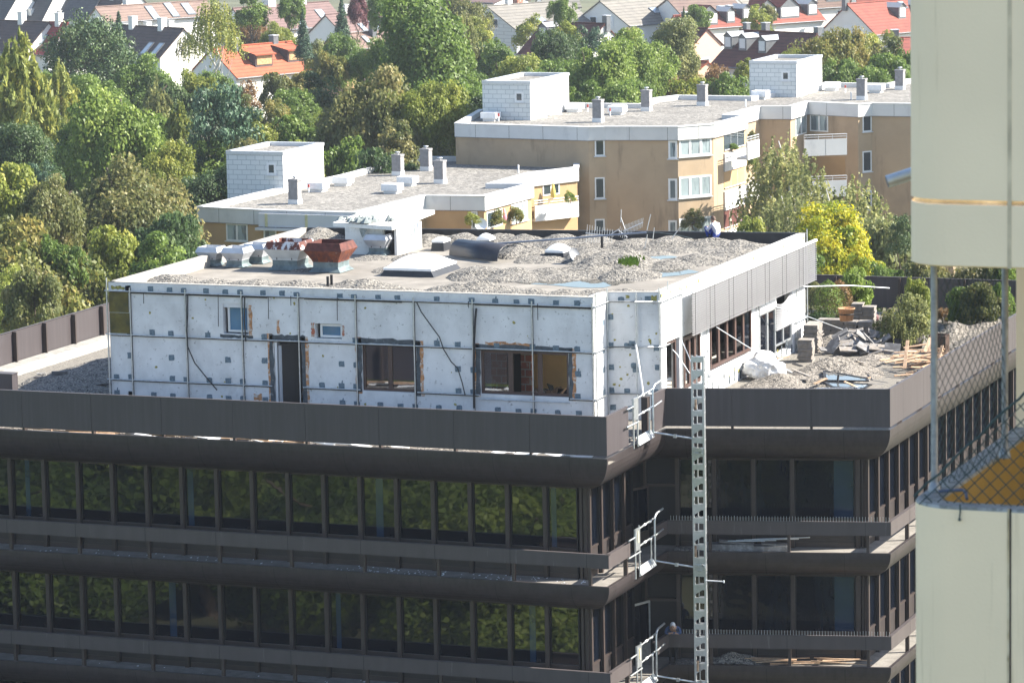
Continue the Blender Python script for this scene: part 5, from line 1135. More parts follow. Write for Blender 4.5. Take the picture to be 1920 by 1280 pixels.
# stair towers on the roofs
def tower(tl, tr, tb, bot, zroof, label, win, door=False):
    c = at(*bot, z=zroof); zt = at(*tr, Y=c.y).z; xl = at(tl[0], tl[1], Y=c.y).x; yb = at(tb[0], tb[1], X=c.x).y
    mb = MB(); mb.box(xl, c.x, c.y, yb, GZ if 0 else zroof-.6, zt); mb.v = mb.v
    t = thing('stair_tower', label, 'roof tower')
    w = MB(); w.add([(xl, c.y, zroof-.8), (c.x, c.y, zroof-.8), (c.x, c.y, zt), (xl, c.y, zt)], [(0, 1, 2, 3)], 0)
    w.add([(c.x, c.y, zroof-.8), (c.x, yb, zroof-.8), (c.x, yb, zt), (c.x, c.y, zt)], [(0, 1, 2, 3)], 1); w.add([(xl, yb, zroof-.8), (c.x, yb, zroof-.8), (c.x, yb, zt), (xl, yb, zt)], [(3, 2, 1, 0)], 1); w.add([(xl, c.y, zroof-.8), (xl, yb, zroof-.8), (xl, yb, zt), (xl, c.y, zt)], [(3, 2, 1, 0)], 0)
    w.build('wall', [MT['tile'], MT['tile_plain']], t)
    mb = MB(); pth = [(xl, c.y), (c.x, c.y), (c.x, yb), (xl, yb), (xl, c.y)]
    sweep(mb, pth, [(-.05, zt-.16), (-.05, zt+.04), (.3, zt+.04), (.3, zt-.3)]); mb.build('roof_edge', MT['capmetal'], t)
    mb = MB(); mb.prism([(xl+.1, c.y+.1), (c.x-.1, c.y+.1), (c.x-.1, yb-.1), (xl+.1, yb-.1)], zt-.3, zt-.2); mb.build('roof', MT['roofgravel'], t)
    fr = frame((xl, c.y, 0), (1, 0, 0)); pwin(t, fr, *win, 1, 'darkglass', fw=.14)
    fr2 = frame((c.x, c.y, 0), (0, 1, 0)); L_ = yb-c.y
    mb = MB(fr2); mb.tube([(L_*.42, -.06, zt-.2), (L_*.42, -.06, zroof+.1), (L_*.48, -.06, zroof+.02)], .035, 6); mb.build('downpipe', MT['capmetal'], t)
    mb = MB(fr2); d0 = L_*.68; mb.box(d0, d0+.9, -.02, .02, zroof, zroof+2.0); mb.box(d0-.03, d0+.93, -.01, .01, zroof+2.0, zroof+2.06, 1); mb.box(d0+.9, d0+.94, -.025, .01, zroof, zroof+2.0, 1); mb.build('door', [MT['tile_plain'], MT['joint']], t)
    return base(t, (xl, c.y, zroof))
tower((424, 284), (531, 286), (606, 271), (532, 363), -6.1, 'white tiled stair tower on the low block, nearest to the penthouse', (500, 305, 518, 328))
tower((904, 153), (995, 153.5), (1066, 138), (995, 226), -3.64, 'white tiled stair tower at the left end of the tall block', (965, 172, 982, 192))
tower((1405, 116), (1493, 116), (1541, 105), (1494, 183), -3.64, 'white tiled stair tower with mossy roof farthest right on the tall block', (1465, 133, 1481, 152))
def chimney_px(parent, x0, x1, y0, y1, zroof):
    c = at(x0, y1, z=zroof); s = depth(c)/FPX; w = .62; h = (y1-y0)*s*1.0; o = MB(); o.box(c.x, c.x+w, c.y, c.y+w, zroof+.3, zroof+h-.12); k = o.build('chimney', MT['chim'], parent)
    mb = MB(); mb.box(c.x-.03, c.x+w+.03, c.y-.03, c.y+w+.03, zroof+h-.12, zroof+h); mb.build('cap', MT['chim'], k)
    mb = MB(); mb.box(c.x-.02, c.x+w+.02, c.y-.02, c.y+w+.02, zroof, zroof+.3); mb.build('flashing', MT['tile_plain'], k)
    mb = MB(); mb.lathe([(.08, zroof+h), (.08, zroof+h+.1), (.17, zroof+h+.12), (.17, zroof+h+.17), (.001, zroof+h+.19)], (c.x+w/2, c.y+w/2, 0), 10); mb.build('flue', MT['capmetal'], k)
for a in ((541, 567, 336, 383.5), (735, 760, 290, 330), (788, 813, 279, 321), (814, 839, 301, 345)): chimney_px(low, *a, -6.1)
for a in ((1111, 1135, 187, 230), (1202, 1226, 169, 209), (1307, 1329, 159, 199), (1606, 1628, 148, 188), (1678, 1699, 131, 169)): chimney_px(tall, *a, -3.64)
def hatch(x, y, w, label, zroof, s=1.0):
    c = at(x, y, z=zroof); t = thing('roof_hatch', label, 'hatch', tuple(c), 'white vent boxes on the apartment roofs')
    MB().box(-.42*s, .42*s, 0, .84*s, 0, .2).build('base', MT['tile_plain'], t); MB().box(-.55*s, .55*s, -.1, .95*s, .2, .62).build('lid', MT['white_paint'], t)
for x, y, z, lb in ((592, 361, -6.1, 'white vent box right beside the nearest tiled stair tower'), (638, 350, -6.1, 'white vent box farther along beside the roof edge of the low block'), (731, 364, -6.1, 'white vent box nearest the bulkhead on the low gravel roof'), (760, 350, -6.1, 'white vent box between chimneys of the low block'),
    (916, 228, -3.64, 'white vent box at the front left of the tall roof'), (1073, 211, -3.64, 'white vent box behind the left stair tower'), (1154, 216, -3.64, 'white vent box between two chimneys of the tall block'), (1423, 187, -3.64, 'white vent box before the farthest stair tower'), (1556, 171, -3.64, 'white vent box right of the farthest stair tower'), (1640, 175, -3.64, 'white vent box by the chimney near the cream tower')):
    hatch(x, y, .9, lb, z)
MT['red'] = mat('red_pipe_cap', (.35, .05, .04))
for x, y, z, lb in ((579, 362, -6.1, 'red capped pipe beside the vent box of the low block'), (752, 348, -6.1, 'red capped pipe in front of the chimneys'), (703, 320, -6.1, 'white pipe stub near the low roof edge'), (972, 325, -6.1, 'white pipe stub near the white inner roof edge'), (935, 228, -3.64, 'red capped pipe by the left stair tower'), (1102, 211, -3.64, 'red capped pipe left of the nearest tall chimney'), (1144, 218, -3.64, 'red capped pipe by the box between chimneys'), (1585, 174, -3.64, 'red and white pipe left of the far chimney'), (1596, 187, -3.64, 'dark pipe just left of the far chimney'), (1398, 201, -3.64, 'white pipe stub in the middle of the tall roof')):
    p = at(x, y, z=z); t = thing('vent_pipe', lb, 'pipe', tuple(p)); MB().tube([(0, 0, 0), (0, 0, .35)], .05, 6).build('pipe', MT['white_paint'], t); MB().tube([(0, 0, .35), (0, 0, .55)], .06, 6).build('cap', MT['red'] if 'red' in lb else MT['white_paint'], t)
base(low, (LP_[0][0], LP_[0][1], GZ)); base(tall, (TP_[0][0], TP_[0][1], GZ))
# parasols, dish, balcony flowers
def parasol(x, y0, y1, Y, col, label):
    a = at(x, y1, Y=Y); b = at(x, y0, Y=Y); h = b.z-a.z; t = thing('parasol', label, 'parasol', tuple(a))
    MB().lathe([(.16, h*.15), (.19, h*.3), (.12, h*.7), (.03, h)], n=9).build('canopy', mat('cloth_'+label.split()[0], col, var=.15, scale=6), t); MB().tube([(0, 0, 0), (0, 0, h*.2)], .025, 6).build('pole', MT['capmetal'], t)
parasol(1037.5, 343, 374, LW[7][1]-.4+1.5, (.60, .48, .12), 'yellow folded parasol on the balcony of the low block')
parasol(945.5, 390, 416, pxl(f4, 945, 400) and (f4 @ Vector((pxl(f4, 945, 400)[0], -.7, 0))).y, (.62, .25, .30), 'pink folded parasol before the glazed corner of the low block')
parasol(1368, 395, 432, (g4 @ Vector((pxl(g4, 1368, 400)[0], -.3, 0))).y, (.58, .54, .44), 'cream folded parasol in the lowest loggia')
parasol(1386, 393, 422, (g4 @ Vector((pxl(g4, 1386, 400)[0], -.3, 0))).y, (.30, .20, .28), 'purple folded parasol in the lowest loggia')
p = at(902, 421, Y=f3.translation.y-.9); t = thing('satellite_dish', 'white satellite dish on the low block terrace beside the narrow window', 'satellite dish', tuple(p))
o = MB().lathe([(.001, 0), (.2, .02), (.36, .09), (.38, .12)], n=16).build('dish', MT['white_paint'], t); o.rotation_euler = (1.3, 0, .5); MB().tube([(0, 0, -1), (0, .05, 0)], .03, 6).build('pole', MT['capmetal'], t)
# ================= pitched roof houses behind =================
def roof_tile(name, c1, c2):
    m = mat(name, c1, rough=.85, var=.15, scale=.9, col2=c2, thr=(.35, .65)); nt = m.node_tree; N = nt.nodes; L = nt.links
    tc = N.new('ShaderNodeTexCoord'); sx = N.new('ShaderNodeSeparateXYZ'); L.new(tc.outputs['Object'], sx.inputs[0])
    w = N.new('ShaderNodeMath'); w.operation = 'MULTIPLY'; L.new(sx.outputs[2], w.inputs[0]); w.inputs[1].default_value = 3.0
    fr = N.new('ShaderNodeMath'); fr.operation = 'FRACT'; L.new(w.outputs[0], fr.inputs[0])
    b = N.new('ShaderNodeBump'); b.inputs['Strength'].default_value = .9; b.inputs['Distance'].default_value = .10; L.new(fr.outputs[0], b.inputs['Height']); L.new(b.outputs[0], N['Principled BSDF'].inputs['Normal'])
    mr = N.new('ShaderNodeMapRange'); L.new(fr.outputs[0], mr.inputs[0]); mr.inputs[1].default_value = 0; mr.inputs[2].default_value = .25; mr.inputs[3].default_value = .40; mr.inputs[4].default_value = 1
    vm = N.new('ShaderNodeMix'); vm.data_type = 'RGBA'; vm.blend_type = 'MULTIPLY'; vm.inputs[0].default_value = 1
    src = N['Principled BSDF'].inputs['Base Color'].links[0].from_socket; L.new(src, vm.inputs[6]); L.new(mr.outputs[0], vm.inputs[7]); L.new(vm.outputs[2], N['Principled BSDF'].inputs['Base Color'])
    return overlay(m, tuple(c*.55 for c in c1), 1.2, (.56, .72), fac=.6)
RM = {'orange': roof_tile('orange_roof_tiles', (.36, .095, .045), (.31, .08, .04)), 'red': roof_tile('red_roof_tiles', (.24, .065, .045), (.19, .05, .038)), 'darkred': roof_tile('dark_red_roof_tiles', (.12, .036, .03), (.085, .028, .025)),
      'brown': roof_tile('brown_roof_tiles', (.10, .07, .065), (.075, .055, .055)), 'tan': roof_tile('tan_roof_tiles', (.20, .14, .115), (.17, .115, .10)), 'mauve': roof_tile('mauve_roof_tiles', (.165, .105, .10), (.14, .09, .088)), 'grey': roof_tile('grey_roof_tiles', (.19, .178, .16), (.155, .147, .135)), 'slate': roof_tile('slate_roof_tiles', (.075, .08, .09), (.06, .063, .075)), 'crimson': roof_tile('crimson_roof_tiles', (.34, .055, .055), (.26, .045, .045))}
MT['wwall'] = mat('white_house_wall', (.72, .71, .68), rough=.85, var=.04, scale=.5); MT['salmon'] = mat('salmon_house_wall', (.66, .42, .32), rough=.85, var=.04)
MT['greywall'] = brick_mat('grey_white_cladding', (.48, .50, .50), (.53, .54, .53), (.34, .35, .36), 1.2, .45, 'XYZ', ms=.03)
MT['zinc'] = mat('standing_seam_zinc', (.14, .15, .165), rough=.5, metal=.4, var=.15, scale=3)
MT['shutter'] = mat('white_shutter', (.75, .75, .74), var=.04)
def house(r0, r1, e0, zr, roof, wall, label, wl=1.0, chim=(), sky=(), dorm=(), wins=(), group=None, chmat='zinc', ov=.35):
    R0_, R1_ = at(*r0, z=zr), at(*r1, z=zr); d = (R1_-R0_).normalized(); E = at(*e0, P=R0_, n=d); q = E-R0_; q.z = 0; w = q.length; s = q/w; ze = E.z; L_ = (R1_-R0_).length
    t = thing('house', label, 'house', group=group)
    m4 = Matrix((d, s, Vector((0, 0, 1)))).transposed().to_4x4(); m4.translation = Vector((R0_.x, R0_.y, 0))       # local: u along the ridge, v down the visible slope
    drop = zr-ze; sl = drop/w; wb = w*wl
    mb = MB(m4); a, b = w-ov, wb-ov
    mb.add([(.15, a, GZ), (.15, -b, GZ), (.15, -b, zr-sl*b-.12), (.15, 0, zr-.12), (.15, a, zr-sl*a-.12), (L_-.15, a, GZ), (L_-.15, -b, GZ), (L_-.15, -b, zr-sl*b-.12), (L_-.15, 0, zr-.12), (L_-.15, a, zr-sl*a-.12)],
        [(0, 1, 2, 3, 4), (9, 8, 7, 6, 5), (0, 4, 9, 5), (1, 6, 7, 2)]); mb.build('wall', MT[wall], t)
    mb = MB(m4); T = .16
    for sg, ww in ((1, w), (-1, wb)):
        mb.add([(0, 0, zr), (L_, 0, zr), (L_, sg*ww, zr-sl*ww), (0, sg*ww, zr-sl*ww), (0, 0, zr-T), (L_, 0, zr-T), (L_, sg*ww, zr-sl*ww-T), (0, sg*ww, zr-sl*ww-T)], [(0, 1, 2, 3), (7, 6, 5, 4), (3, 2, 6, 7), (0, 3, 7, 4), (1, 5, 6, 2)])
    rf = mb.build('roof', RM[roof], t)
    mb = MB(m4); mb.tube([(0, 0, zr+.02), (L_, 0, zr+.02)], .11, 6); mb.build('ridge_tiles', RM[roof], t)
    mb = MB(m4); mb.tube([(0, w+.06, ze-.05), (L_, w+.06, ze-.05)], .08, 6); mb.build('gutter', MT['zinc'], t)
    for (u, v, ww, h, mt_) in chim:
        mb = MB(m4); zz = zr-sl*abs(v)*1; mb.box(u*L_-ww/2, u*L_+ww/2, v-ww/2, v+ww/2, zz-.6, zr+h); k = mb.build('chimney', MT[mt_], t)
        mb = MB(m4); mb.box(u*L_-ww/2-.06, u*L_+ww/2+.06, v-ww/2-.06, v+ww/2+.06, zr+h, zr+h+.08); mb.build('cap', MT['capmetal'], k)
    for (u, v, ww, hh) in sky:
        P = lambda uu, vv, o: (uu, vv, zr-sl*vv+o); mb = MB(m4); u0, u1 = u*L_-ww/2, u*L_+ww/2; v0, v1 = v*w-hh/2, v*w+hh/2
        mb.add([P(u0, v0, .02), P(u1, v0, .02), P(u1, v1, .02), P(u0, v1, .02), P(u0, v0, .14), P(u1, v0, .14), P(u1, v1, .14), P(u0, v1, .14)], [(4, 5, 6, 7), (0, 1, 5, 4), (1, 2, 6, 5), (2, 3, 7, 6), (3, 0, 4, 7)]); k = mb.build('roof_window', MT['zinc'], t)
        mb = MB(m4); mb.add([P(u0+.12, v0+.12, .145), P(u1-.12, v0+.12, .145), P(u1-.12, v1-.12, .145), P(u0+.12, v1-.12, .145)], [(0, 1, 2, 3)]); mb.build('pane', MT['skyglass'], k)
    for (u, v, ww, kind) in dorm:
        uc = u*L_; vf = v*w; zf = zr-sl*vf; hh = 1.45; mb = MB(m4); u0, u1 = uc-ww/2, uc+ww/2
        zt = zf+hh; zp = zt+(.5*ww*.7 if kind != 'shed' else .75); vb = (zr-zp)/sl if kind != 'shed' else max(.3, (zr-zp)/sl); vbs = (zr-zt)/sl
        if kind == 'shed':
            mb.add([(u0, vf, zf-.2), (u1, vf, zf-.2), (u1, vf, zt), (u0, vf, zt), (u0, vb, zr-sl*vb), (u1, vb, zr-sl*vb)], [(0, 1, 2, 3), (0, 3, 4), (1, 5, 2)]); k = mb.build('dormer', MT['dormwood'], t)
            mb = MB(m4); mb.add([(u0-.3, vf+.35, zt-.05), (u1+.3, vf+.35, zt-.05), (u1+.3, vb, zr-sl*vb+.08), (u0-.3, vb, zr-sl*vb+.08), (u0-.3, vf+.35, zt-.2), (u1+.3, vf+.35, zt-.2)], [(0, 1, 2, 3), (4, 5, 1, 0)]); mb.build('roof', RM[roof], k)
        else:
            mb.add([(u0, vf, zf-.2), (u1, vf, zf-.2), (u1, vf, zt), (uc, vf, zp), (u0, vf, zt), (u0, vbs, zt), (u1, vbs, zt)], [(0, 1, 2, 3, 4), (0, 4, 5), (1, 6, 2)]); k = mb.build('dormer', MT['zinc'], t)
            mb = MB(m4); o_ = .12; mb.add([(uc, vf+.15, zp+.06), (u1+o_, vf+.15, zt-.03), (u1+o_, vbs-.1, zt-.03), (uc, vb-.1, zp+.06), (u0-o_, vf+.15, zt-.03), (u0-o_, vbs-.1, zt-.03)], [(0, 1, 2, 3), (0, 3, 5, 4)]); mb.build('roof', RM[roof] if kind == 'gable' else MT['zinc_light'], k)
            for x in ([] if ww < 2 else [uc-.6, uc+.6]): pass
        mb = MB(m4); mb.box(u0+.18, u1-.18, vf-.0, vf+.05, zf+.25, zt-.12); mb.build('window', MT['shutter'] if kind != 'shed' else MT['woodwin'], k)
    for (u, dz, ww, h, side) in wins:      # windows of the gable end at u=0 or of the long wall
        if side == 'g': fr_ = m4 @ Matrix.Rotation(0, 4, 'Z'); mb = MB(m4); mb.box(.08, .15, u-ww/2, u+ww/2, zr-dz-h, zr-dz); k = mb.build('window', MT['paneW'], t); mb = MB(m4); mb.box(.06, .08, u-ww/2+.12, u+ww/2-.12, zr-dz-h+.12, zr-dz-.12); mb.build('pane', MT['shutter' if rnd.random() < .4 else 'darkglass'], k)
        else: mb = MB(m4); mb.box(u*L_-ww/2, u*L_+ww/2, w-ov, w-ov+.07, ze-dz-h, ze-dz); k = mb.build('window', MT['paneW'], t); mb = MB(m4); mb.box(u*L_-ww/2+.12, u*L_+ww/2-.12, w-ov+.07, w-ov+.09, ze-dz-h+.12, ze-dz-.12); mb.build('pane', MT['darkglass'], k)
    return base(t, (R0_.x, R0_.y, GZ))
MT['skyglass'] = glass_mat('roof_window_glass', (.35, .42, .48), ior=2.0, wave=.0); MT['dormwood'] = mat('dark_dormer_boards', (.07, .05, .05)); MT['woodwin'] = mat('wooden_window', (.40, .26, .13), var=.3, scale=4); MT['zinc_light'] = mat('light_zinc', (.40, .42, .44), rough=.45, metal=.4, var=.1)
Zh = -8.0
house((395, 91), (547, 78), (445, 147), Zh, 'orange', 'wwall', 'orange roofed white house with two shed dormers among the trees', chim=((.27, .3, .8, .9, 'zinc'), (.79, -.2, .75, .8, 'zinc')), dorm=((.42, .72, 2.6, 'shed'), (.84, .66, 2.6, 'shed')))
house((345, 54), (215, 47), (297, 111), Zh+.2, 'brown', 'wwall', 'dark brown roofed house with white gable left of the hanging birch', chim=((.30, .1, .8, 1.1, 'wwall'), (.72, .1, .8, 1.1, 'wwall')), sky=((.12, .72, 1.0, 1.6), (.27, .72, 1.0, 1.6), (.62, .72, .8, 1.3)))
house((92, 42), (-70, 36), (46, 100), Zh, 'brown', 'wwall', 'weathered brown roofed house at the left picture edge', chim=((.30, .1, .8, 1.1, 'wwall'),), sky=((.42, .75, 1.0, 1.5),))
house((128, 43), (93, 41.5), (87, 104), Zh-.05, 'crimson', 'wwall', 'narrow house with crimson roof next to the weathered brown roof', chim=((.45, .1, .8, 1.1, 'wwall'),), sky=((.8, .62, 1.5, 1.6),))
house((112, -26), (45, -28), (76, 44), Zh, 'slate', 'wwall', 'slate roofed terrace house second from the left at the top edge', chim=((.4, 2.9, .7, -3.4, 'wwall'),))
house((45, -27), (-40, -30), (6, 40), Zh+.2, 'slate', 'wwall', 'slate roofed terrace house in the top left corner', chim=())
house((150, -25), (112, -26), (117, 40), Zh-.2, 'slate', 'wwall', 'slate roofed terrace house third from the left at the top edge', chim=((.3, 3.0, .7, -3.5, 'wwall'),))
house((205, -24), (150, -25), (160, 38), Zh, 'slate', 'wwall', 'slate roofed terrace house behind the round dark pine', chim=())
house((250, -22), (205, -24), (214, 25), Zh, 'brown', 'wwall', 'brownish roofed house at the top edge left of the tan roofs', chim=((.5, 1.4, .9, -.7, 'wwall'),))
house((178, 14), (388, 1), (199, 43), Zh+.2, 'tan', 'wwall', 'long tan roofed row with white chimneys at the top left', chim=((.14, 2.9, .8, -2.2, 'wwall'), (.34, 3.0, .8, -2.2, 'wwall'), (.54, 3.0, .8, -2.2, 'wwall'), (.3, -.4, .9, 1.0, 'wwall')), sky=((.45, .62, 1.2, 2.2), (.63, .5, 1.2, 2.2), (.78, .5, 1.3, 1.8)))
house((616, 3), (436, 16), (652, 47), Zh+.3, 'mauve', 'wwall', 'long mauve and tan roof behind the small spruce', chim=((.28, -.4, 1.2, 1.3, 'wwall'), (.6, -.5, 1.3, 1.5, 'wwall')), sky=((.45, .8, 1.0, 1.6), (.18, .5, 1.3, 1.3)))
house((609, 28), (742, 17), (641, 62), Zh, 'mauve', 'wwall', 'white gabled house with pinkish roof left of the huge maple', chim=((.30, -.2, .8, 1.0, 'wwall'), (.80, -.2, .9, 1.3, 'wwall')), sky=((.33, .85, .9, 1.2), (.52, .8, .9, 1.2)), wl=1.5)
house((622, 66), (735, 57), (650, 94), Zh-.6, 'tan', 'ochre2', 'low tan roofed annex with metal chimney below the pinkish roof', chim=((.62, .6, .7, 1.2, 'zinc'),), sky=((.45, .5, .8, 1.2),), wl=1.2)
house((913, 12), (1064, 2), (970, 58), Zh+.3, 'grey', 'greywall', 'grey roofed house with pale clad gable behind the tiled stair tower', wl=.62, chim=((.27, -.2, .6, 1.0, 'zinc_light'), (.42, -.6, 1.0, .8, 'brick')), sky=((.40, .68, 1.7, 1.2),), wins=((-1.6, 1.5, .9, 1.3, 'g'), (1.3, 1.5, 1.5, 1.3, 'g'), (-1.2, 4.6, 1.2, 1.2, 'g')))
house((1020, 41), (1134, 45), (968, 102), Zh, 'darkred', 'wwall', 'dark red roofed house with zinc dormer above the left stair tower', dorm=((.22, .52, 1.3, 'zinc'),), chim=((.22, -.2, .7, .9, 'zinc'), (.98, -.5, .7, .9, 'zinc')))
house((1124, 2), (1300, -12), (1180, 49), Zh+.5, 'grey', 'wwall', 'white gabled house with long grey roof at the top middle', sky=((.42, .55, 1.6, 1.2), (.78, .5, 1.8, 1.2)), wins=((-1.2, 2.0, 1.2, 1.7, 'g'), (1.4, 2.0, 1.7, 1.5, 'g')), chim=())
house((1262, 30), (1528, 12), (1284, 57), Zh, 'red', 'wwall', 'long red roofed row with six dormers at the top right', chim=((.05, .9, .7, .4, 'zinc'), (.42, -.9, .7, .7, 'zinc'), (.36, -.9, .7, .7, 'zinc'), (.62, -.5, .7, .7, 'zinc')), dorm=((.19, .78, 2.6, 'gable'), (.34, .74, 1.3, 'zinc'), (.46, .62, 1.3, 'zinc'), (.60, .72, 3.0, 'gable'), (.76, .70, 3.2, 'gable'), (.93, .62, 1.6, 'zinc')), wl=.9)
house((1327, 54), (1253, 50), (1299, 86), Zh-.3, 'darkred', 'salmon', 'salmon walled house with dark red roof beside the bright green trees', wins=((.4, 3.4, 1.5, 1.6, 'g'),), wl=1.1)
house((1387, 57), (1532, 64), (1328, 124), Zh-.2, 'darkred', 'wwall', 'dark red roofed house with three zinc dormers in a row', dorm=((.06, .52, 1.25, 'zinc'), (.26, .54, 1.25, 'zinc'), (.53, .58, 1.25, 'zinc')), chim=((.05, -.5, .6, .8, 'zinc'), (.3, -.5, .7, .9, 'zinc'), (.97, -.5, .7, .7, 'zinc')))
house((1588, 8), (1775, -7), (1643, 66), Zh+.4, 'red', 'wwall', 'white gabled house with red roof and grey dormers by the cream tower', dorm=((.38, .58, 1.4, 'zinc'), (.60, .56, 1.5, 'zinc')), sky=((.50, .18, 1.0, 1.0),), wins=((.1, 2.6, 1.4, 1.8, 'g'),), chim=((.0, -.3, .6, .9, 'zinc'),))
house((1668, 72), (1740, 70), (1690, 103), Zh-.8, 'red', 'wwall', 'low red roof with dark chimney near the cream tower', chim=((.12, .2, .8, .9, 'zinc'),))
house((1328, 116), (1300, 114), (1305, 134), Zh-3.2, 'orange', 'salmon', 'small orange porch roof against the salmon house')
house((145, 148), (88, 146), (122, 182), Zh-2.4, 'mauve', 'wwall', 'low brown roof with a brick chimney between the trees at left', chim=((.65, .1, .9, .7, 'brick'),))
house((1372, -6), (1250, -2), (1340, 18), Zh+.6, 'tan', 'wwall', 'tan roofed house at the top edge above the red row')
house((1372, -12), (1480, -20), (1400, 14), Zh+.8, 'grey', 'wwall', 'pale house with small dark windows at the top edge', wins=((-1.2, 3, 1, 1.2, 'g'), (1.6, 3, 1, 1.2, 'g'), (3.5, 3, 1, 1.2, 'g')))
house((1490, -18), (1600, -24), (1500, 18), Zh+.8, 'tan', 'wwall', 'white house with flat dormers at the top edge right', dorm=((.2, .7, 2.4, 'zinc'), (.6, .7, 2.4, 'zinc')), wins=((.3, .4, 1.0, 1.0, 'l'), (.7, .4, 1.0, 1.0, 'l')))
house((1080, -14), (1010, -12), (1070, 8), Zh+.8, 'grey', 'wwall', 'white house at the top edge behind the grey roofs')
house((960, -10), (880, -12), (925, 6), Zh+.6, 'mauve', 'wwall', 'brown roof at the top edge above the pale clad gable')
house((1700, -20), (1600, -16), (1690, 10), Zh+.8, 'red', 'wwall', 'red roof at the top edge right beside the cream tower')
# ================= ground =================
MT['grass'] = overlay(mat('lawn', (.09, .095, .055), rough=.95, var=.3, scale=.15, bump=.3, bscale=3), (.11, .10, .065), .05, (.5, .65), fac=.6)
mb = MB(); mb.add([(-900, -300, GZ), (700, -300, GZ), (700, 1500, GZ), (-900, 1500, GZ)], [(0, 1, 2, 3)]); tag(mb.build('ground', MT['grass']), 'grass and earth between the buildings', 'ground', kind='structure')
MT['asphalt'] = mat('asphalt', (.06, .06, .062), rough=.9, var=.2, scale=1)
mb = MB(); mb.add([(-120, -24, GZ+.01), (60, -24, GZ+.01), (60, -1, GZ+.01), (-120, -1, GZ+.01)], [(0, 1, 2, 3)]); tag(mb.build('road', MT['asphalt']), 'asphalt yard in front of the office', 'road', kind='structure')
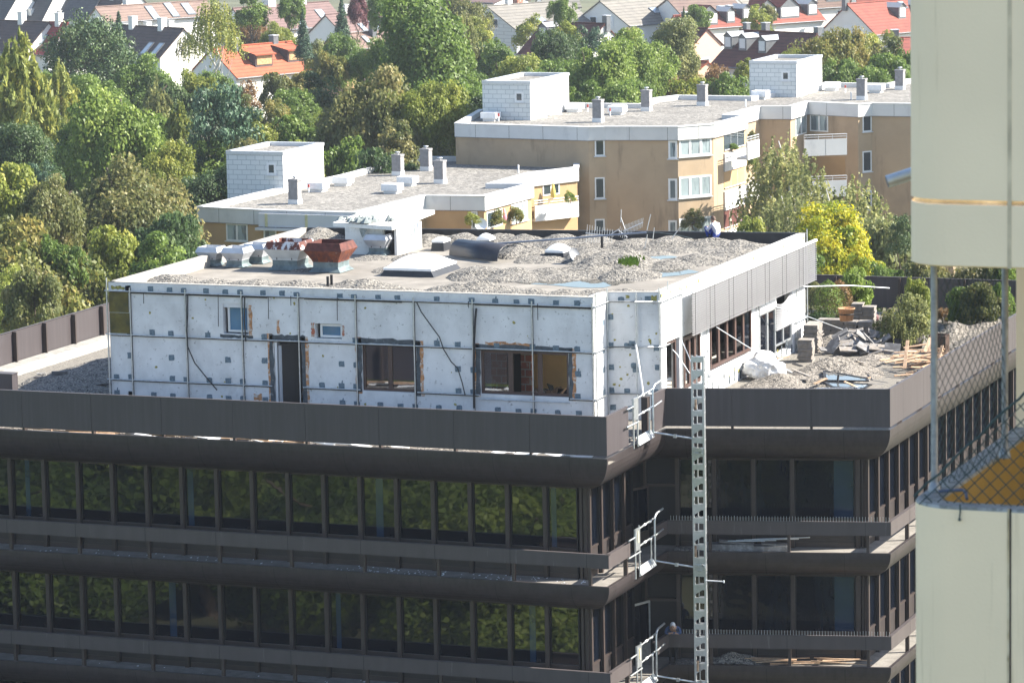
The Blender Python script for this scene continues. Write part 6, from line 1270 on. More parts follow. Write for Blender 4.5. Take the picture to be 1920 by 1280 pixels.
# ================= trees =================
T = [
 (60, 408, 270, 12.5, 'broad', 'orange', 'rust tinged tree filling the lower left edge'), (150, 505, 190, 9.5, 'sparse', 'greygreen', 'pale green bushy tree just left of the office terrace'), (20, 500, 160, 10.5, 'broad', 'yellowgreen', 'yellow green tree in the lower left corner'),
 (205, 292, 300, 14, 'broad', 'olive', 'large brownish green tree left of the low block'), (352, 322, 150, 10.5, 'broad', 'dark', 'dark leaved maple against the low block corner'), (95, 330, 150, 13.5, 'broad', 'olive', 'brownish tree behind the large brownish green one'),
 (20, 308, 130, 14, 'broad', 'yellowgreen', 'yellowish tree at the left edge below the larch'), (35, 225, 120, 13.5, 'broad', 'dark', 'dark tree at the left edge under the hanging larch'), (70, 300, 70, 11, 'pine', 'needle', 'small bluish pine between the left trees'),
 (228, 158, 200, 15, 'broad', 'bright', 'bright green round tree in the left middle'), (150, 200, 90, 13, 'broad', 'green', 'green tree left of the bright round one'), (30, 55, 190, 18, 'larch', 'birch', 'tall hanging larch at the left picture edge'), (110, 110, 100, 14, 'larch', 'birch', 'smaller larch right of the tall one'),
 (163, 14, 165, 15, 'mugo', 'pine', 'huge round dark pine near the top left'), (222, 22, 60, 13, 'spruce', 'needle', 'bluish spruce just right of the huge round pine'), (262, 100, 130, 12.5, 'broad', 'green', 'green tree below the huge round pine'), (180, 135, 110, 12, 'broad', 'green', 'green tree below the pine beside the small brown roof'),
 (290, 140, 90, 13, 'larch', 'greygreen', 'yellowish larch in the middle of the left wood'), (335, 190, 90, 13, 'larch', 'birch', 'slender larch right of the bright round tree'), (412, 152, 145, 15, 'pine', 'needle', 'blue green pine with open layered crown'), (368, 128, 85, 12, 'broad', 'yellowgreen', 'yellow green tree below the orange roofed house'),
 (400, -12, 105, 16, 'weep', 'birch', 'big weeping birch at the top left'), (352, 60, 44, 11, 'weep', 'greygreen', 'small weeping birch before the white gable'), (462, 30, 75, 10, 'broad', 'brown', 'brownish tree between birch and orange roof'), (522, 38, 80, 10.2, 'broad', 'yellowgreen', 'yellow green tree behind the orange roof'),
 (567, 17, 34, 13, 'spruce', 'needle', 'small dark spruce before the long mauve roof'), (588, 72, 60, 9.5, 'broad', 'greygreen', 'grey green tree right of the orange roof'), (525, 134, 75, 11, 'broad', 'olive', 'yellow brown tree under the orange roof'), (462, 150, 50, 11, 'sparse', 'brown', 'half bare grey tree under the orange roof'), (618, 92, 70, 12, 'broad', 'orange', 'orange tinged tree below the low tan roof'), (560, 134, 55, 11, 'broad', 'orange', 'rusty tree right of the yellow brown one'),
 (600, 132, 90, 12.5, 'broad', 'dark', 'dark green tree in the centre left wood'), (520, 185, 80, 11, 'broad', 'orange', 'small orange tree behind the pine'), (560, 215, 90, 12, 'broad', 'green', 'green tree behind the nearest stair tower'), (470, 205, 80, 12, 'broad', 'yellowgreen', 'yellowish tree between the pine and the stair tower'), (610, 225, 60, 12, 'broad', 'dark', 'dark tree right of the nearest stair tower'),
 (690, 122, 205, 16, 'broad', 'olive', 'great brown green tree in the centre of the wood'), (660, 295, 60, 9.5, 'mugo', 'pine', 'low pine bush at the back edge of the low roof'), (640, 60, 90, 11, 'broad', 'green', 'green tree left of the huge maple'), (700, 68, 100, 13, 'broad', 'green', 'pointed green tree before the huge maple'),
 (800, -22, 190, 19, 'broad', 'green', 'huge light green maple at the top middle'), (866, 20, 60, 16, 'weep', 'greygreen', 'hanging tree at the right flank of the huge maple'), (770, 85, 110, 14, 'broad', 'yellowgreen', 'yellow mottled tree below the huge maple'), (830, 88, 120, 14, 'broad', 'green', 'green tree below the huge maple, right side'), (800, 150, 130, 15, 'broad', 'yellowgreen', 'yellow leaved tree right of the great brown green one'),
 (850, 150, 100, 14, 'broad', 'green', 'green tree left of the tall block stair tower'), (888, 178, 60, 13.5, 'broad', 'dark', 'dark tree touching the left stair tower'), (828, 262, 55, 8, 'shrub', 'yellow', 'low yellow bush at the left end of the tall block'), (870, 60, 70, 12, 'broad', 'olive', 'olive tree under the pale gable'), (740, 225, 90, 13, 'broad', 'olive', 'brownish tree behind the low roof chimneys'),
 (935, 72, 85, 12, 'broad', 'green', 'green tree in front of the pale clad gable'), (905, 78, 50, 11, 'broad', 'dark', 'dark bush at the foot of the pale gable'), (1000, 110, 60, 9.5, 'broad', 'orange', 'reddish bush by the dark red house'), (1045, 52, 95, 13, 'broad', 'dark', 'dark glossy tree before the dark red house'), (1060, 36, 60, 12.5, 'sparse', 'yellowgreen', 'pale yellow tree across the dark red roof'),
 (1128, 72, 135, 14.5, 'broad', 'bright', 'bright green walnut tree, left one of two'), (1108, 46, 70, 12, 'pine', 'needle', 'blue green pine above the walnut trees'), (1205, 52, 125, 14, 'broad', 'bright', 'bright green walnut tree, right one of two'), (1258, 30, 100, 14.5, 'broad', 'greygreen', 'grey green oak beside the salmon house'), (1282, 12, 12, 13, 'spruce', 'pine', 'slim columnar cypress at the top'),
 (1195, 130, 110, 11.5, 'broad', 'green', 'dark green tree behind the chimneys of the tall block'), (1090, 150, 90, 12.5, 'broad', 'green', 'green tree right behind the left stair tower'), (1245, 128, 90, 10, 'sparse', 'brown', 'rusty brown bush behind the chimneys'), (1290, 118, 70, 10, 'sparse', 'orange', 'orange brown bush below the salmon house'), (1290, 145, 90, 9.5, 'shrub', 'yellowgreen', 'yellow green bush at the back edge of the tall roof'), (1345, 120, 70, 10, 'sparse', 'brown', 'brownish bush under the dark red roof'), (1370, 135, 90, 10, 'shrub', 'green', 'green bush left of the farthest stair tower'), (1395, 108, 40, 10.5, 'broad', 'yellowgreen', 'small yellowish tree beside the farthest stair tower'),
 (1560, 50, 130, 14, 'broad', 'orange', 'wide yellow brown tree right of the farthest stair tower'), (1610, 62, 110, 13, 'broad', 'yellowgreen', 'yellow tinged tree below the red roofed gable'), (1662, 68, 90, 13, 'broad', 'olive', 'brownish tree close to the cream tower'), (1600, 108, 120, 12, 'broad', 'green', 'green tree at the back edge of the tall roof, far right'), (1665, 98, 90, 12, 'broad', 'green', 'green tree left of the cream tower'), (1560, 110, 70, 11, 'broad', 'green', 'green tree behind the white vent box'), (1700, 90, 80, 12, 'broad', 'green', 'green tree half hidden by the cream tower'),
 (1472, 245, 185, 12.3, 'weep', 'greygreen', 'thin weeping birch before the tall block balconies'), (1600, 325, 190, 12.3, 'weep', 'greygreen', 'broad silvery birch right of the thin one'), (1650, 400, 140, 10.5, 'sparse', 'greygreen', 'silvery hanging tree left of the cream tower'), (1475, 350, 150, 10.5, 'weep', 'greygreen', 'low hanging foliage under the thin birch'),
 (1565, 380, 160, 12.2, 'broad', 'yellow', 'brilliant yellow maple behind the roof terrace'), (1410, 402, 90, 11.2, 'broad', 'yellowgreen', 'yellow green maple just behind the penthouse back edge'), (1620, 470, 70, 11.5, 'broad', 'yellow', 'small yellow tree right of the brilliant maple'), (1694, 400, 60, 11, 'pine', 'pine', 'green pine close to the cream tower'), (1660, 490, 80, 11.6, 'broad', 'green', 'green tree behind the back parapet right of the maple'),
 (1745, 478, 90, 12, 'broad', 'olive', 'tree behind the back parapet next to the front fence post'), (1830, 470, 110, 12.2, 'broad', 'olive', 'tree behind the back parapet between the fence posts'), (1890, 460, 90, 12.4, 'broad', 'green', 'tree behind the back parapet at the rear fence post'), (1500, 455, 80, 11.2, 'broad', 'green', 'green tree right behind the penthouse corner'),
 (640, -8, 40, 13, 'spruce', 'needle', 'dark conifer at the top behind the pinkish roof'), (672, -10, 50, 12, 'broad', 'purple', 'purple plum tree at the top behind the pinkish roof'), (720, -14, 60, 13, 'broad', 'green', 'dark tree at the top beside the white chimney'), (470, -16, 60, 13, 'broad', 'green', 'green tree at the top behind the mauve roof'), (545, -18, 60, 13, 'broad', 'green', 'green tree at the top between white chimneys'), (880, -14, 90, 12.5, 'broad', 'olive', 'olive tree at the top left of the grey roof'), (900, 30, 50, 11, 'broad', 'yellowgreen', 'yellowish tree by the edge of the pale gable'),
 (1050, -8, 50, 12, 'broad', 'green', 'green tree at the top behind the grey roof'), (1310, 8, 50, 10, 'broad', 'green', 'small green tree behind the red row'), (1420, 8, 60, 10, 'sparse', 'yellowgreen', 'sparse yellowish tree behind the red row'), (1440, 6, 40, 10, 'broad', 'olive', 'olive bush behind the red row'), (990, 25, 60, 9, 'sparse', 'yellowgreen', 'yellowish bush behind the dark red ridge'), (1665, 55, 28, 9.5, 'sparse', 'yellowgreen', 'small bush by the low red roof'),
 (1180, 50, 45, 11, 'sparse', 'orange', 'autumn tree in front of the white gable'),
]
T += [(298, 398, 128, 12, 'broad', 'dark', 'dark maple at the left side of the low block'), (345, 440, 60, 9, 'broad', 'green', 'small green tree right against the low block wall')]
# fillers that close the wood between the named trees
for (x, y, w, H, kd, lm, lb) in T: tree_px(x, y, w, H, kd, lm, lb, bark='birchbark' if kd == 'weep' else 'bark', ch=.86 if kd in ('weep', 'larch', 'shrub') else .8)
cols_ = ['green', 'dark', 'olive', 'green', 'yellowgreen']
fill = [(60, 120), (130, 240), (60, 380), (260, 215), (300, 260), (400, 250), (440, 290), (480, 260), (560, 165), (640, 190), (700, 240), (760, 190), (790, 245), (880, 110), (960, 100), (1015, 125), (330, 150), (450, 175), (110, 440), (220, 420), (300, 430), (340, 400), (60, 500), (1150, 150), (1480, 90), (1640, 125), (1450, 140), (1520, 120), (20, 170), (560, 260), (640, 255), (720, 275), (80, 200), (380, 130), (1110, 130), (1060, 110), (820, 200), (860, 215)]
for i, (x, y) in enumerate(fill):
    cn = {'green': 'mid green', 'dark': 'dark green', 'olive': 'olive', 'yellowgreen': 'yellow green'}[cols_[i % 5]]
    q = min(T, key=lambda t: (t[0]-x)**2+(t[1]+25-y)**2); rel = 'below' if y-q[1] > abs(x-q[0])+30 else 'left of' if x < q[0] else 'right of'
    lb = ('%s lower crown %s the %s' % (cn, rel, q[6])).split(); lb = ' '.join(lb[:16] if len(lb) <= 16 else lb[:13])
    tree_px(x, y, 105+rnd.uniform(-15, 20), 11.5, 'broad', cols_[i % 5], lb, ch=.88, group='undergrowth trees filling the wood')
# the grove the office windows mirror: it stands behind the camera side, below the frame
gr = random.Random(5)
for i in range(44):
    x = -96+(i % 11)*9.4+gr.uniform(-3, 3); y = -24-(i//11)*14+gr.uniform(-4, 4)
    if x > 4 and y < -40: continue
    h = gr.uniform(8.5, 11.5) if y > -40 else gr.uniform(10, 14); plant((x, y, GZ), h, gr.uniform(4.2, 6), 'broad', gr.choice(('green', 'dark', 'bright', 'green', 'olive')), 'street tree in front of the office, mirrored in its windows', size=5.0, group='trees mirrored in the office windows', crown_h=.85)
for x, y, h in ((9, -24, 7.5), (17, -30, 8), (24, -26, 7.5), (12, -40, 8.5), (22, -44, 8), (6, -50, 9)):
    plant((x, y, GZ), h, gr.uniform(4, 5.2), 'broad', gr.choice(('green', 'dark', 'green')), 'street tree in front of the office, mirrored in its windows', size=5.0, group='trees mirrored in the office windows', crown_h=.85)
# lawn mound seen between trees
mb = MB(); p = at(815, 262, z=-9.5); n = 16
V = [(p.x+14*math.cos(a)*r, p.y+10*math.sin(a)*r, GZ+(p.z-GZ)*(1-r*r)) for r in (0, .3, .6, 1.0) for a in [2*math.pi*i/n for i in range(n)]]
mb.add(V, [(r*n+i, r*n+(i+1) % n, (r+1)*n+(i+1) % n, (r+1)*n+i) for r in range(3) for i in range(n)], 0, True); tag(mb.build('hill', MT['grass']), 'grassy bank behind the blocks', 'hill', kind='structure')
# plants on balconies and terraces of the blocks
for x, y, w, hh, lm, lb in ((1070, 382, 24, .9, 'bright', 'green balcony plant hanging over the rail of the low block'), (1412, 330, 28, 2.2, 'bright', 'tall reedy plant on the middle balcony'), (1372, 282, 34, .5, 'green', 'flower box on the top loggia'), (888, 424, 34, .9, 'yellowgreen', 'yellow green shrub on the low block terrace'), (930, 424, 40, 1.1, 'orange', 'thin rose bush beside the pink parasol'), (968, 420, 40, 1.1, 'orange', 'thin rose bush below the white corner window'), (1410, 268, 20, .9, 'olive', 'hanging plant on the top balcony'), (1300, 432, 50, 1.5, 'olive', 'climbing plant across the lowest bay window')):
    Yq = {1070: LW[7][1]+1.0, 888: LW[3][1]-.8, 930: LW[4][1]+1.5, 968: LW[4][1]+4, 1300: TW[3][1]-.3}.get(x, (g4 @ Vector((pxl(g4, x, y)[0], -.25, 0))).y)
    p = at(x, y, Y=Yq); plant(tuple(p), hh, w/2*depth(p)/FPX, 'sparse', lm, lb, 'plant', size=2.0, crown_h=.95, name='balcony_plant')
# ================= cream tower in the right foreground =================
MT['cream'] = overlay(overlay(mat('cream_concrete', (.92, .78, .575), rough=.75, var=.05, scale=.8, bump=.12, bscale=40), (.74, .65, .48), 1.6, (.58, .8), stretch=(1.6, 1.6, .2), fac=.25), (.30, .26, .18), 26, (.70, .75), fac=.6, seed=6)
overlay(MT['cream'], (.58, .48, .32), 3.2, (.60, .70), stretch=(2.5, 2.5, .12), fac=.45, seed=9)
MT['ochre_in'] = mat('balcony_ochre', (.36, .235, .06), rough=.85, var=.12, scale=2)
MT['creamrust'] = overlay(mat('rusty_groove', (.46, .38, .25), rough=.9, var=.3, scale=9), (.70, .61, .45), 4, (.45, .6))
MT['weathered_cap'] = overlay(mat('weathered_cap', (.33, .34, .33), rough=.8, var=.25, scale=7), (.16, .17, .15), 9, (.5, .62), fac=.8)
tw = thing('cream_tower', 'cream tower with rounded balcony parapets filling the right foreground edge', 'building')
Pf = at(1850, 953, D=27.0); YF = Pf.y; RIM = Pf.z; XW = at(1714, 1000, Y=YF+.25).x; RD = .34
def rounded(xw, n=26, far=14, right=7):
    pts = [(xw, YF+far), (xw, YF+RD)]+[(xw+RD-RD*math.cos(a), YF+RD-RD*math.sin(a)) for a in [math.pi/2*i/n for i in range(1, n)]]+[(xw+RD, YF), (xw+right, YF)]
    return pts
pth = rounded(XW)
mb = MB(); sweep(mb, pth, [(0, RIM-6), (0, RIM-.02)], 0, False); mb.build('lower_parapet', MT['cream'], tw)
mb = MB(); sweep(mb, pth, [(0, RIM-.02), (.012, RIM), (.19, RIM), (.2, RIM-.02)], 0, False); mb.build('parapet_cap', MT['weathered_cap'], tw)
mb = MB(); sweep(mb, pth, [(.2, RIM-.02), (.2, RIM-1.2)], 0, False); mb.build('inner_face', MT['ochre_in'], tw)
mb = MB(); mb.box(XW+.2, XW+7, YF+.2, YF+14, RIM-1.3, RIM-1.1); mb.build('balcony_floor', MT['ochre_in'], tw)
xs_ = at(1893, 1000, Y=YF).x; mb = MB(); mb.box(xs_-.018, xs_+.012, YF-.004, YF+.02, RIM-6, RIM+.004); mb.build('joint', MT['creamrust'], tw)
mb = MB(); mb.box(xs_+.0, xs_+.012, YF-.006, YF+.02, RIM-6, RIM+.004); mb.build('joint', MT['gasket'], tw)
XU = at(1705, 300, Y=YF+.25).x; zb_ = at(1850, 503, Y=YF).z; zg = at(1800, 380, Y=YF).z; pu = rounded(XU)
mb = MB(); sweep(mb, pu, [(.03, zb_), (0, zb_+.012), (0, zg-.02), (.01, zg-.014)], 0, False); mb.build('upper_parapet', MT['cream'], tw)
mb = MB(); sweep(mb, pu, [(.022, zg-.05), (.022, zg+.05)], 0, False); mb.build('groove', MT['creamrust'], tw)
mb = MB(); sweep(mb, pu, [(.01, zg+.014), (0, zg+.02), (0, zg+7)], 0, False); mb.build('upper_parapet', MT['cream'], tw)
mb = MB(); mb.prism([(p[0], p[1]) for p in offset_path(pu, .03)]+[(XU+7, YF+14)], zb_, zb_+.2); mb.build('slab', MT['cream'], tw)
xs2 = at(1893, 250, Y=YF).x; mb = MB(); mb.box(xs2-.015, xs2+.015, YF-.003, YF+.01, zb_, zg+7); mb.build('joint', mat('pale_joint', (.62, .54, .40), rough=.9, var=.2), tw)
bk = at(1905, 800, z=RIM); mb = MB(); mb.box(bk.x, bk.x+4, bk.y, bk.y+4, RIM-1.2, zb_+.1); mb.build('rear_wall', MT['cream'], tw)
# posts and the wire net
MT['postmetal'] = overlay(mat('galvanised_post', (.30, .33, .37), rough=.5, metal=.5, var=.2, scale=12), (.16, .19, .22), 8, (.5, .65), fac=.7)
MT['netwire'] = mat('green_wire', (.03, .06, .065), rough=.6)
p1 = at(1752, 922, z=RIM); p2 = at(1884, 858, z=RIM)
for nm_, p, rr_ in (('front', p1, .027), ('rear', p2, .027)):
    t = thing('fence_post', 'galvanised %s post of the wire net on the cream balcony' % nm_, 'post', tuple(p)); MB().tube([(0, 0, 0), (0, 0, zb_-RIM)], rr_, 12).build('tube', MT['postmetal'], t); MB().lathe([(.05, 0), (.05, .03), (.03, .08)], n=10).build('foot', MT['postmetal'], t)
nt = thing('wire_net', 'sagging green diamond wire net stretched between the balcony posts', 'net', tuple(p1))
def net(o, ux, L_, hfun, name, pitch=.085, lo=0, nrm=None):
    mb = MB(); o = Vector(o); ux = Vector(ux).normalized(); side = Vector((0, 0, 1)).cross(ux)
    for s in (1, -1):
        c = -3.0
        while c < L_+3:
            seg = []
            for k in range(90):
                z = k*.04; u = c+s*z
                ok = 0 <= u <= L_ and z <= hfun(u)
                if ok: seg.append(o+ux*u+Vector((0, 0, z))+side*(.03*math.sin(u*3.1+z*2)+.004*s))
                if (not ok or k == 89) and len(seg) > 1: mb.tube(seg, (.0028 if name == 'side_net' else .0042), 4, caps=False); seg = []
                elif not ok: seg = []
            c += pitch*1.414
    return mb.build(name, MT['netwire'], nt)
H_ = zb_-RIM; d12 = (p2-p1); L12 = d12.length
o1 = net(p1, d12, L12, lambda u: H_, 'side_net', .075)
o2 = net((p1.x-.02, YF+.12, RIM-.02), (1, 0, 0), 2.2, lambda u: .07+u*.98, 'front_net', .085)
o3 = MB().tube([(p1.x-.05+.1*i, YF+.12, RIM+.04+.098*i+.012*math.sin(i*2.2)) for i in range(20)], .011, 6).build('edge_cord', MT['netwire'], nt)
for o in (o1, o2, o3): o.location = -Vector(p1)
a = at(1760, 921, z=RIM+.03); b = at(1805, 918, z=RIM+.04); c = at(1813, 935, z=RIM); tag(MB().tube([a, b, (b+c)/2+Vector((.01, 0, .01)), c], .013, 8).build('bent_bar', mat('blue_grey_bar', (.10, .13, .20), rough=.4, metal=.4)), 'bent blue grey bar at the foot of the front fence post', 'bar')
a = at(1800, 945, Y=YF-.01); b = at(1799, 972, Y=YF-.02); tag(MB().tube([a, (a+b)/2+Vector((.004, 0, 0)), b], .006, 6).tube([b, b-Vector((0, 0, .015))], .012, 8).build('hanging_wire', MT['netwire']), 'short wire end hanging over the cream parapet rim', 'wire')
a = at(1663, 341, D=30); b = at(1730, 319, D=30); t = MB().tube([a, b], .052, 14, caps=False).tube([a, b], .047, 14, caps=False).build('rain_spout', MT['alu']); tag(t, 'grey metal spout pipe sticking out left of the cream tower', 'pipe')
base(tw, (XW, YF, GZ))
# ================= people =================
def segd(p, a, b): ab = b-a; t = max(0, min(1, (p-a).dot(ab)/max(ab.length_squared, 1e-9))); return (p-(a+ab*t)).length
def person(loc, rz, J, E, look, mats, label, hair):
    """J: joint name -> (pos, radius, material index); E: bones"""
    names = list(J); me = bpy.data.meshes.new('skel'); me.from_pydata([J[n][0] for n in names], [(names.index(a), names.index(b)) for a, b in E], [])
    o = bpy.data.objects.new('skel', me); link(o); sk_ = o.modifiers.new('s', 'SKIN'); sk_.use_smooth_shade = True
    for i, n in enumerate(names): v = me.skin_vertices[0].data[i]; v.radius = (J[n][1],)*2; v.use_root = n == 'pelvis'
    su = o.modifiers.new('u', 'SUBSURF'); su.levels = 2; su.render_levels = 2
    dg = bpy.context.evaluated_depsgraph_get(); ev = o.evaluated_get(dg); m2 = bpy.data.meshes.new_from_object(ev); bpy.data.objects.remove(o)
    V = [v.co.copy() for v in m2.vertices]; F = [tuple(p.vertices) for p in m2.polygons]; bones = [(Vector(J[a][0]), Vector(J[b][0]), J[b][2]) for a, b in E]; MI = []
    for f in F: c = sum((V[i] for i in f), Vector())/len(f); MI.append(min(bones, key=lambda q: segd(c, q[0], q[1]))[2])
    mb = MB(); mb.v = [tuple(v) for v in V]; mb.f = F; mb.m = MI; mb.sm = [True]*len(F)
    hc = Vector(J['head'][0]); lk = Vector(look).normalized(); rt = lk.cross(Vector((0, 0, 1))).normalized(); up = rt.cross(lk)
    def ball(c, r, m, n=12):
        prof = [(r[0]*math.sin(t), r[0]*-math.cos(t)) for t in [math.pi*i/n for i in range(n+1)]]; vs = []
        for j in range(14):
            a = 2*math.pi*j/14
            for q, z in prof: vs.append(c+rt*(q*math.cos(a)*r[1]/r[0])+lk*(q*math.sin(a)*r[2]/r[0])+up*z)
        k = n+1; mb.add(vs, [(j*k+i, ((j+1) % 14)*k+i, ((j+1) % 14)*k+i+1, j*k+i+1) for j in range(14) for i in range(n)], m, True)
    ball(hc, (.115, .078, .092), 2); ball(hc+lk*.095-up*.01, (.022, .013, .018), 2); ball(hc+lk*.07-up*.06, (.035, .04, .03), 2)
    for s in (-1, 1): ball(hc+rt*s*.078, (.03, .010, .018), 2); ball(hc+rt*s*.032+lk*.082+up*.015, (.010, .013, .008), 4)
    ball(hc+lk*.088-up*.05, (.006, .022, .006), 5)
    b_ = mb.build('person', mats); b_.location = loc; b_.rotation_euler = (0, 0, rz); tag(b_, label, 'person')
    hb = mb; mb = MB(); prev = mb
    # hair or cap shell
    n = 8; vs = []
    for j in range(16):
        a = 2*math.pi*j/16
        for i in range(n+1):
            t = math.pi*.56*i/n; q = .122*math.sin(t); vs.append(hc+rt*(q*math.cos(a)*.70)+lk*(q*math.sin(a)*.80-.012)+up*(.122*math.cos(t)+.004-(.03 if math.sin(a) < -.2 and i == n else 0)))
    mb.add(vs, [(j*(n+1)+i, j*(n+1)+i+1, ((j+1) % 16)*(n+1)+i+1, ((j+1) % 16)*(n+1)+i) for j in range(16) for i in range(n)], 0, True)
    mb.build(hair[0], hair[1], b_)
    return b_
SK = mat('skin', (.42, .26, .19), rough=.6, var=.05); BL_ = mat('blue_trousers', (.02, .045, .26), rough=.8, var=.15, scale=9); SH = mat('pale_shirt', (.50, .50, .58), rough=.85, var=.08, scale=9, bump=.4, bscale=14); BOOT = mat('dark_shoe', (.03, .03, .03)); LIP = mat('lip', (.3, .13, .11)); SW = mat('blue_sweater', (.06, .095, .19), rough=.9, var=.15, scale=12, bump=.4, bscale=20); DKT = mat('dark_trousers', (.025, .025, .03), rough=.9)
def arms(J, E, side, sh, el, ha, mi=1):
    s = 'L' if side < 0 else 'R'; J['sh'+s] = (sh, .060, mi); J['el'+s] = (el, .043, mi); J['wr'+s] = (tuple(Vector(el).lerp(Vector(ha), .88)), .030, mi if mi != 1 or True else 2); J['ha'+s] = (ha, .034, 2)
    E += [('chest', 'sh'+s), ('sh'+s, 'el'+s), ('el'+s, 'wr'+s), ('wr'+s, 'ha'+s)]
    d = (Vector(ha)-Vector(el)).normalized(); lat = d.cross(Vector((0, 0, 1))); lat = lat.normalized() if lat.length > .1 else Vector((1, 0, 0))
    for i, (o_, l) in enumerate(((-.026, .07), (-.009, .08), (.009, .075), (.026, .058))):
        q = Vector(ha)+d*.035+lat*o_; e = q+d*l*.8-Vector((0, 0, l*.45)); J['f%s%d' % (s, i)] = (tuple(q), .010, 2); J['g%s%d' % (s, i)] = (tuple(e), .008, 2); E += [('ha'+s, 'f%s%d' % (s, i)), ('f%s%d' % (s, i), 'g%s%d' % (s, i))]
    th = Vector(ha)+lat*side*.045+d*.02; J['t'+s] = (tuple(th), .011, 2); E.append(('ha'+s, 't'+s))
def legs(J, E, side, hip, knee, ank, toe, mi=0):
    s = 'L' if side < 0 else 'R'; J['hip'+s] = (hip, .088, mi); J['kn'+s] = (knee, .062, mi); J['an'+s] = (ank, .045, mi); J['to'+s] = (toe, .04, 3); E += [('pelvis', 'hip'+s), ('hip'+s, 'kn'+s), ('kn'+s, 'an'+s), ('an'+s, 'to'+s)]
# worker sitting on the back edge of the penthouse roof; local +x is the way he faces
J = {'pelvis': ((0, 0, .14), .13, 0), 'belly': ((.03, 0, .30), .125, 1), 'chest': ((.08, 0, .47), .145, 1), 'neck': ((.13, 0, .62), .05, 2), 'head': ((.19, 0, .71), .07, 2)}; E = [('pelvis', 'belly'), ('belly', 'chest'), ('chest', 'neck'), ('neck', 'head')]
for s in (-1, 1): arms(J, E, s, (.09, s*.17, .53), (.26, s*.23, .33), (.44, s*.07, .42)); legs(J, E, s, (.06, s*.09, .12), (.44, s*.13, .44), (.34, s*.11, .09), (.50, s*.12, .05))
ps = at(1345, 449, z=RZ+.25); person(tuple(ps), math.radians(158), J, E, (.9, 0, -.35), [BL_, SH, SK, BOOT, MT['gasket'], LIP], 'person in pale shirt and blue trousers sitting by the back parapet of the penthouse roof', ('hair', mat('short_brown_hair', (.10, .06, .045))))
# worker leaning on the railing at the inner corner
J = {'pelvis': ((-.42, 0, .90), .13, 0), 'belly': ((-.30, 0, 1.05), .13, 1), 'chest': ((-.12, 0, 1.20), .155, 1), 'neck': ((.03, 0, 1.30), .05, 2), 'head': ((.12, 0, 1.36), .07, 2)}; E = [('pelvis', 'belly'), ('belly', 'chest'), ('chest', 'neck'), ('neck', 'head')]
arms(J, E, -1, (-.08, -.19, 1.24), (.03, -.24, 1.09), (.06, .06, 1.10)); arms(J, E, 1, (-.08, .19, 1.24), (.05, .24, 1.09), (.08, -.02, 1.12))
legs(J, E, -1, (-.42, -.10, .88), (-.36, -.10, .48), (-.46, -.12, .08), (-.28, -.13, .04)); legs(J, E, 1, (-.42, .10, .88), (-.32, .09, .50), (-.38, .05, .08), (-.20, .06, .04))
pr_ = at(1262, 1190, z=lipz[2]+1.03); person((pr_.x, pr_.y-.0, lipz[2]), math.radians(-74), J, E, (.75, 0, -.65), [DKT, SW, SK, BOOT, MT['gasket'], LIP], 'person in blue sweater and white cap leaning on the railing beside the ladder mast', ('cap', mat('white_cap', (.62, .63, .66))))
# ================= debris on the walkways =================
for k, (n_, x0, x1) in {1: (120, -9, -1), 2: (40, -9, -1)}.items():
    mb = MB()
    for i in range(n_): x = rnd.uniform(x0, x1) if i % 4 else rnd.uniform(-20, x0); y = rnd.uniform(.15, .95); s = rnd.uniform(.012, .045); mb.add([(x-s, y, lipz[k]+.006), (x+s, y-s, lipz[k]+.008), (x+s*.6, y+s, lipz[k]+.03), (x-s, y+s*.5, lipz[k]+.01)], [(0, 1, 2, 3)])
    tag(mb.build('glass_splinters', MT['white_paint']), 'white splinters scattered along the shaded walkway', 'splinters', kind='stuff')
fiI = frame((I_[0], I_[1], 0), (math.cos(PHI), math.sin(PHI), 0))
def wk(u, v, z): return fiI @ Vector((u, v, z))
for i in range(16):
    q = wk(rnd.uniform(2.9, 5.6), rnd.uniform(.25, .8), lipz[2]+.04+rnd.random()*.12); o = MB().rbox((0, 0, 0), (rnd.uniform(.8, 2.0), .08, .025)).build('board', MT['wood_raw']); o.location = q; o.rotation_euler = (rnd.uniform(-.2, .2), rnd.uniform(-.05, .05), PHI+rnd.uniform(-.12, .12)); tag(o, 'pale board lying on the lower walkway right of the ladder mast', 'board', 'boards on the lower walkway')
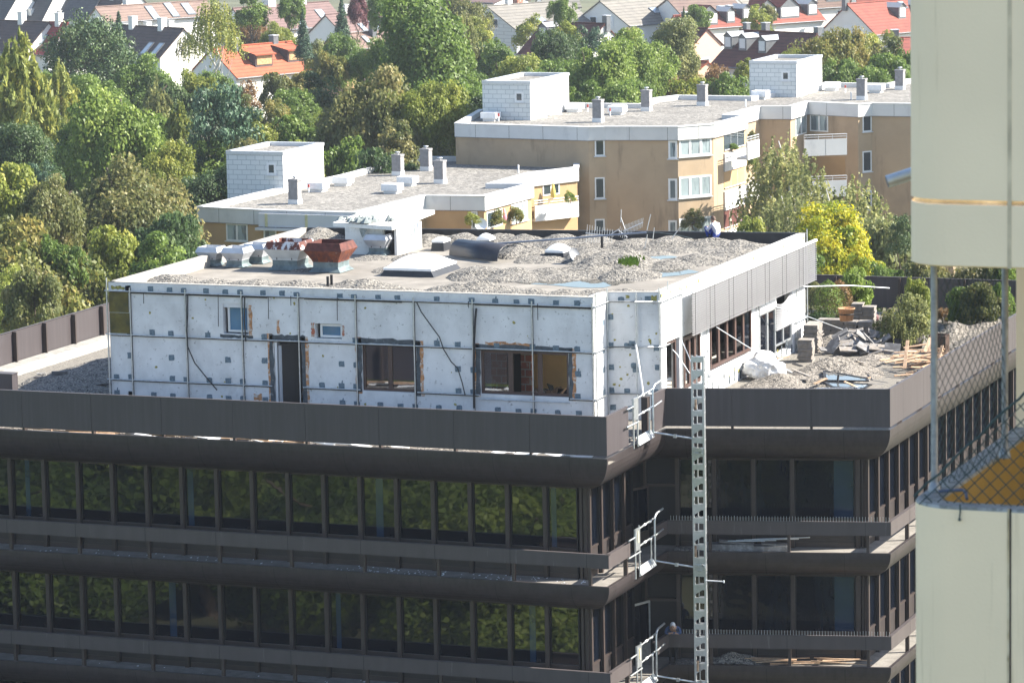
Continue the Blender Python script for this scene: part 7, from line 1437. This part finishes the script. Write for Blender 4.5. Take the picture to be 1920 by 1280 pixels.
for i, (u, v, w_, h_, lb) in enumerate(((1.9, .5, 1.5, .22, 'dark sheet bundle on the walkway right of the ladder mast'), (3.1, .55, 1.2, .16, 'second dark sheet bundle farther right on the walkway'))):
    o = MB().rbox((0, 0, h_/2), (w_, .4, h_)).rbox((.2, 0, h_+.04), (w_*.7, .3, .05), (0, .08, .1)).build('sheet_bundle', MT['slate']); o.location = wk(u, v, lipz[1]+.005); o.rotation_euler = (0, 0, PHI); tag(o, lb, 'bundle')
for i in range(5): q = wk(1.6+i*.25, .4, lipz[1]+.30+.02*i); o = MB().tube([(0, 0, 0), (1.4+.1*i, .1, .03)], .02, 5).build('lath', MT['galv']); o.location = q; o.rotation_euler = (0, 0, PHI+rnd.uniform(-.1, .1)); tag(o, 'thin metal lath on the dark sheet bundle', 'lath', 'metal laths on the walkway')
def wp(u, v, rx, ry, h): p = wk(u, v, 0); return (p.x, p.y, rx, ry, h, PHI)
def wal(X, Y): dx, dy = X-I_[0], Y-I_[1]; v = -dx*math.sin(PHI)+dy*math.cos(PHI); u = dx*math.cos(PHI)+dy*math.sin(PHI); return (v > .12) & (v < 1.0) & (u > .05) & (u < WL-.2)
gravel_field('gravel', (0, B_[0], IL, B_[1]+1.1), wal, [wp(1.9, .6, 1.1, .6, .42), wp(.7, .5, .9, .5, .08)], lipz[2], .05, MT['gravel'], 'gravel heap on the lower walkway right of the ladder mast')
gravel_field('gravel', (0, B_[0], IL, B_[1]+1.1), wal, [wp(.6, .5, 1.0, .5, .1), wp(1.2, .6, .8, .4, .12)], lipz[1], .05, MT['gravel'], 'thin rubble on the upper walkway near the inner corner')
q = wk(.2, -.02, 0)
o = MB().tube([at(1290+(520-200)/2.99*0+100, 1090, Y=8.05), at(1553, 1188, Y=8.0)], .012, 5).build('metal_rod', MT['galv']); tag(o, 'thin rod slanting behind the lower right windows', 'rod')
# ================= haze =================
hz = MB(); hz.box(-420, 260, -130, 560, GZ-1, 24); ho = hz.build('haze', []); tag(ho, 'thin morning haze over the suburb', 'haze', kind='stuff')
hm = bpy.data.materials.new('haze'); hm.use_nodes = True; n_ = hm.node_tree.nodes; n_.remove(n_['Principled BSDF']); pv = n_.new('ShaderNodeVolumePrincipled'); pv.inputs['Color'].default_value = (.80, .88, 1, 1); pv.inputs['Density'].default_value = .00013; pv.inputs['Anisotropy'].default_value = .2
hm.node_tree.links.new(pv.outputs[0], n_['Material Output'].inputs['Volume']); ho.data.materials.append(hm)
